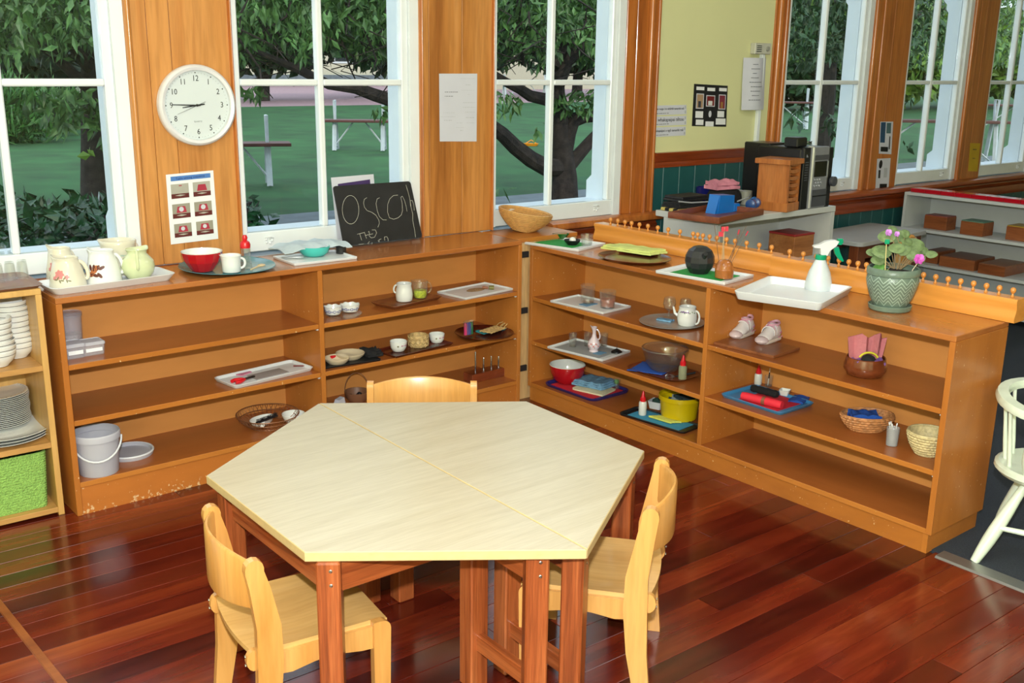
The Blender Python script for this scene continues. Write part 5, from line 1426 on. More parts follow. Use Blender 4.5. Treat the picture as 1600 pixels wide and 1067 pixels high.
# ------------------------------------------------------------------ second unit, on top
z = HB
M_MATG = plain('bright_green_mat', (34, 150, 66), .85, bump=.2)
t, c, w_, d_, an_ = tray('white slab tray with a green mat, the nearest to the basket corner', (834, 371), (903.5, 389.5), (946.5, 379.5), z, M_WTRAY, .012, .003, .001, .007, mat_insert=M_MATG, ins=(.72, .62, 0, 0))
P = on(876, 373, z + .006)
t = thing('leaf_dish', 'glossy green leaf shaped dish at the back of the green mat', 'dish', P, -.45)
vessel([(.02, 0), (.034, .012), (.042, .024)], .003, 24, sy=.48).build('body', plain('glossy_dark_green', (34, 96, 34), .15, var=.25, coat=.4), t)
c, R, H = fit(894, 26, 372.5, 383.5, z + .006, .6, 1)
t = thing('black_dish', 'small shallow black dish with a white ball on the green mat', 'dish', (c.x, c.y, z + .006)); vessel(sc([(.55, 0), (.9, .6), (1, 1)], R, max(H, .012)), .002).build('body', M_BLACK, t)
o = MB().sphere((0, 0, 0), .016, 14, .9).build('white_ball', M_PORC); o.location = (c.x + .002, c.y, z + .0265); tag(o, 'white ball sitting in the small black dish', 'ball')
glass_cup('ribbed little glass at the right end of the green mat tray', 916.6, 20, 365, 384, z + .006, facets=True)
t, cO, a_, b_ = oval('oval brown wooden tray under the yellow cloth', 991.5, 401, 109, 25, z, M_DWOOD, 0, .014, prof=[(.8, 0), (.84, .1), (.93, .7), (1, 1)])
t.rotation_euler[2] = angB + .12; t.children[0].scale = (1.12, .74, 1)
cloth('yellow_cloth', 'folded pale yellow cloth on the oval brown tray', on(990, 396.5, z), .25, .105, angB + .18, z + .012, plain('pale_yellow_cloth', (206, 216, 128), .9, var=.08, bump=.4), 3, .005, .007, 11, 2, skew=.1)
t, c, w_, d_, an_ = tray('white slab tray with a green mat, black jug and flag holder', (1047.5, 417), (1132.5, 441), (1178.5, 429), z, M_WTRAY, .012, .003, .001, .007, mat_insert=M_MATG, ins=(.72, .72, 0, 0))
c, R, H = fit(1092, 46.5, 383, 428.5, z + .006, .55, .25)
t = thing('black_jug', 'round faceted matt black jug with a spout hole', 'jug', (c.x, c.y, z + .006), .4)
MB().lathe([(.0005, 0), (R * .62, 0), (R * .9, H * .22), (R, H * .42), (R * .97, H * .62), (R * .78, H * .84), (R * .45, H * .97), (R * .2, H), (.0005, H)], 11, False, False).build('body', plain('charcoal_jug', (36, 38, 41), .4, var=.1), t, angle=18)
fj = facing(c) - .4 + .35
MB().tube([(R * .7 * math.cos(fj), R * .7 * math.sin(fj), H * .60), (R * .92 * math.cos(fj), R * .92 * math.sin(fj), H * .76), (R * 1.02 * math.cos(fj), R * 1.02 * math.sin(fj), H * .80)], [.014, .0095, .0085], 12).build('spout', plain('charcoal_jug', (36, 38, 41), .4), t)
MB().lathe([(.006, 0), (.006, .0015)], 12, True, True).xf(0, Matrix.Translation((R * 1.02 * math.cos(fj), R * 1.02 * math.sin(fj), H * .80)) @ Matrix.Rotation(fj, 4, 'Z') @ Matrix.Rotation(1.2, 4, 'Y')).build('spout_hole', M_BLACK, t)
c, R, H = fit(1131, 30, 404.5, 437, z + .006, .88, .1)
t = thing('flag_holder', 'turned wooden dome holding little red paper flags and sticks', 'holder', (c.x, c.y, z + .006))
MB().lathe([(.0005, 0), (R * .82, 0), (R * .96, .004), (R * .98, H * .40), (R, H * .46), (R * .94, H * .5), (R * .93, H * .62), (R * .72, H * .84), (R * .4, H * .97), (.0005, H)], 28, False, False).build('body', wood('polished_tan_wood', [(126, 72, 30), (166, 100, 48), (186, 120, 64)], 'z', 8, 3, .15, .4), t, angle=40)
MF = plain('red_flag_paper', (206, 44, 66), .6); MSt = plain('pale_stick', (190, 166, 130), .5); sx_ = Vector((math.cos(YAW), math.sin(YAW), 0))
for k, (bx_, tx, ty, flag) in enumerate(((-9, -18, 350, 0), (-5, -7, 360, 1), (-3, -4, 352, 2), (-1, -4, 352, 2), (6, 17, 356, 3), (8, 20, 356, 0), (10, 35, 358, 3), (3, 28, 350, 0))):
    s_ = mpp(c); b0_ = sx_ * (bx_ * s_) + Vector((0, 0, H * .8)); tp_ = sx_ * (tx * s_) + Vector((0, 0, (430 - ty) * s_ * 1.03)); tp_ += Vector((.006 * math.sin(k * 2), .006 * math.cos(k * 2), 0))
    o = MB().tube([tuple(b0_), tuple(tp_)], .0011, 5).build('stick', MSt if flag in (1, 2) else plain('dark_stick', (110, 84, 66), .4), t)
    if flag in (1, 2):
        f0 = tp_; w2 = s_ * 8 * (-1 if flag == 1 else (1 if k == 3 else -.6)); h2 = s_ * 7
        MB().loft([[tuple(f0), tuple(f0 + sx_ * w2 + Vector((0, 0, .002))), tuple(f0 + sx_ * w2 - Vector((0, 0, h2))), tuple(f0 - Vector((0, 0, h2)))], [tuple(q + Vector((0, -.0006, 0))) for q in (f0, f0 + sx_ * w2 + Vector((0, 0, .002)), f0 + sx_ * w2 - Vector((0, 0, h2)), f0 - Vector((0, 0, h2)))]]).build('flag', MF, o, smooth=False)
    if flag == 3:
        MB().tube([tuple(b0_.lerp(tp_, .86)), tuple(tp_)], .0024, 6).build('red_tip', MF, o)
t, c, w_, d_, an_ = tray('deep white plastic tray with the spray bottle', (1188, 436.5), (1284, 474), (1333.5, 447.5), z, M_WTRAY, .030, .02, .010, .008)
c, R, H = fit(1278, 41, 401, 456, z + .004, 1.0, .25)
t = thing('spray_bottle', 'clear spray bottle with a white head and green trigger', 'bottle', (c.x, c.y, z + .004))
MB().lathe([(.0005, 0), (R * .96, 0), (R, .004), (R * .98, H * .25), (R * .8, H * .55), (R * .5, H * .82), (R * .36, H * .94), (R * .34, H)], 32, False, True).build('body', plain('cloudy_plastic', (206, 214, 216), .25, coat=.2), t)
M_GP = plain('emerald_plastic', (0, 148, 106), .3)
MB().lathe([(R * .40, H * .93), (R * .42, H * .95), (R * .42, H * 1.06), (R * .38, H * 1.08)], 24, True, True).build('green_collar', M_GP, t)
s_ = mpp(c)


def L2(dx, dy): return sx_ * (dx * s_) + Vector((0, 0, (456 - R / s_ * .3 - dy) * s_ * 1.04))


def side_prism(m, pts, th, mat, name, par):
    ny_ = Vector((-sx_.y, sx_.x, 0)) * th
    return m.loft([[tuple(L2(a - 1278, b_) - ny_) for a, b_ in pts], [tuple(L2(a - 1278, b_) + ny_) for a, b_ in pts]]).build(name, mat, par, angle=40)


def q10(a, b_): return (1080 + a / 2.963, 340 + b_ / 2.963)


side_prism(MB(), [q10(*v) for v in ((582, 168), (612, 172), (622, 150), (650, 128), (660, 108), (640, 102), (600, 108), (575, 122), (545, 130), (548, 137), (578, 140))], .011, M_WTRAY, 'spray_head', t)
side_prism(MB(), [q10(*v) for v in ((655, 98), (676, 96), (681, 112), (672, 124), (656, 122))], .009, M_GP, 'green_cap', t)
side_prism(MB(), [q10(*v) for v in ((640, 138), (662, 134), (672, 160), (692, 196), (684, 199), (664, 184), (648, 164))], .006, M_GP, 'green_trigger', t)

# pot plant
c, R, H = fit(1389.6, 79, 410, 488, z + .001, .62, .96)
t = thing('potted_violet', 'pink flowering violet in a grey green chevron pot on the shelf unit', 'plant', (c.x, c.y, z + .0005))
M_POT = plain('sage_grey_glaze', (104, 122, 108), .35, var=.08, scale=30, bump=.2)
M_POTL = plain('pale_sage_relief', (164, 184, 170), .4, var=.05)
zs_ = .014
MB().lathe([(.0005, 0), (R * .74, 0), (R * .80, .004), (R * .83, .018), (R * .80, .020), (R * .76, .012), (.0005, .008)], 40, False, False).build('saucer', M_POT, t)
Hp = H - .0
prp = [(R * .62, .012), (R * .66, .02), (R * .80, Hp * .30), (R * .93, Hp * .55), (R * .985, Hp * .70), (R * .97, Hp * .80), (R * .93, Hp * .845), (R * 1.0, Hp * .86), (R * 1.01, Hp * .90), (R * 1.0, Hp * .98), (R * .97, Hp)]
vessel(prp, .006, 44).build('pot', M_POT, t, angle=50)
m = MB(); zc_ = [Hp * v for v in (.20, .29, .38, .47, .56, .65, .74)]
for row_, z0_ in enumerate(zc_):
    NC = 14
    for k in range(NC):
        a = 2 * PI * k / NC
        for s2 in (-1, 1):
            r0 = rad_at(prp, z0_); hw_ = PI * r0 / NC; seg = 4
            for g in range(seg):
                u0, u1 = s2 * hw_ * g / seg, s2 * hw_ * (g + 1) / seg; v0, v1 = -.020 * g / seg, -.020 * (g + 1) / seg
                b = len(m.v)
                for (u, v) in ((u0, v0), (u1, v1), (u1, v1 + .0036), (u0, v0 + .0036)):
                    zz = z0_ + v + .012; rr_ = rad_at(prp, zz) + .0009; aa = a + u / r0
                    m.v.append((rr_ * math.cos(aa), rr_ * math.sin(aa), zz))
                m.f.append((b, b + 1, b + 2, b + 3))
m.build('chevron_relief', M_POTL, t, smooth=False, recalc=False)
MB().lathe([(R * .9, Hp * .88), (R * .5, Hp * .9), (.0005, Hp * .91)], 24, True, False).build('soil', plain('dark_potting_soil', (46, 32, 24), .95, var=.4, scale=120, bump=1), t)
M_VLEAF = plain('velvety_leaf', (106, 128, 82), .6, var=.18, scale=60, bump=.4); M_VSTEM = plain('pinkish_stem', (150, 128, 96), .5)
M_VLEAFL = plain('fresh_leaf', (96, 150, 70), .5, var=.15, scale=40)
dv_ = Vector((-sx_.y, sx_.x, 0))


def PL(px, py, dep=0.0): return sx_ * ((px - 1389.6) * s_p) + Vector((0, 0, Hp + (416 - py) * s_p * 1.03)) + dv_ * dep


s_p = mpp(c)
rl_ = random.Random(9)
lv = [(1373, 365, 26, .5), (1392, 367, 28, -.2), (1408, 373, 22, .3), (1368, 388, 30, .9), (1384, 380, 24, -.6), (1398, 384, 22, .2), (1425, 381, 30, -.4), (1437, 390, 26, .1), (1412, 391, 20, .6), (1364, 401, 22, 1.2), (1378, 421, 16, .2), (1368, 413, 18, 1.4), (1432, 403, 16, -.9), (1405, 362, 18, .9), (1447, 392, 18, -.2), (1357, 392, 16, 1.5), (1421, 396, 18, .4), (1386, 356, 14, .2)]
for k, (px, py, sz, an) in enumerate(lv):
    dep = rl_.uniform(-.045, .05); base = PL(1394 + (px - 1394) * .15, 418, dep * .3); tip = PL(px, py + 4, dep)
    L_ = sz * s_p * .52; W_ = L_ * .8
    dirv = (tip - base); dirv.z = 0
    yaw_ = math.atan2(dirv.y, dirv.x); tilt = rl_.uniform(-.5, .45)
    m = MB(); rings = [(0, .0), (.35, .003), (.7, .0045), (1.0, .001)]; n = 14
    def lpnt(f, j, h_):
        a = 2 * PI * j / n; x_ = L_ * f * math.cos(a) * (1.0); y_ = W_ * f * math.sin(a) * (1 - .18 * math.cos(a)); dz = h_ - .10 * (abs(y_) ** 2) / W_ - .14 * x_ * abs(x_) / L_
        return (x_, y_, dz)
    for f, h_ in rings[1:]: m.v += [lpnt(f, j, h_) for j in range(n)]
    m.v.append((0, 0, .001)); ce = len(m.v) - 1
    for j in range(n):
        m.f.append((ce, j, (j + 1) % n))
        for q in range(2): m.f.append((q * n + j, q * n + (j + 1) % n, (q + 1) * n + (j + 1) % n, (q + 1) * n + j))
    nrm = (Vector((0, 0, .62)) - dv_ * .75 + Vector((rl_.uniform(-.3, .3), rl_.uniform(-.3, .3), rl_.uniform(-.15, .15)))).normalized()
    xa = (sx_ * (1 if px > 1394 else -1) + Vector((0, 0, rl_.uniform(-.2, .5)))); xa = (xa - nrm * xa.dot(nrm)).normalized(); ya = nrm.cross(xa)
    MM = Matrix.Translation(tip) @ Matrix(((xa.x, ya.x, nrm.x, 0), (xa.y, ya.y, nrm.y, 0), (xa.z, ya.z, nrm.z, 0), (0, 0, 0, 1)))
    m.xf(0, MM)
    lf = m.build('leaf', M_VLEAFL if py > 408 else M_VLEAF, t, angle=60, recalc=False)
    MB().tube([tuple(base), tuple(base.lerp(tip, .5) + Vector((0, 0, .012))), tuple(tip)], .0013, 5).build('stem', M_VSTEM, lf)
M_FPINK = plain('magenta_petal', (206, 90, 196), .5, var=.1, scale=60); M_FP2 = plain('lilac_petal', (196, 130, 214), .5)
for (px, py, r_, mt_, fl_) in ((1416, 398, .017, M_FPINK, .0), (1372, 362, .011, M_FP2, 1.0), (1385, 364, .009, M_FP2, .5)):
    ctr = PL(px, py, -.06 if px > 1400 else -.02)
    f_ = None
    for k in range(6):
        a = 2 * PI * k / 6
        m = MB(); ax = sx_ * math.cos(a) * r_ * .5 + Vector((0, 0, math.sin(a) * r_ * .5)) - dv_ * (.003 * (k % 2))
        m.sphere((0, 0, 0), r_ * .62, 10, .18).xf(0, Matrix.Translation(ctr + ax) @ Matrix.Rotation(YAW, 4, 'Z') @ Matrix.Rotation(-a, 4, 'Y') @ Matrix.Rotation(PI / 2 - .5, 4, 'X'))
        if f_ is None: f_ = m.build('flower', mt_, t)
        else: m.build('petal', mt_, f_)
    MB().tube([tuple(PL(1400, 418, 0)), tuple(PL((1400 + px) / 2, (418 + py) / 2 - 6, -.02)), tuple(ctr + dv_ * .004)], .0011, 5).build('flower_stem', M_VSTEM, f_)
sk = MB().tube([tuple(PL(1367, 424, -.06)), tuple(PL(1364, 374, -.06))], .0016, 6).build('marker_stick', plain('bamboo_stick', (206, 190, 130), .5), t)
MB().box(-.008, .008, -.004, .004, -.008, .008, .002).xf(0, Matrix.Translation(PL(1365, 373, -.06)) @ Matrix.Rotation(YAW, 4, 'Z')).build('green_clip', M_GP, sk)
MB().tube([tuple(PL(1385, 421, -.03)), tuple(PL(1394, 431, -.075)), tuple(PL(1405, 427, -.07)), tuple(PL(1410, 415, -.05)), tuple(PL(1418, 402, -.05))], .0016, 6).build('curved_stem', plain('pale_stem', (206, 196, 170), .5), t)

# ------------------------------------------------------------------ second unit, left bay
z = ZB[0]
M_MATB = plain('powder_blue_mat', (100, 140, 172), .9, bump=.3)
t, c, w_, d_, an_ = tray('white slab tray with two patterned tumblers on the upper shelf', (873.5, 466), (942.5, 488), (986.5, 477.5), z, M_WTRAY, .010, .003, .001, .005)
cloth('blue_cloth', 'small blue cloth under the left tumbler', on(919, 477, z), .075, .05, an_, z + .004, M_MATB, 2, .001, .002, 1)
glass_cup('patterned glass tumbler on the white tray, left of the tinted one', 918, 24, 442.5, 475, z + .0085, facets=True, name='tumbler', group='patterned tumblers')
glass_cup('patterned glass tumbler with peach coloured drink on the white tray', 949, 27, 451.5, 483, z + .005, facets=True, name='tumbler', group='patterned tumblers', fill=(.5, glass('peach_liquid', (.9, .6, .5), haze=.35, hc=(.72, .36, .26))))
M_SILV = plain('brushed_silver', (176, 172, 168), .3, .45, var=.1)
t, cO, a_, b_ = oval('oval silver tray with wine glasses and a teapot', 1050, 502, 94, 29, z, M_SILV, 0, .008, prof=[(.7, 0), (.74, .05), (.8, .6), (1.0, 1.0)])
t.rotation_euler[2] = angB + .25; t.children[0].scale = (1.08, .85, 1)


def wineglass(label, px, w, yt, yb, z):
    c, R, H = fit(px, w, yt, yb, z, 1.05, 1.0)
    t = thing('wine_glass', label, 'glass', (c.x, c.y, z), 0, 'little wine glasses')
    MB().lathe([(R * .95, 0), (R * .9, .002), (R * .25, .005), (R * .14, .010), (R * .13, H * .28), (R * .22, H * .36)], 20, True, True).build('foot', M_GLASS, t)
    vessel([(R * .2, H * .34), (R * .75, H * .46), (R, H * .66), (R * .95, H * .85), (R * .85, H)], .0015, 24).build('bowl', M_GLASS, t)


wineglass('small wine glass on the silver tray, left of the teapot', 1045, 20, 462.5, 499, z + .003)
wineglass('small wine glass mostly hidden behind the teapot', 1070, 18, 465, 493, z + .003)
t, c, R, H, P_ = jug('white six-sided teapot jug with a violet flower band', 1073, 31, 476, 511, z + .003, [(.78, 0), (.9, .06), (1.0, .35), (1.0, .6), (.86, .86), (.84, .9), (.88, 1.0)], M_PORC, hth=facing(at(1073, 505, z)) + 1.25, hout=.017, hr=.0032, hz=(.12, .82), n=24, rb=.78, rt=.88, name='teapot', cat='teapot',
    decals=(('violet_print', plain('violet_print', (130, 90, 150), .4), [(-.7 + .16 * i, .78, ell(.005, .003, i)) for i in range(6)]), ('green_print', plain('leaf_print', (104, 136, 92), .4), [(-.85 + .28 * i, .74 + .05 * (i % 2), ell(.004, .002, i)) for i in range(7)])))
sa = facing(c) - 1.7
MB().tube([(R * .8 * math.cos(sa), R * .8 * math.sin(sa), H * .45), (R * 1.25 * math.cos(sa), R * 1.25 * math.sin(sa), H * .6), (R * 1.45 * math.cos(sa), R * 1.45 * math.sin(sa), H * .95)], [.008, .006, .004], 10).build('spout', M_PORC, t)
cloth('blue_sponge', 'folded blue cloth at the front left of the silver tray', on(1038.5, 502.5, z), .065, .035, angB + .3, z + .004, M_BLUECL, 2, .003, .006, 6)
z = ZB[1]
t, c, w_, d_, an_ = tray('white slab tray with three tiny glasses and a flowered vase', (873.5, 535.5), (941.5, 562), (985.5, 547.5), z, M_WTRAY, .010, .003, .001, .005, mat_insert=plain('grey_mat', (150, 152, 154), .8), ins=(.78, .8, 0, .02))
glass_cup('tiny shot glass at the left end of the vase tray', 894.6, 13, 519, 543, z + .006, name='shot_glass', group='tiny shot glasses')
glass_cup('tiny shot glass just left of the flowered vase', 918, 12.5, 518, 542, z + .006, name='shot_glass', group='tiny shot glasses')
glass_cup('tiny shot glass just right of the flowered vase', 943.6, 12.5, 519, 542, z + .006, name='shot_glass', group='tiny shot glasses')
M_VASE = plain('pale_pink_porcelain', (222, 206, 214), .15, coat=.3)
t, c, R, H, P_ = jug('slim pink flowered vase jug with a curled handle', 927.6, 20, 510, 551, z + .006, [(.7, 0), (.75, .04), (.62, .07), (.9, .18), (1.0, .30), (.85, .42), (.42, .58), (.28, .72), (.26, .84), (.40, .95), (.46, 1.0)], M_VASE, hth=facing(at(927, 548, z)) + 1.4, hz=(.50, .90), hout=.013, hr=.0025, rb=.7, rt=.4, spout=.006, sp_th=facing(at(927, 548, z)) - 1.6, lift=.005, n=24, th=.0015,
    decals=(('rose_print', PK, [(-.9 + .42 * i, .26 + .09 * (i % 2), ell(.0045, .004)) for i in range(5)]), ('leaf_print', GR, [(-.7 + .42 * i, .2 + .12 * (i % 2), ell(.0035, .0014, i)) for i in range(4)])))
cloth('blue_cloth', 'small blue square cloth in front of the flowered vase', on(937, 554, z), .055, .038, an_, z + .006, M_MATB, 2, .001, .0015, 15)
c, R, H = fit(963.5, 18, 531, 553, z + .006, 1, .1)
t = thing('funnel', 'small dark plunger with an upright steel pin at the right of the vase tray', 'plunger', (c.x, c.y, z + .006))
MB().lathe([(R, 0), (R * .95, .005), (R * .5, .013), (.003, .018)], 20, True, True).build('dark_dome', M_BLACK, t); MB().lathe([(.0012, .016), (.0012, .04)], 8, True, True).build('steel_pin', M_METAL, t)
t = thing('wooden_tray', 'shallow brown wooden tray with the big glass bowl', 'tray', (0, 0, 0), 0)
Pw = at(1037, 578, z + .01); t.location = (Pw.x, Pw.y, z + .0005); t.rotation_euler = (0, 0, angB + .05)
lo = lambda w_, d_, zz: rr(w_, d_, .06, zz, 6)
MB().loft([lo(.27, .17, 0), lo(.30, .20, .010), lo(.292, .192, .010), lo(.26, .16, .004)]).build('body', wood('reddish_tray_wood', [(96, 44, 24), (130, 64, 38)], 'x', 4, 8, .3, .2), t)
cloth('blue_cloth', 'royal blue cloth under the big glass bowl', on(1020, 578, z), .15, .15, angB + .45, z + .006, M_BLUED, 2, .003, .003, 7, skew=.1)
c, R, H = fit(1037.6, 72, 533, 583, z + .011, .62, 1.0)
t = thing('glass_bowl', 'big clear glass mixing bowl with a rolled rim', 'bowl', (c.x, c.y, z + .0115))
M_BG = glass('smoky_bowl_glass', (.86, .84, .83), ior=1.7, haze=.02)
vessel(sc([(.5, 0), (.6, .03), (.82, .35), (.93, .7), (.97, .9), (1.0, .93), (1.0, 1.0)], R, H), .004, 40).build('body', M_BG, t)
MB().tube([(R * 1.0 * math.cos(a), R * 1.0 * math.sin(a), H * .97) for a in [2 * PI * i / 40 for i in range(41)]], .0028, 8).build('rolled_rim', M_GLASS, t)
dropper('small clear bottle with a red nozzle in front of the glass bowl', 1066, 13, 555, 594, z + .006, glass('soapy_liquid', (.7, .75, .6), haze=.4, hc=(.5, .52, .34)))
P = on(1056, 588, z + .014); t = thing('whisk', 'small wire whisk with a black handle beside the red nozzle bottle', 'whisk', P, angB + 1.1)
for k in range(5):
    a = PI * k / 5
    MB().tube([(-.0, 0, 0)] + [(-.045 * math.sin(q), .013 * math.sin(2 * q) * math.cos(a), .013 * math.sin(2 * q) * math.sin(a)) for q in [PI * i / 12 for i in range(1, 12)]] + [(0, 0, 0)], .0007, 4).build('wire_loop', M_METAL, t)
MB().tube([(0, 0, 0), (.03, 0, .004), (.085, 0, .012)], [.003, .0045, .005], 8).build('black_handle', M_BLACK, t)
z = ZB[2]
M_PURP = plain('indigo_tray', (44, 38, 104), .35); M_RMAT = plain('red_mat', (196, 26, 46), .8)
t, c, w_, d_, an_ = tray('indigo tray with a red mat, red bowl and blue face cloths', (849, 596.5), (927, 625.5), (988, 609), z, M_PURP, .012, .04, .004, .007, mat_insert=M_RMAT, ins=(.8, .8, 0, 0))
c, R, H = fit(886, 56.5, 560, 602, z + .006, .5, 1.0)
t = thing('bowl', 'deep red bowl with white inside on the indigo tray', 'bowl', (c.x, c.y, z + .006))
prB = sc([(.42, 0), (.5, .03), (.78, .25), (.95, .6), (1.0, .9), (1.0, .97)], R, H)
MB().lathe([(.0005, 0)] + prB, 36, False, False).build('outside', M_RED, t)
MB().lathe([(prB[-1][0], prB[-1][1]), (prB[-1][0] - .001, prB[-1][1] + .002), (prB[-1][0] - .004, prB[-1][1] + .002)] + [(r - .004, max(.004, q - .001)) for r, q in prB[::-1]] + [(.0005, .004)], 36, False, False).build('white_inside', M_PORC, t)
cloth('face_cloth', 'cream face cloth under the blue ones on the indigo tray', on(928, 611, z), .17, .125, angB + .25, z + .006, plain('cream_cloth', (214, 208, 176), .9, bump=.4), 2, .003, .006, 21, grp='face cloths on the indigo tray')
cloth('face_cloth', 'light blue face cloth folded in layers on the indigo tray', on(929, 606, z), .165, .125, angB + .3, z + .016, M_BLUECL, 3, .006, .007, 22, 3, skew=.1, grp='face cloths on the indigo tray')
c, R, H = fit(963, 12, 590, 608, z + .006, .8, 1); t = thing('small_glass', 'tiny glass with a green piece at the back right of the indigo tray', 'glass', (c.x, c.y, z + .006)); vessel([(R * .8, 0), (R, H)], .0015, 16).build('body', M_GLASS, t); MB().sphere((0, 0, H * .7), R * .7, 10).build('green_piece', plain('leaf_green', (90, 150, 60), .5), t)
t, c, w_, d_, an_ = tray('black tray with a blue mat, yellow tub and sponge', (984, 638), (1068, 676), (1098, 664), z, M_BLACK, .010, .02, .003, .006, mat_insert=plain('turquoise_blue_mat', (56, 140, 176), .85, bump=.2), ins=(.84, .78, 0, 0))
ZK = z + .006
dropper('white bottle with a red nozzle on the black tray', 1003.6, 12.5, 611, 650, ZK, plain('white_bottle_plastic', (214, 214, 206), .3))
P = on(1026, 637, ZK); t = thing('square_pot', 'square white pot with a dark cloth beside the yellow tub', 'pot', P, angB + .3)
MB().loft([rr(.05, .05, .006, 0), rr(.065, .065, .008, .034), rr(.059, .059, .006, .034), rr(.046, .046, .004, .003)]).build('body', M_WTRAY, t); MB().sphere((0, 0, .032), .022, 10, .6).build('dark_cloth', plain('dark_green_cloth', (36, 66, 58), .9), t)
c, R, H = fit(1062, 66, 606, 661, ZK, .82, 1.0)
c = Vector((c.x - .0, c.y + .006, 0))
t = thing('tub', 'yellow plastic tub with a lip and grey cloths inside', 'tub', (c.x, c.y, ZK)); M_YEL = plain('mustard_yellow_plastic', (206, 178, 10), .3)
vessel(sc([(.80, 0), (.83, .03), (.92, .78), (.93, .82), (1.0, .83), (1.0, .93), (.99, 1.0)], R, H), .0035, 40).build('body', M_YEL, t)
for k, (cc_, nm) in enumerate((((52, 74, 74), 'dark_grey_cloth'), ((150, 164, 164), 'pale_grey_cloth'), ((40, 58, 60), 'dark_teal_cloth'))):
    cloth(nm, '%s crumpled inside the yellow tub' % nm.replace('_', ' '), (c.x - .012 + .012 * k, c.y + .012 - .014 * k), .085, .07, .7 * k, ZK + H * (.66 + .09 * k), plain(nm + '_m', cc_, .9, bump=.4), 3, .010, .006, 30 + k)
cloth('sponge_cloth', 'yellow sponge cloth on the front edge of the black tray', on(1038, 660, z), .105, .036, angB + .08, ZK + .004, plain('lemon_sponge', (206, 206, 90), .9, bump=.4), 1, .002, .008, 40, skew=.2)

# ------------------------------------------------------------------ second unit, right bay
z = ZB[0]
t, c, w_, d_, an_ = tray3((1106, 537), (1209, 556.5), (1250, 543), z, .010), 0, 0, 0, 0
cb, w_, d_, an_ = t
t = thing('board', 'flat brown board under the pair of little shoes', 'board', (cb.x, cb.y, z), an_); MB().box(-w_ / 2, w_ / 2, -d_ / 2, d_ / 2, .0004, .011, .001).build('board', M_MWOOD, t, smooth=False)
M_SHOE = plain('white_shoe_leather', (222, 216, 218), .4, var=.04, scale=30); M_SOLE = plain('milky_sole', (206, 196, 188), .35); M_SHP = plain('pink_shoe_trim', (204, 130, 160), .5); M_LIN = plain('pink_lining', (210, 160, 176), .9)


def shoe(label, px, py, ang, mir=1):
    P = on(px, py, z + .0115); t = thing('toddler_shoe', label, 'shoe', P, ang, 'pair of white and pink toddler shoes')
    L = .135

    def ring(f, wd, zt, zb, up=1.0, sh=.7):
        x_ = L * (f - .5); n = 16; out = []
        for j in range(n):
            a = 2 * PI * j / n; cy, cz = math.cos(a), math.sin(a)
            y_ = wd * (abs(cy) ** .8) * (1 if cy >= 0 else -1); zz = (zb + zt) / 2 + (zt - zb) / 2 * (abs(cz) ** sh) * (1 if cz >= 0 else -1)
            if zz > (zb + zt) / 2: y_ *= 1 - .35 * (zz - (zb + zt) / 2) / ((zt - zb) / 2) * up
            out.append((x_, y_, zz))
        return out
    fs = [(0.02, .012, .020, .010), (.07, .022, .028, .009), (.18, .0275, .036, .008), (.32, .028, .042, .008), (.46, .026, .056, .008), (.58, .025, .066, .008), (.72, .0255, .066, .008), (.86, .0245, .066, .008), (.95, .02, .062, .009), (.99, .010, .056, .012)]
    MB().loft([ring(*q) for q in fs]).build('upper', M_SHOE, t, angle=60)
    MB().loft([rr(L * .95, .050, .024, 0, 5), rr(L * 1.0, .056, .026, .004, 5), rr(L * 1.0, .056, .026, .011, 5), rr(L * .97, .052, .025, .014, 5)]).build('sole', M_SOLE, t)
    MB().sphere((0, 0, 0), .028, 14, .6).xf(0, Matrix.Translation((-L * .40, 0, .014))).build('toe_cap', plain('shiny_pinkish_toe', (206, 186, 190), .15, coat=.5), t)
    # dark padded opening with pink collar
    cl = [(L * (.23 + .19 * math.cos(a)), .0185 * math.sin(a), .0655 + .007 * max(0, math.cos(a)) ** 2) for a in [2 * PI * i / 18 for i in range(19)]]
    MB().tube(cl, .0052, 8).build('collar', M_LIN, t)
    MB().lathe([(.016, .066), (.001, .067)], 16, True, False, c=(L * .23, 0, 0), sx=1.3).build('lining', plain('dark_lining', (110, 84, 96), .9), t, smooth=False)
    for k in range(2):
        x_ = -L * .02 + L * .13 * k; zt = .054 + .010 * k
        st_ = []
        for i in range(11):
            a = PI * i / 10; st_.append((x_ + .004 * math.sin(a), .0275 * math.cos(a), .026 + (zt - .022) * math.sin(a) ** .8))
        MB().loft([[(p[0] - .007, p[1] * 1.02, p[2]), (p[0] + .007, p[1] * 1.02, p[2] + .002), (p[0] + .007, p[1] * 1.09, p[2] + .0045), (p[0] - .007, p[1] * 1.09, p[2] + .0035)] for p in st_]).build('strap', M_SHOE, t, angle=50)
        MB().tube([(p[0], p[1] * 1.10, p[2] + .005) for p in st_[2:9]], .0012, 5).build('pink_piping', M_SHP, t)
    for i in range(6):
        for s_ in (-1, 1):
            m = MB(); x_ = L * (.12 + .055 * i); zz = .028 + .012 * math.sin(i * 2.2)
            m.prism(ell(.0042, .0042, 0, 5), 0, .0008).xf(0, Matrix.Translation((x_, s_ * .0262, zz)) @ Matrix.Rotation(-s_ * PI / 2, 4, 'X')); m.build('pink_flower', M_SHP, t, smooth=False)


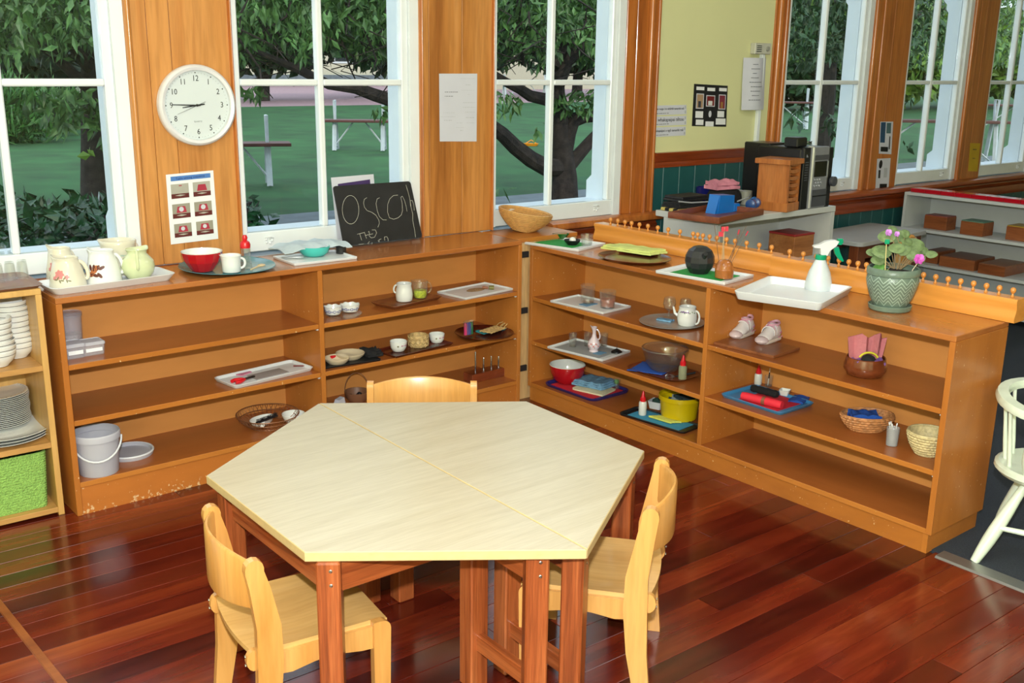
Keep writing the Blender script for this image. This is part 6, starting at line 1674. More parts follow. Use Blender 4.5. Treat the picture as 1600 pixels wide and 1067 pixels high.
ash = math.atan2((at(1185, 515, z) - at(1138, 533, z)).y, (at(1185, 515, z) - at(1138, 533, z)).x)
shoe('white and pink toddler shoe on the left of the pair, nearer the divider', 1160, 524, ash)
shoe('white and pink toddler shoe on the right of the pair, strap toward the room', 1201, 533, ash - .05)
c, R, H = fit(1350.5, 65, 549, 592.5, z, .82, .95)
t = thing('wooden_bowl', 'dark polished wooden bowl stuffed with pink and purple cloths', 'bowl', (c.x, c.y, z))
vessel(sc([(.72, 0), (.84, .06), (1.0, .35), (1.0, .6), (.93, .92), (.92, 1.0)], R, H), .005, 36).build('body', wood('polished_bowl_wood', [(70, 30, 16), (112, 56, 30), (150, 80, 44)], 'x', 5, 3, .12, .5), t)
M_PKC = plain('dusty_pink_cloth', (196, 118, 124), .9, var=.08, bump=.4)


def standing_cloth(name, label, c0, pts, mat, th=.003, grp=None):
    """pts: rows of (across, up, depth) metres relative to c0, stood up in folds"""
    t = thing(name, label, 'cloth', c0, 0, grp); n = len(pts[0]); V = []
    def W3(p, d): v = sx_ * p[0] + Vector((0, 0, p[1])) + dv_ * (p[2] + d); return tuple(v)
    m = MB(); R_ = len(pts)
    for d in (0, th):
        for row_ in pts: m.v += [W3(p, d) for p in row_]
    T = R_ * n
    for i in range(R_ - 1):
        for j in range(n - 1):
            a = i * n + j; m.f.append((a, a + 1, a + n + 1, a + n)); m.f.append((T + a, T + a + n, T + a + n + 1, T + a + 1))
    for j in range(n - 1): m.f.append((j, T + j, T + j + 1, j + 1)); a = (R_ - 1) * n + j; m.f.append((a, a + 1, T + a + 1, T + a))
    for i in range(R_ - 1): a = i * n; m.f.append((a, a + n, T + a + n, T + a)); a = i * n + n - 1; m.f.append((a, T + a, T + a + n, a + n))
    m.build('fold', mat, t, angle=50); return t


tops = [(-.068, .134), (-.044, .138), (-.026, .152), (-.008, .140), (.008, .130), (.022, .142), (.036, .156), (.044, .150), (.054, .128), (.066, .136)]
standing_cloth('pink_cloth', 'dusty pink cloth standing up out of the wooden bowl', (c.x, c.y, z), [[(x_ * .72, .03, .012 * math.sin(i * 1.7)) for i, (x_, h_) in enumerate(tops)], [(x_ * .9, .07, .014 * math.sin(i * 1.7)) for i, (x_, h_) in enumerate(tops)], [(x_, h_, .016 * math.sin(i * 1.7 + .5)) for i, (x_, h_) in enumerate(tops)]], M_PKC, .004)
cloth('purple_cloth', 'purple cloth along the front rim inside the wooden bowl', (c.x - .016, c.y - .022), .10, .05, YAW, z + H * .74, plain('purple_cloth', (120, 84, 150), .9, bump=.3), 2, .010, .008, 51)
o = MB().sphere((0, 0, 0), .026, 14, .8).build('black_pouch', M_BLACKF); o.location = (c.x - .020, c.y - .022, z + H * .94); tag(o, 'black rounded pouch in the front of the wooden bowl', 'pouch')
t = thing('yellow_band', 'yellow band curving over the black pouch in the wooden bowl', 'band', (c.x - .020, c.y - .022, z + H * .94)); MB().tube([tuple(sx_ * (.034 * math.cos(a)) + Vector((0, 0, .028 * math.sin(a)))) for a in [PI * (.12 + .76 * i / 10) for i in range(11)]], .0036, 8).build('band', plain('yellow_felt', (206, 196, 50), .8), t)
z = ZB[1]
t, c, w_, d_, an_ = tray('sky blue plastic tray with shoe cleaning things', (1131, 613), (1220, 645.5), (1274.5, 628.5), z, plain('sky_blue_plastic', (60, 128, 176), .35), .013, .018, .006, .006, mat_insert=M_RMAT, ins=(.8, .62, 0, -.06))
ZK = z + .006


def roll(label, p0, p1, r, mat, nm, cat='cloth', band=None, lumpy=0):
    A3, B3 = at(p0[0], p0[1], ZK + r), at(p1[0], p1[1], ZK + r); t = thing(nm, label, cat, (A3.x, A3.y, ZK), math.atan2((B3 - A3).y, (B3 - A3).x)); L = (B3 - A3).length
    MB().tube([(L * i / 10, 0, r) for i in range(11)], [r * (.9 if i in (0, 10) else 1) * (1 + lumpy * math.sin(i * 2.3)) for i in range(11)], 16).build('roll', mat, t)
    if band: MB().tube([(L * .52, 0, r), (L * .60, 0, r)], r * 1.06, 16).build('band', band, t)
    m = MB().tube([(0.0, .0, r)] + [(-.001, r * (1 - i / 14) * math.cos(i * .9), r + r * (1 - i / 14) * math.sin(i * .9)) for i in range(1, 13)], .001, 4); m.build('spiral_edge', mat, t)


roll('red felt roll tied with a brown band, at the front of the blue tray', (1160, 618), (1222, 633), .0165, plain('bright_red_felt', (216, 36, 54), .7, var=.06), 'felt_roll', band=plain('brown_leather', (128, 78, 56), .5))
roll('black rolled cloth behind the red felt roll', (1175, 606), (1215, 616.5), .0145, M_BLACKF, 'black_roll', lumpy=.08)
dropper('small white bottle with a red nozzle on the blue tray', 1184, 12, 571, 602, ZK, plain('white_bottle_plastic2', (214, 214, 206), .3))
glass_cup('small glass holding a thin brush behind the black roll', 1200.5, 13.5, 585, 605, ZK, name='brush_glass')
P = on(1199.5, 603, ZK); t = thing('paint_brush', 'thin brush with a white handle standing in the small glass', 'brush', P, 0)
MB().tube([(0, 0, .003), tuple(sx_ * .004 + Vector((0, 0, .075)))], .0018, 6).build('handle', plain('white_stick', (220, 216, 210), .4), t); MB().tube([tuple(sx_ * .0025 + Vector((0, 0, .032))), tuple(sx_ * .0032 + Vector((0, 0, .058)))], .0026, 6).build('dark_sleeve', M_BLACK, t)
P = on(1226, 617, ZK); t = thing('square_pot', 'little square white pot behind the blue cloth on the blue tray', 'pot', P, .35)
MB().loft([rr(.028, .028, .004, 0), rr(.042, .042, .006, .022), rr(.037, .037, .004, .022), rr(.024, .024, .003, .003)]).build('body', M_PORC, t)
cloth('blue_cloth', 'royal blue cloth at the right end of the blue tray', on(1248, 627.5, z), .08, .06, an_ + .3, ZK, M_BLUED, 3, .006, .005, 61)
M_BASK = plain('tan_cane', (190, 130, 80), .5, var=.2, scale=70, bump=.2)


def woven(label, px, w, yt, yb, z, rb, mat, courses, name='cane_basket', oval_=1.0, ang=0, sag=0.0, knots=28, rt=1.0):
    c, R, H = fit(px, w, yt, yb, z, rb, rt)
    t = thing(name, label, 'basket', (c.x, c.y, z), ang)
    def rad(f): return R * (rb + (1 - rb) * (1 - (1 - f) ** 1.8))
    def hh(f, a): return H * f * (1 - sag * math.sin(a) ** 2 * f)
    n = 36; vessel([(rad(i / 8) - .003, H * i / 8) for i in range(8)] + [(rad(1) - .003, H * .97)], .002, n, sy=oval_).build('inner_wall', mat, t, angle=80)
    for k in range(courses):
        f = (k + .5) / courses; r = rad(f); h2 = H / courses * .62
        m = MB(); m.tube([(r * (1 + .025 * math.sin(a * knots / 1.0 + PI * k)) * math.cos(a), oval_ * r * (1 + .025 * math.sin(a * knots + PI * k)) * math.sin(a), H * f) for a in [2 * PI * i / 112 for i in range(113)]], h2 * .85, 5); m.build('coil', mat, t)
    MB().tube([(rad(1) * math.cos(a), oval_ * rad(1) * math.sin(a), H) for a in [2 * PI * i / 40 for i in range(41)]], .0042, 6).build('rim', mat, t)
    return t, c, R, H


t, c, R, H = woven('oval tan cane basket holding a blue cloth', 1353, 80, 634, 678, z + .001, .55, M_BASK, 6, oval_=.72, ang=YAW + .0)
cloth('blue_cloth', 'royal blue cloth folded in the tan cane basket', (c.x - .012, c.y + .004), .095, .075, YAW - .1, z + H * .62, M_BLUED, 2, .008, .012, 71, 2)
t, c, R, H = glass_cup('frosted little glass holding cotton buds', 1393, 20, 665, 698, z + .001, mat=glass('frosted_glass', (.85, .87, .88), .3, haze=.3, hc=(.62, .62, .62)), name='frosted_glass_cup')
for k, (dx, tx, hb) in enumerate(((-.004, -.017, .084), (-.002, -.013, .088), (.002, -.008, .080), (.003, .014, .080), (.0, .003, .062))):
    t = thing('cotton_bud', 'cotton bud %s in the frosted glass' % ('leaning furthest left', 'second from the left', 'third from the left', 'leaning furthest right', 'nearly upright and lowest')[k], 'cotton bud', (c.x, c.y, z + .008), 0, 'cotton buds in the frosted glass')
    A3 = sx_ * dx + dv_ * .003 * math.sin(k * 2); B3 = sx_ * tx * .9 + Vector((0, 0, hb - .008)) + dv_ * .004 * math.cos(k * 2)
    MB().tube([tuple(A3), tuple(B3)], .0011, 5).build('stick', M_PORC, t); MB().tube([tuple(A3.lerp(B3, .86)), tuple(A3.lerp(B3, .93)), tuple(B3)], [.0016, .0026, .0014], 8).build('cotton_tip', M_PAPER, t)
woven('round straw coil basket against the end panel', 1448, 62, 664, 714, z + .001, .5, plain('pale_straw', (206, 188, 138), .6, var=.15, scale=80, bump=.2), 8, name='straw_basket', knots=30)

# ------------------------------------------------------------------ on the window wall
WF = -0.0125
t = thing('wall_clock', 'round white wall clock on the pine pillar, showing quarter to nine', 'clock', (-0.590, WF - .001, 1.379)); RCk = .151
MR = Matrix.Rotation(PI / 2, 4, 'X')
MB().lathe([(RCk * .96, 0), (RCk, .004), (RCk, .018), (RCk * .985, .028), (RCk * .93, .034), (RCk * .86, .030), (RCk * .855, .016)], 56, True, False).xf(0, MR).build('casing', plain('white_clock_plastic', (222, 222, 224), .25, coat=.3), t, angle=50)
MB().lathe([(.0005, .014), (RCk * .86, .014)], 56, False, False).xf(0, MR).build('dial', plain('dial_white', (210, 216, 218), .6, var=.005), t, smooth=False)
for k in range(12):
    a = PI / 2 - 2 * PI * (k + 1) / 12; r_ = RCk * .655
    text_part(str(k + 1), .030, M_INK, t, Matrix.Translation((r_ * math.cos(a), -.0146, r_ * math.sin(a))) @ MR @ Matrix.Scale(.86, 4, (1, 0, 0)), 'numeral')
    MB().lathe([(.0024, .0142), (.0024, .015)], 10, True, True, c=(RCk * .795 * math.cos(a), RCk * .795 * math.sin(a), 0)).xf(0, MR).build('hour_dot', M_INK, t)
m = MB()
for k in range(60):
    if k % 5 == 0: continue
    a = 2 * PI * k / 60; c1, s1 = math.cos(a), math.sin(a); r0, r1 = RCk * .78, RCk * .80
    b = len(m.v); m.v += [(r0 * c1 - .0004 * s1, r0 * s1 + .0004 * c1, .0145), (r1 * c1 - .0004 * s1, r1 * s1 + .0004 * c1, .0145), (r1 * c1 + .0004 * s1, r1 * s1 - .0004 * c1, .0145), (r0 * c1 + .0004 * s1, r0 * s1 - .0004 * c1, .0145)]; m.f.append((b, b + 1, b + 2, b + 3))
stuff(m.xf(0, MR).build('minute_ticks', M_INK, t, smooth=False, recalc=False))
text_part('QUARTZ', .008, plain('grey_ink', (130, 136, 140), .6), t, Matrix.Translation((0, -.0146, -RCk * .40)) @ MR, 'dial_lettering')


def hand(name, ang_deg, L, tail, w0, w1, y_, mat):
    a = math.radians(90 - ang_deg)
    MB().prism([(-tail, -w0), (0, -w0 * 1.2), (L, -w1), (L, w1), (0, w0 * 1.2), (-tail, w0)], y_, y_ + .0012).xf(0, MR @ Matrix.Rotation(a, 4, 'Z')).build(name, mat, t, smooth=False)


hand('hour_hand', 262, .058, .030, .0024, .0014, .0155, M_INK); hand('minute_hand', 272, .096, .012, .0022, .0014, .0172, M_INK); hand('second_hand', 248, .085, .035, .0006, .0004, .019, plain('grey_ink', (90, 90, 92), .5) if False else M_DMETAL)
MB().lathe([(.005, .015), (.004, .022)], 14, True, True).xf(0, MR).build('centre_boss', M_INK, t)
MB().lathe([(.0005, .0255), (RCk * .86, .0255)], 48, False, False).xf(0, MR).build('cover_glass', M_PANE, t, smooth=False)


def flat_sign(name, label, pxs, y_, mat, cat, th=.0008):
    C4 = [aty(px, py, y_) for px, py in pxs]
    t = thing(name, label, cat, (0, 0, 0)); quad(C4, th).build('sheet', mat, t, smooth=False)
    o_ = C4[0]; U = C4[1] - C4[0]; V = C4[3] - C4[0]
    def uv(u, v, e=0.0012): p = C4[0] * (1 - u) * (1 - v) + C4[1] * u * (1 - v) + C4[2] * u * v + C4[3] * (1 - u) * v; return p + Vector((0, -e, 0))
    return t, uv


def patch(t, uv, u0, v0, u1, v1, mat, name, e=.0012, th=.0003): return quad([uv(u0, v0, e), uv(u1, v0, e), uv(u1, v1, e), uv(u0, v1, e)], th).build(name, mat, t, smooth=False)


def scribble(t, uv, rows, mat, name='text_lines'):
    m = MB()
    for (u0, u1, v, hgt) in rows:
        r_ = random.Random(int(u0 * 97 + v * 991)); u = u0
        while u < u1:
            du = min(r_.uniform(.015, .06), u1 - u); A3, B3, C3, D3 = uv(u, v), uv(u + du, v), uv(u + du, v + hgt), uv(u, v + hgt); b = len(m.v); m.v += [tuple(A3), tuple(B3), tuple(C3), tuple(D3)]; m.f.append((b, b + 1, b + 2, b + 3)); u += du + r_.uniform(.008, .02)
    o = m.build(name, mat, t, smooth=False, recalc=False); return stuff(o)


# picture sequence sheet below the clock
t, uv = flat_sign('instruction_sheet', 'white sheet with six small place setting pictures below the clock', [(259, 273), (333, 266), (341, 373), (267, 382)], WF - .001, M_PAPER, 'poster')
patch(t, uv, .09, .035, .93, .10, plain('banner_blue', (74, 122, 190), .5), 'blue_banner')
p_, q_ = uv(.5, .068, .002), uv(.93, .062, .002); a_ = math.atan2((q_ - p_).z, (q_ - p_).x)
text_part('Table setting sequence', .0125, plain('navy_ink', (30, 50, 110), .6), t, Matrix.Translation(p_) @ Matrix.Rotation(-a_, 4, 'Y') @ MR, 'banner_lettering')
M_PCB, M_PCT, M_PCR, M_PCW, M_PCD = plain('picture_beige', (150, 146, 130), .5), plain('picture_beige2', (172, 170, 158), .5), plain('picture_crimson', (168, 46, 66), .5), plain('picture_grey_white', (196, 200, 206), .5), plain('picture_dark_red', (92, 30, 28), .5)
for r_ in range(3):
    for k in range(2):
        u0, v0 = (.08, .13)[0] + .46 * k, .145 + .285 * r_; u1, v1 = u0 + .37, v0 + .205
        if r_ == 2: u0 += .01; v1 -= .01
        o = patch(t, uv, u0, v0, u1, v1, M_PCB if r_ else M_PCT, 'small_picture'); du, dv2 = u1 - u0, v1 - v0
        patch(o, uv, u0, v0 + dv2 * .68, u1, v1, M_PCD, 'picture_base', .0017)
        quad([uv(u0 + du * f, v0 + dv2 * g, .0022) for f, g in ((.2, .80), (.5, .74), (.8, .80), (.5, .86))], .0002).build('picture_plate', M_PCT, o, smooth=False)
        if r_ == 0 and k == 0: patch(o, uv, u0 + du * .45, v0 + dv2 * .10, u0 + du * .62, v0 + dv2 * .16, M_PCR, 'picture_mark', .002)
        else:
            quad([uv(u0 + du * f, v0 + dv2 * g, .002) for f, g in ((.30, .18), (.72, .18), (.80, .62), (.22, .62))], .0002).build('picture_cloth', M_PCR, o, smooth=False)
            if r_ or k != 1 or r_: pass
            if not (r_ == 0): MB().lathe([(.0005, 0), (.0095 if r_ == 1 else .008, 0)], 14, False, False).xf(0, Matrix.Translation(uv(u0 + du * .5, v0 + dv2 * .38, .0026)) @ MR).build('picture_disc', M_PCW, o, smooth=False)
t, uv = flat_sign('notice_sheet', 'white notice sheet with faint diagrams on the pillar between second and third windows', [(686, 115), (745.5, 115), (744.5, 221), (687, 221)], WF - .001, M_PAPERG, 'notice')
scribble(t, uv, [(.14, .48, .265, .008), (.14, .36, .325, .008)], plain('notice_ink', (90, 92, 100), .7), 'typed_lines')
scribble(t, uv, [(.55, .95, .07, .004), (.70, .82, .16, .008), (.58, .92, .24, .004), (.75, .8, .30, .006), (.62, .95, .42, .006), (.62, .95, .49, .006), (.1, .4, .57, .004), (.68, .95, .56, .006), (.03, .42, .63, .004), (.12, .32, .68, .01), (.7, .92, .64, .008), (.45, .62, .72, .005), (.44, .64, .79, .005), (.55, .62, .83, .01), (.72, .95, .72, .005)], M_INKF, 'faint_diagram')
YF = -.005
for (pts, lb, big, small) in (([(1012, 165.2), (1072.5, 163.8), (1072.5, 178.4), (1012, 180.6)], 'topmost of the three word strips on the yellow wall', ('tia kei runga i te whāriki tamariki mā', .0155), True),
                              ([(1012, 182.5), (1072.5, 180.6), (1072.3, 195), (1012, 197.5)], 'middle one of the three word strips on the yellow wall', ('e whakapaipai tētou', .027), True),
                              ([(1012, 199.5), (1071.5, 197.4), (1071, 211.5), (1012, 214.6)], 'lowest of the three word strips on the yellow wall', ('whakapaipai o ngā tamariki mā', .0185), True)):
    t, uv = flat_sign('word_strip', lb, pts, YF, M_PAPERG, 'sign'); t['group'] = 'word strips beside the third window'
    p_ = uv(.93, .38, .0016)
    text_part(big[0], big[1], M_INK, t, Matrix.Translation(p_) @ MR, 'lettering', 'RIGHT')
    scribble(t, uv, [(.22, .55, .80, .05)], M_INK, 'small_print'); scribble(t, uv, [(.95, .985, .1, .3), (.95, .985, .6, .3)], M_INKF, 'end_mark')
t, uv = flat_sign('photo_board', 'black card with three photographs and white captions on the yellow wall', [(1084.5, 131), (1137, 134), (1134.5, 198), (1081, 197)], YF, plain('black_card', (22, 22, 26), .6), 'poster')
for u0, u1, v0, v1 in ((.07, .30, .06, .14), (.39, .62, .07, .15), (.74, .97, .06, .14), (.08, .30, .64, .80), (.10, .32, .84, .97), (.38, .62, .88, 1.0), (.72, .92, .62, .77), (.68, .97, .80, .95)): patch(t, uv, u0, v0, u1, v1, M_PAPER, 'caption_card')
for u0, u1, v0, v1, cA, cB_ in ((.08, .30, .22, .58, (170, 140, 110), (60, 60, 70)), (.37, .63, .25, .52, (110, 30, 34), (210, 210, 210)), (.74, .95, .22, .58, (120, 44, 60), (150, 110, 60))):
    o = patch(t, uv, u0, v0, u1, v1, M_PAPERG, 'photo_print'); patch(o, uv, u0 + .02, v0 + .02, u1 - .02, v1 - .02, plain('photo_%d' % cA[0], cA, .4), 'photo_image', .0018); patch(o, uv, u0 + .06, (v0 + v1) / 2, u1 - .08, v1 - .03, plain('photo2_%d' % cB_[0], cB_, .4), 'photo_detail', .0022)
MB().lathe([(.0005, 0), (.012, 0)], 14, False, False, sy=1.5).xf(0, Matrix.Translation(uv(.5, .70, .0016)) @ MR).build('round_photo', M_PAPERG, t, smooth=False)
t = thing('long_notice', 'long curling white notice hanging over the pipe on the yellow wall', 'notice', (0, 0, 0))
n1, n2 = aty(1166, 90, -.03), aty(1201, 90, -.03); n3 = aty(1163, 172, -.03); LH = n1.z - n3.z; LW = n2.x - n1.x
MB().loft([[(n1.x + LW * i / 12, -.012 - .026 * math.sin(PI * i / 12) ** 1.2 + e_, zz) for i in range(13)] + [(n1.x + LW * i / 12, -.0105 - .026 * math.sin(PI * i / 12) ** 1.2 + e_, zz) for i in range(12, -1, -1)] for zz, e_ in ((n1.z, 0), (n1.z - LH * .5, -.003), (n3.z, -.010))]).build('sheet', M_PAPERG, t, angle=50)
m = MB()
for k, (u0, u1) in enumerate(((.3, .5), (.25, .6), (.3, .45), (.25, .55), (.2, .7), (.25, .75), (.25, .65), (.3, .6), (.2, .7))):
    zz = n1.z - LH * (.12 + .085 * k)
    for i in range(6):
        ua, ub = u0 + (u1 - u0) * i / 6, u0 + (u1 - u0) * (i + .8) / 6; f = lambda u: -.0128 - .026 * math.sin(PI * u) ** 1.2 - .010 * (.12 + .085 * k)
        b = len(m.v); m.v += [(n1.x + LW * ua, f(ua) - .001, zz), (n1.x + LW * ub, f(ub) - .001, zz), (n1.x + LW * ub, f(ub) - .001, zz - .003), (n1.x + LW * ua, f(ua) - .001, zz - .003)]; m.f.append((b, b + 1, b + 2, b + 3))
stuff(m.build('printed_lines', plain('notice_ink', (90, 92, 100), .7), t, smooth=False, recalc=False))
p1b = aty(1178.5, 67, -.03); p2b = aty(1202, 85, -.03)
t = thing('junction_box', 'small grey white control box high on the yellow wall above the notice', 'box', (p1b.x, -.0045, p2b.z)); bw_, bh_ = p2b.x - p1b.x, p1b.z - p2b.z
MB().box(0, bw_, -.036, 0, 0, bh_, .003).build('housing', plain('grey_white_plastic', (190, 190, 176), .4), t, smooth=False)
MB().lathe([(.014, 0), (.012, .010)], 18, True, True).xf(0, Matrix.Translation((bw_ * .76, -.036, bh_ * .5)) @ MR).build('dial_knob', plain('grey_knob', (150, 150, 140), .4), t)
for i in range(4): MB().box(bw_ * .1, bw_ * .4, -.0375, -.036, bh_ * (.2 + .17 * i), bh_ * (.27 + .17 * i)).build('vent_slot', M_DMETAL, t, smooth=False)
xp = aty(1181.5, 210, -.012).x
pipe = thing('cable_duct', 'white square cable duct running down beside the chair rail', 'duct', (xp, -.004, 0)); MB().box(-.013, .013, -.022, 0, 1.01, p2b.z, .002).build('duct', M_WHITE, pipe, smooth=False)
for (pts, lb, k) in (([(1375.5, 190), (1395.5, 190), (1392.5, 241), (1373, 240)], 'upper picture page on the pillar right of the stereo window', 0), ([(1370.5, 248), (1391.5, 247), (1388, 297), (1367.5, 297)], 'lower picture page on the pillar right of the stereo window', 1)):
    t, uv = flat_sign('picture_page', lb, pts, WF - .001, M_PAPERG, 'poster'); t['group'] = 'picture pages on the pillar'
    if k == 0: patch(t, uv, .05, .02, .42, .65, plain('page_blue', (40, 76, 110), .5), 'picture'); patch(t, uv, .5, .04, .85, .36, plain('page_teal', (74, 104, 110), .5), 'picture'); patch(t, uv, .12, .78, .7, .93, M_INK, 'picture'); patch(t, uv, .76, .45, .84, .85, M_DMETAL, 'caption')
    else: MB().lathe([(.0005, 0), (.02, 0)], 14, False, False, sy=1.4).xf(0, Matrix.Translation(uv(.28, .18, .0014)) @ MR).build('picture', M_INK, t, smooth=False); patch(t, uv, .15, .36, .3, .62, M_DMETAL, 'picture'); patch(t, uv, .3, .80, .85, .95, M_INK, 'picture'); patch(t, uv, .55, .3, .8, .6, M_INKF, 'picture')
t, uv = flat_sign('yellow_card', 'plain yellow card on the pillar before the rightmost window', [(1516, 223.5), (1531.5, 224), (1527, 268), (1512.5, 267.5)], WF - .001, plain('mustard_card', (196, 160, 40), .6), 'card')
scribble(t, uv, [(.3, .7, .2, .04), (.35, .65, .52, .03)], M_DMETAL, 'small_print')

# ------------------------------------------------------------------ far corner: white cabinet with the stereo
HC = .83
f0, f1 = at(1122, 343.5, HC), at(1306, 322.5, HC)
wC = f1.x - f0.x + .02; dC = .42
cab = thing('white_cabinet', 'low white open cabinet below the chair rail with the stereo on top', 'cabinet', (f0.x, f0.y, 0)); M_WCAB = plain('off_white_melamine', (196, 198, 194), .4, var=.02)
MB().box(0, wC, 0, dC, HC - .03, HC, .002).build('top_board', M_WCAB, cab, smooth=False)
for x_ in (.0, wC - .028): MB().box(x_, x_ + .028, .004, dC - .06, 0, HC - .03).build('side_panel', M_WCAB, cab, smooth=False)
MB().box(.028, wC - .028, dC - .08, dC - .06, 0, HC - .03).build('back_panel', M_WCAB, cab, smooth=False)
zsC = .56
for z_ in (zsC, .28, .04): MB().box(.028, wC - .028, .006, dC - .08, z_ - .022, z_).build('shelf', M_WCAB, cab, smooth=False)
z = HC + .0005


def boxthing(name, label, cat, px, py, z, w, d, h, ang, mat, b=.003, grp=None, part='body'):
    p = at(px, py, z); t = thing(name, label, cat, (p.x, p.y, z), ang, grp); MB().box(0, w, 0, d, 0, h, b).build(part, mat, t, smooth=False); return t, p


# woven mat, folded cloths and book pile at the left
t, c, w_, d_, an_ = tray('brown wooden tray on the white cabinet under the blue blocks', (1066, 327), (1124, 340.5), (1194, 326.5), z, wood('tray_brown', [(108, 54, 32), (140, 76, 46)], 'x', 3, 10, .35), .030, .003, .0, .012)
ZW = z + .004
P = Vector((1.765, -.33, z)); t = thing('woven_mat', 'black and straw striped woven mat under the folded cloths', 'mat', (P.x, P.y, z), .02)
for k in range(5): MB().box(-.01, .075, .028 * k - .03, .026 + .028 * k - .03, 0, .016, .003).build('stripe', M_BLACKF if k % 2 else plain('straw', (196, 176, 96), .8, bump=.3), t, smooth=False)
cloth('black_cloth', 'folded black cloth with a grey cord on the woven mat', (1.875, -.275, 0), .21, .12, .02, z + .018, M_BLACKF, 3, .008, .010, 81, 2)
P = Vector((1.89, -.27, 0)); t = thing('folder', 'flat black folder stacked on the folded black cloth', 'folder', (P.x, P.y, z + .048), .05); MB().box(-.10, .11, -.06, .07, 0, .012, .002).build('folder', M_BLACK, t, smooth=False); MB().box(-.095, .105, -.055, .065, .0125, .026, .002).build('cover', M_BLACK, t, smooth=False)
P = Vector((1.90, -.37, 0)); t = thing('loose_string', 'thin grey cord looped over the black cloth', 'cord', (P.x, P.y, z + .05), 0); MB().tube([(-.14, .03, .006), (-.06, .02, -.004), (.02, .0, -.004), (.08, -.01, -.004), (.10, -.05, -.012)], .004, 6).build('cord', plain('grey_cord', (150, 152, 156), .6), t)
c, R, H = fit(1098, 25, 291, 318, z, .9, 1); t = thing('mug', 'navy blue mug between the folder and the blue block', 'mug', (c.x, c.y, z)); vessel(sc([(.9, 0), (1, .06), (.96, .5), (1, 1)], R, H), .004).build('body', plain('navy_glaze', (24, 28, 96), .12, coat=.4), t); handle(R * .95, H * .2, R * .95, H * .8, .022, .005, 10, YAW, 1, 'handle', plain('navy_glaze', (24, 28, 96), .12), t)
P = on(1130, 322, z); t = thing('black_bag', 'slumped black cloth bag behind the navy mug', 'bag', P, .1)
m = MB(); m.loft([rr(.19, .12, .05, 0, 5), rr(.22, .14, .06, .03, 5), rr(.21, .13, .06, .065, 5), rr(.18, .11, .05, .085, 5), rr(.1, .05, .02, .092, 5)]); m.build('body', M_BLACKF, t)
MB().tube([(.02, -.07, .03), (.08, -.10, .05), (.15, -.07, .066), (.12, 0, .08)], .004, 6).build('grey_strap', plain('grey_cord', (150, 152, 156), .6), t)
cloth('pink_towel', 'soft pink cloth bundled on top of the black bag', (P[0] - .02, P[1], 0), .16, .10, -.1, z + .094, plain('soft_pink_towel', (206, 132, 152), .95, var=.12, bump=.6), 2, .020, .014, 83, 2)
P = on(1124, 334, ZW); t = thing('blue_block_frame', 'bright blue plastic block at the front of the brown tray', 'toy', P, .05); M_BLP = plain('bright_blue_plastic', (16, 110, 196), .3)
MB().prism([(-.01, 0), (.115, 0), (.115, .085), (.0, .092)], 0, .07, 'xz').build('block', M_BLP, t, smooth=False); MB().prism([(-.03, 0), (-.012, 0), (.0, .09)], .005, .065, 'xz').build('wing', M_BLP, t, smooth=False); MB().box(.117, .165, 0, .06, 0, .04, .003).build('step', M_BLP, t, smooth=False)
c = at(1178, 323, ZW); o = MB().sphere((0, 0, 0), .026, 16).build('blue_ball', M_BLP); o.location = (c.x, c.y, ZW + .027); tag(o, 'glossy blue ball in the right corner of the brown tray', 'ball')
P = on(1177, 318, z + .04); t = thing('dumbbell_rattle', 'dark blue dumbbell shaped rattle behind the blue ball', 'toy', P, .35); MR2 = Matrix.Rotation(PI / 2, 4, 'Y'); M_DB = plain('denim_blue_plastic', (40, 74, 130), .3)
MB().lathe([(.018, -.05), (.026, -.045), (.026, -.02), (.010, -.015), (.010, .015), (.026, .02), (.026, .045), (.018, .05)], 18, True, True).xf(0, MR2).build('body', M_DB, t)
c, R, H = fit(1164, 20, 297, 320, ZW, 1, 1); t = thing('tin', 'small grey and blue tin behind the dumbbell rattle', 'tin', (c.x, c.y, ZW)); MB().lathe([(R, 0), (R, H), (R * .9, H), (R * .9, H * .9)], 20, True, True).build('body', plain('grey_label', (150, 150, 136), .4), t)

# pigeonhole rack
r0, r1, r2 = at(1194.5, 331, z), at(1228, 332, z), at(1255, 326, z)
ar = math.atan2((r2 - r1).y, (r2 - r1).x); wl = (r1 - r0).length; wr = .135
t = thing('slot_rack', 'small wooden rack with seven curved slots beside the stereo', 'rack', (r1.x, r1.y, z), ar); M_RK = wood('tan_rack_wood', [(150, 84, 36), (182, 110, 54), (196, 126, 68)], 'z', 4, 10, .35)
HR = .24; dR = .17
MB().box(0, .018, 0, dR, 0, HR, .001).build('side_panel', M_RK, t, smooth=False); MB().box(wr - .018, wr, 0, dR, 0, HR, .001).build('side_panel', M_RK, t, smooth=False); MB().box(.018, wr - .018, dR - .012, dR, 0, HR).build('back_panel', M_RK, t, smooth=False)
MB().box(-.025, wr + .012, -.012, dR + .012, HR, HR + .026, .002).build('top_board', M_RK, t, smooth=False); MB().box(-.006, wr + .0, -.006, dR + .004, 0, .045, .002).build('base', M_RK, t, smooth=False)
for k in range(6):
    zb_ = .05 + .036 * k
    MB().loft([[(.018, 0, zb_ + .006), (.045, 0, zb_), (.09, 0, zb_), (wr - .018, 0, zb_ + .006), (wr - .018, 0, zb_ + .020), (.018, 0, zb_ + .020)], [(.018, dR - .02, zb_ + .004), (.045, dR - .02, zb_), (.09, dR - .02, zb_), (wr - .018, dR - .02, zb_ + .004), (wr - .018, dR - .02, zb_ + .014), (.018, dR - .02, zb_ + .014)]]).build('slot_shelf', M_RK, t, smooth=False)
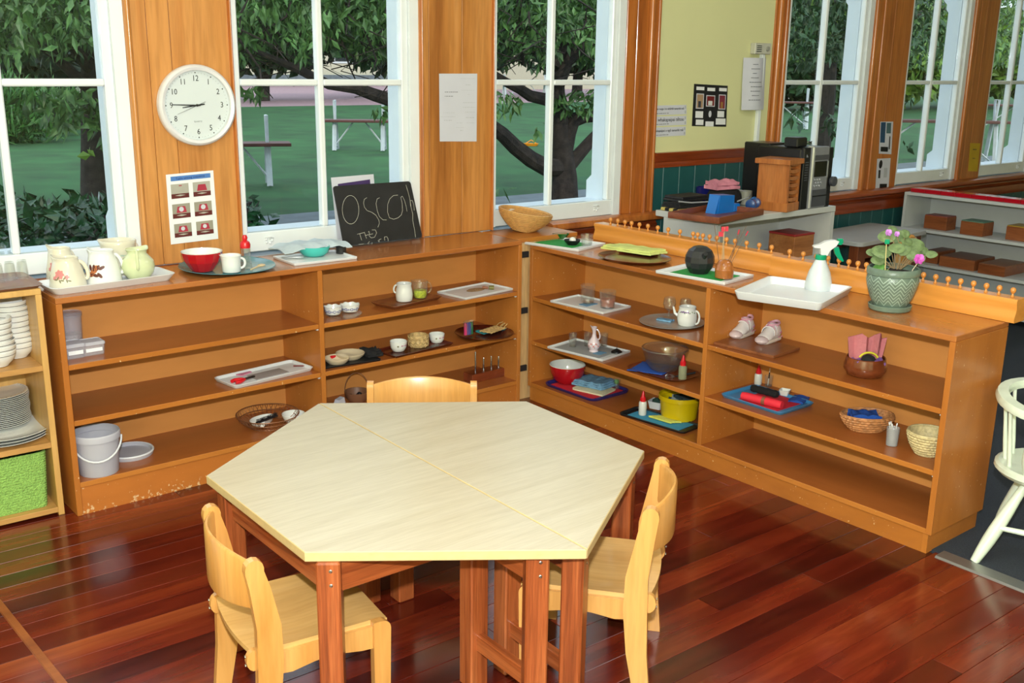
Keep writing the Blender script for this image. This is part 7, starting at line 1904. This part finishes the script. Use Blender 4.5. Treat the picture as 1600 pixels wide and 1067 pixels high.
# stereo
s0, s1 = at(1262, 326.5, z), at(1294, 322.5, z)
as_ = math.atan2((s1 - s0).y, (s1 - s0).x)
t = thing('stereo', 'silver and black upright stereo system at the end of the white cabinet', 'stereo', (s0.x, s0.y, z), 0.02); HS = .325
M_SIL = plain('silver_plastic', (150, 152, 158), .3, .4); M_SILD = plain('dark_silver_plastic', (92, 94, 100), .35, .4); M_BLS = plain('satin_black_plastic', (20, 21, 23), .3)
MB().box(-.07, .19, .02, .30, 0, HS - .01, .008).build('case', M_BLS, t, smooth=False)
MB().box(-.008, .014, -.012, .03, 0, HS, .006).build('silver_pillar', M_METAL if False else plain('bright_silver', (206, 210, 214), .2, .6), t, smooth=False)
MB().box(.014, .145, -.004, .02, 0, HS - .005, .004).build('front_panel', M_SIL, t, smooth=False)
MB().box(.150, .19, .0, .02, 0, HS - .012, .004).build('right_panel', M_BLS, t, smooth=False); MB().box(-.07, -.010, .0, .02, 0, HS - .006, .004).build('left_panel', M_BLS, t, smooth=False)
MB().box(.022, .128, -.008, -.003, .165, .245, .002).build('display', plain('display_black', (10, 10, 12), .1), t, smooth=False); MB().box(.130, .138, -.009, -.003, .160, .245).build('display_trim', plain('bright_silver', (206, 210, 214), .2, .6), t, smooth=False)
MB().box(.018, .142, -.007, -.003, .252, .278).build('disc_tray', M_SILD, t, smooth=False); MB().box(.018, .142, -.007, -.003, .068, .098).build('tape_slot', M_SILD, t, smooth=False); MB().box(.018, .142, -.008, -.003, .010, .062).build('tape_door', M_SILD, t, smooth=False)
MB().box(.018, .142, -.010, -.006, .062, .068).build('slot_gap', M_BLS, t, smooth=False)
for k in range(9): MB().lathe([(.0055, 0), (.005, .004)], 10, True, True).xf(0, Matrix.Translation((.034 + .022 * (k % 3) + .012 * (k // 3 % 2), -.004, .150 - .016 * (k // 3))) @ MR).build('button', plain('bright_silver', (206, 210, 214), .2, .6), t)
for k in range(8): MB().box(-.055, -.03, -.003, 0, .150 + .013 * k, .155 + .013 * k).build('left_button', M_SILD, t, smooth=False)
MB().lathe([(.022, 0), (.027, .006), (.026, .022), (.018, .026)], 24, True, True).xf(0, Matrix.Translation((.188, .0, .135)) @ MR).build('volume_knob', M_SILD, t)
MB().prism([(0.0, .0), (.012, .0), (.0, .014)], -.003, 0, 'xz').xf(0, Matrix.Translation((-.048, 0, .27))).build('mark', M_SIL, t, smooth=False)
# black boxes behind the rack, small box and wire ornament on top
P = at(1188, 322, z)
t = thing('black_speaker', 'tall black speaker box behind the slot rack', 'speaker', (P.x + .07, -.38, z), .02); MB().box(0, .15, 0, .17, 0, .325, .006).build('cabinet', M_BLS, t, smooth=False); MB().box(.012, .138, -.006, 0, .012, .303, .003).build('grille', M_BLACKF, t, smooth=False)
zt_ = z + HS + .0005
t = thing('black_box', 'little black box on the left end of the stereo', 'box', (s0.x - .068, s0.y + .05, zt_ - .009), .1); MB().box(0, .10, 0, .08, 0, .05, .006).build('body', M_BLS, t, smooth=False)
t = thing('wire_ornament', 'tangle of silver wire and green bits on the stereo', 'ornament', (s0.x + .07, s0.y + .10, zt_ - .009), 0)
m = MB(); r_ = random.Random(2)
for k in range(8):
    a = r_.uniform(0, 6); m = MB(); m.tube([(.03 * math.cos(a + q * .6) * (1 + .2 * k / 8), .03 * math.sin(a + q * .6), .004 + .022 * abs(math.sin(q * .9 + k))) for q in range(7)], .0022, 5); m.build('wire', M_METAL if k % 2 else plain('dull_green_bits', (70, 84, 50), .6), t)
# inside the cabinet
z = zsC + .0005
P = at(1236, 384, z); q = at(1265, 388, z); t = thing('wooden_box', 'tan wooden cube box with a red lid on the white cabinet shelf', 'box', (f1.x - .235, f0.y + .06, z), 0)
M_BX = wood('tan_box_wood', [(140, 84, 42), (166, 106, 58), (178, 120, 70)], 'x', 4, 8, .4)
MB().box(0, .17, 0, .17, 0, .115, .002).build('body', M_BX, t, smooth=False); MB().box(-.002, .172, -.002, .172, .115, .126, .002).build('red_lid', plain('dark_red_lid', (150, 40, 40), .4), t, smooth=False)
P = at(1155, 392, z); t = thing('brown_roll', 'long dark brown bristly roll on the white cabinet shelf', 'roll', (f0.x + .11, f0.y + .10, z), -.25); MB().tube([(.0 + .03 * i, 0, .028) for i in range(12)], [.018] + [.027 + .0015 * math.sin(i * 3) for i in range(10)] + [.016], 12).build('roll', plain('dark_brown_fibre', (48, 26, 22), .8, var=.3, bump=1, bscale=200), t)

# ------------------------------------------------------------------ far right: white shelf unit, table, chair
XD = 4.22
M_WSH = plain('cool_white_melamine', (190, 194, 194), .4, var=.02)
t = thing('white_shelf_unit', 'long white shelf unit with red blocks along its top at the far right', 'shelf unit', (XD, -.09, 0), 0); LD = 1.75; DD = .32
MB().box(0, DD, -LD, 0, .737, .755, .001).build('top_board', M_WSH, t, smooth=False)
for y_ in (0, -LD + .018): MB().box(.0, DD, y_ - .018, y_, 0, .737).build('side_panel', M_WSH, t, smooth=False)
for z_ in (.523, .294, .06): MB().box(.001, DD - .01, -LD + .018, -.018, z_ - .018, z_).build('shelf', M_WSH, t, smooth=False)
MB().box(DD - .01, DD, -LD + .018, -.018, 0, .737).build('back_panel', M_WSH, t, smooth=False)
NM = ['nearest the windows', 'second from the windows', 'third from the windows', 'fourth from the windows', 'fifth from the windows', 'sixth from the windows', 'seventh from the windows', 'eighth from the windows', 'ninth from the windows', 'tenth from the windows']
M_RBK = plain('glossy_red_block', (170, 12, 30), .2, coat=.3)
for k in range(10):
    tb = MB().box(0, .10, -.104, 0, 0, .026, .002).build('red_block', M_RBK, smooth=False); tb.location = (XD + .035, -.11 - .106 * k, .7555); tag(tb, 'flat red block on the white shelf unit, %s' % NM[k], 'block', 'red blocks in a row on the white shelf unit')
M_BX2 = wood('brown_box_wood', [(112, 60, 32), (140, 80, 44), (152, 92, 56)], 'y', 4, 8, .35)
for (pl_, pr_, z_, h_, d_, lidm, lb) in (((1443, 356), (1477, 361), .5235, .085, .12, (140, 70, 60), 'brown box with a reddish lid at the left of the upper white shelf'), ((1500.5, 365), (1533, 370.5), .5235, .085, .13, (90, 130, 110), 'brown box with a green lid in the middle of the upper white shelf'), ((1570, 374), (1606, 379), .5235, .085, .15, (176, 140, 50), 'brown box with a yellow lid at the right of the upper white shelf'),
                                     ((1443, 409), (1463, 413), .2945, .075, .22, (120, 70, 50), 'narrow brown box at the left of the lower white shelf'), ((1471, 414), (1526, 423), .2945, .065, .26, (116, 72, 50), 'broad flat brown box in the middle of the lower white shelf'), ((1537, 424), (1578, 431), .2945, .06, .28, (130, 84, 56), 'flat brown box at the right of the lower white shelf')):
    a_, b_ = at(pl_[0], pl_[1], z_), at(pr_[0], pr_[1], z_); y0_, y1_ = a_.y, b_.y; x_ = max((a_.x + b_.x) / 2, XD + .02); x_ = min(x_, XD + DD - .02 - d_)
    tb = thing('lidded_wooden_box', lb, 'box', (x_, y0_, z_), 0, 'wooden boxes on the white shelves')
    MB().box(0, d_, y1_ - y0_, 0, 0, h_, .002).build('body', M_BX2, tb, smooth=False); MB().box(.002, d_ - .002, y1_ - y0_ + .002, -.002, h_, h_ + .006, .001).build('lid', plain('lid_%d' % lidm[0], lidm, .4), tb, smooth=False)
ZE = .575
e0, e1, e2 = at(1346, 380, ZE), at(1451, 359.5, ZE), at(1302, 370, ZE)
t = thing('grey_table', 'grey topped table with a white edge between the two white units', 'table', (e0.x, e0.y, 0), math.atan2((e1 - e0).y, (e1 - e0).x)); WE = (e1 - e0).length; DE = .40
lo = lambda zz, i=0: rr(WE - i, DE - i, .04, zz, 4, WE / 2, DE / 2)
MB().loft([lo(ZE - .024), lo(ZE - .002), lo(ZE, .004)]).build('tabletop', plain('grey_white_laminate', (170, 172, 172), .35, var=.03), t)
M_TL2 = wood('brown_leg_wood', [(92, 44, 22), (130, 68, 36)], 'z', 3, 14, .4)
for x_ in (.07, WE - .07):
    for y_ in (.06, DE - .06): MB().box(x_ - .045, x_ + .045, y_ - .03, y_ + .03, 0, ZE - .024, .003).build('leg', M_TL2, t, smooth=False)
for y_ in (.05, DE - .05): MB().box(.1, WE - .1, y_ - .01, y_ + .01, ZE - .11, ZE - .024).build('apron', M_TL2, t, smooth=False)
pch = at(1416, 366, .60)
beech_chair('tan chair mostly hidden behind the violet, at the grey table', (pch.x - .25, pch.y - .10), (pch.x, pch.y), 'far chair', .60, .33)
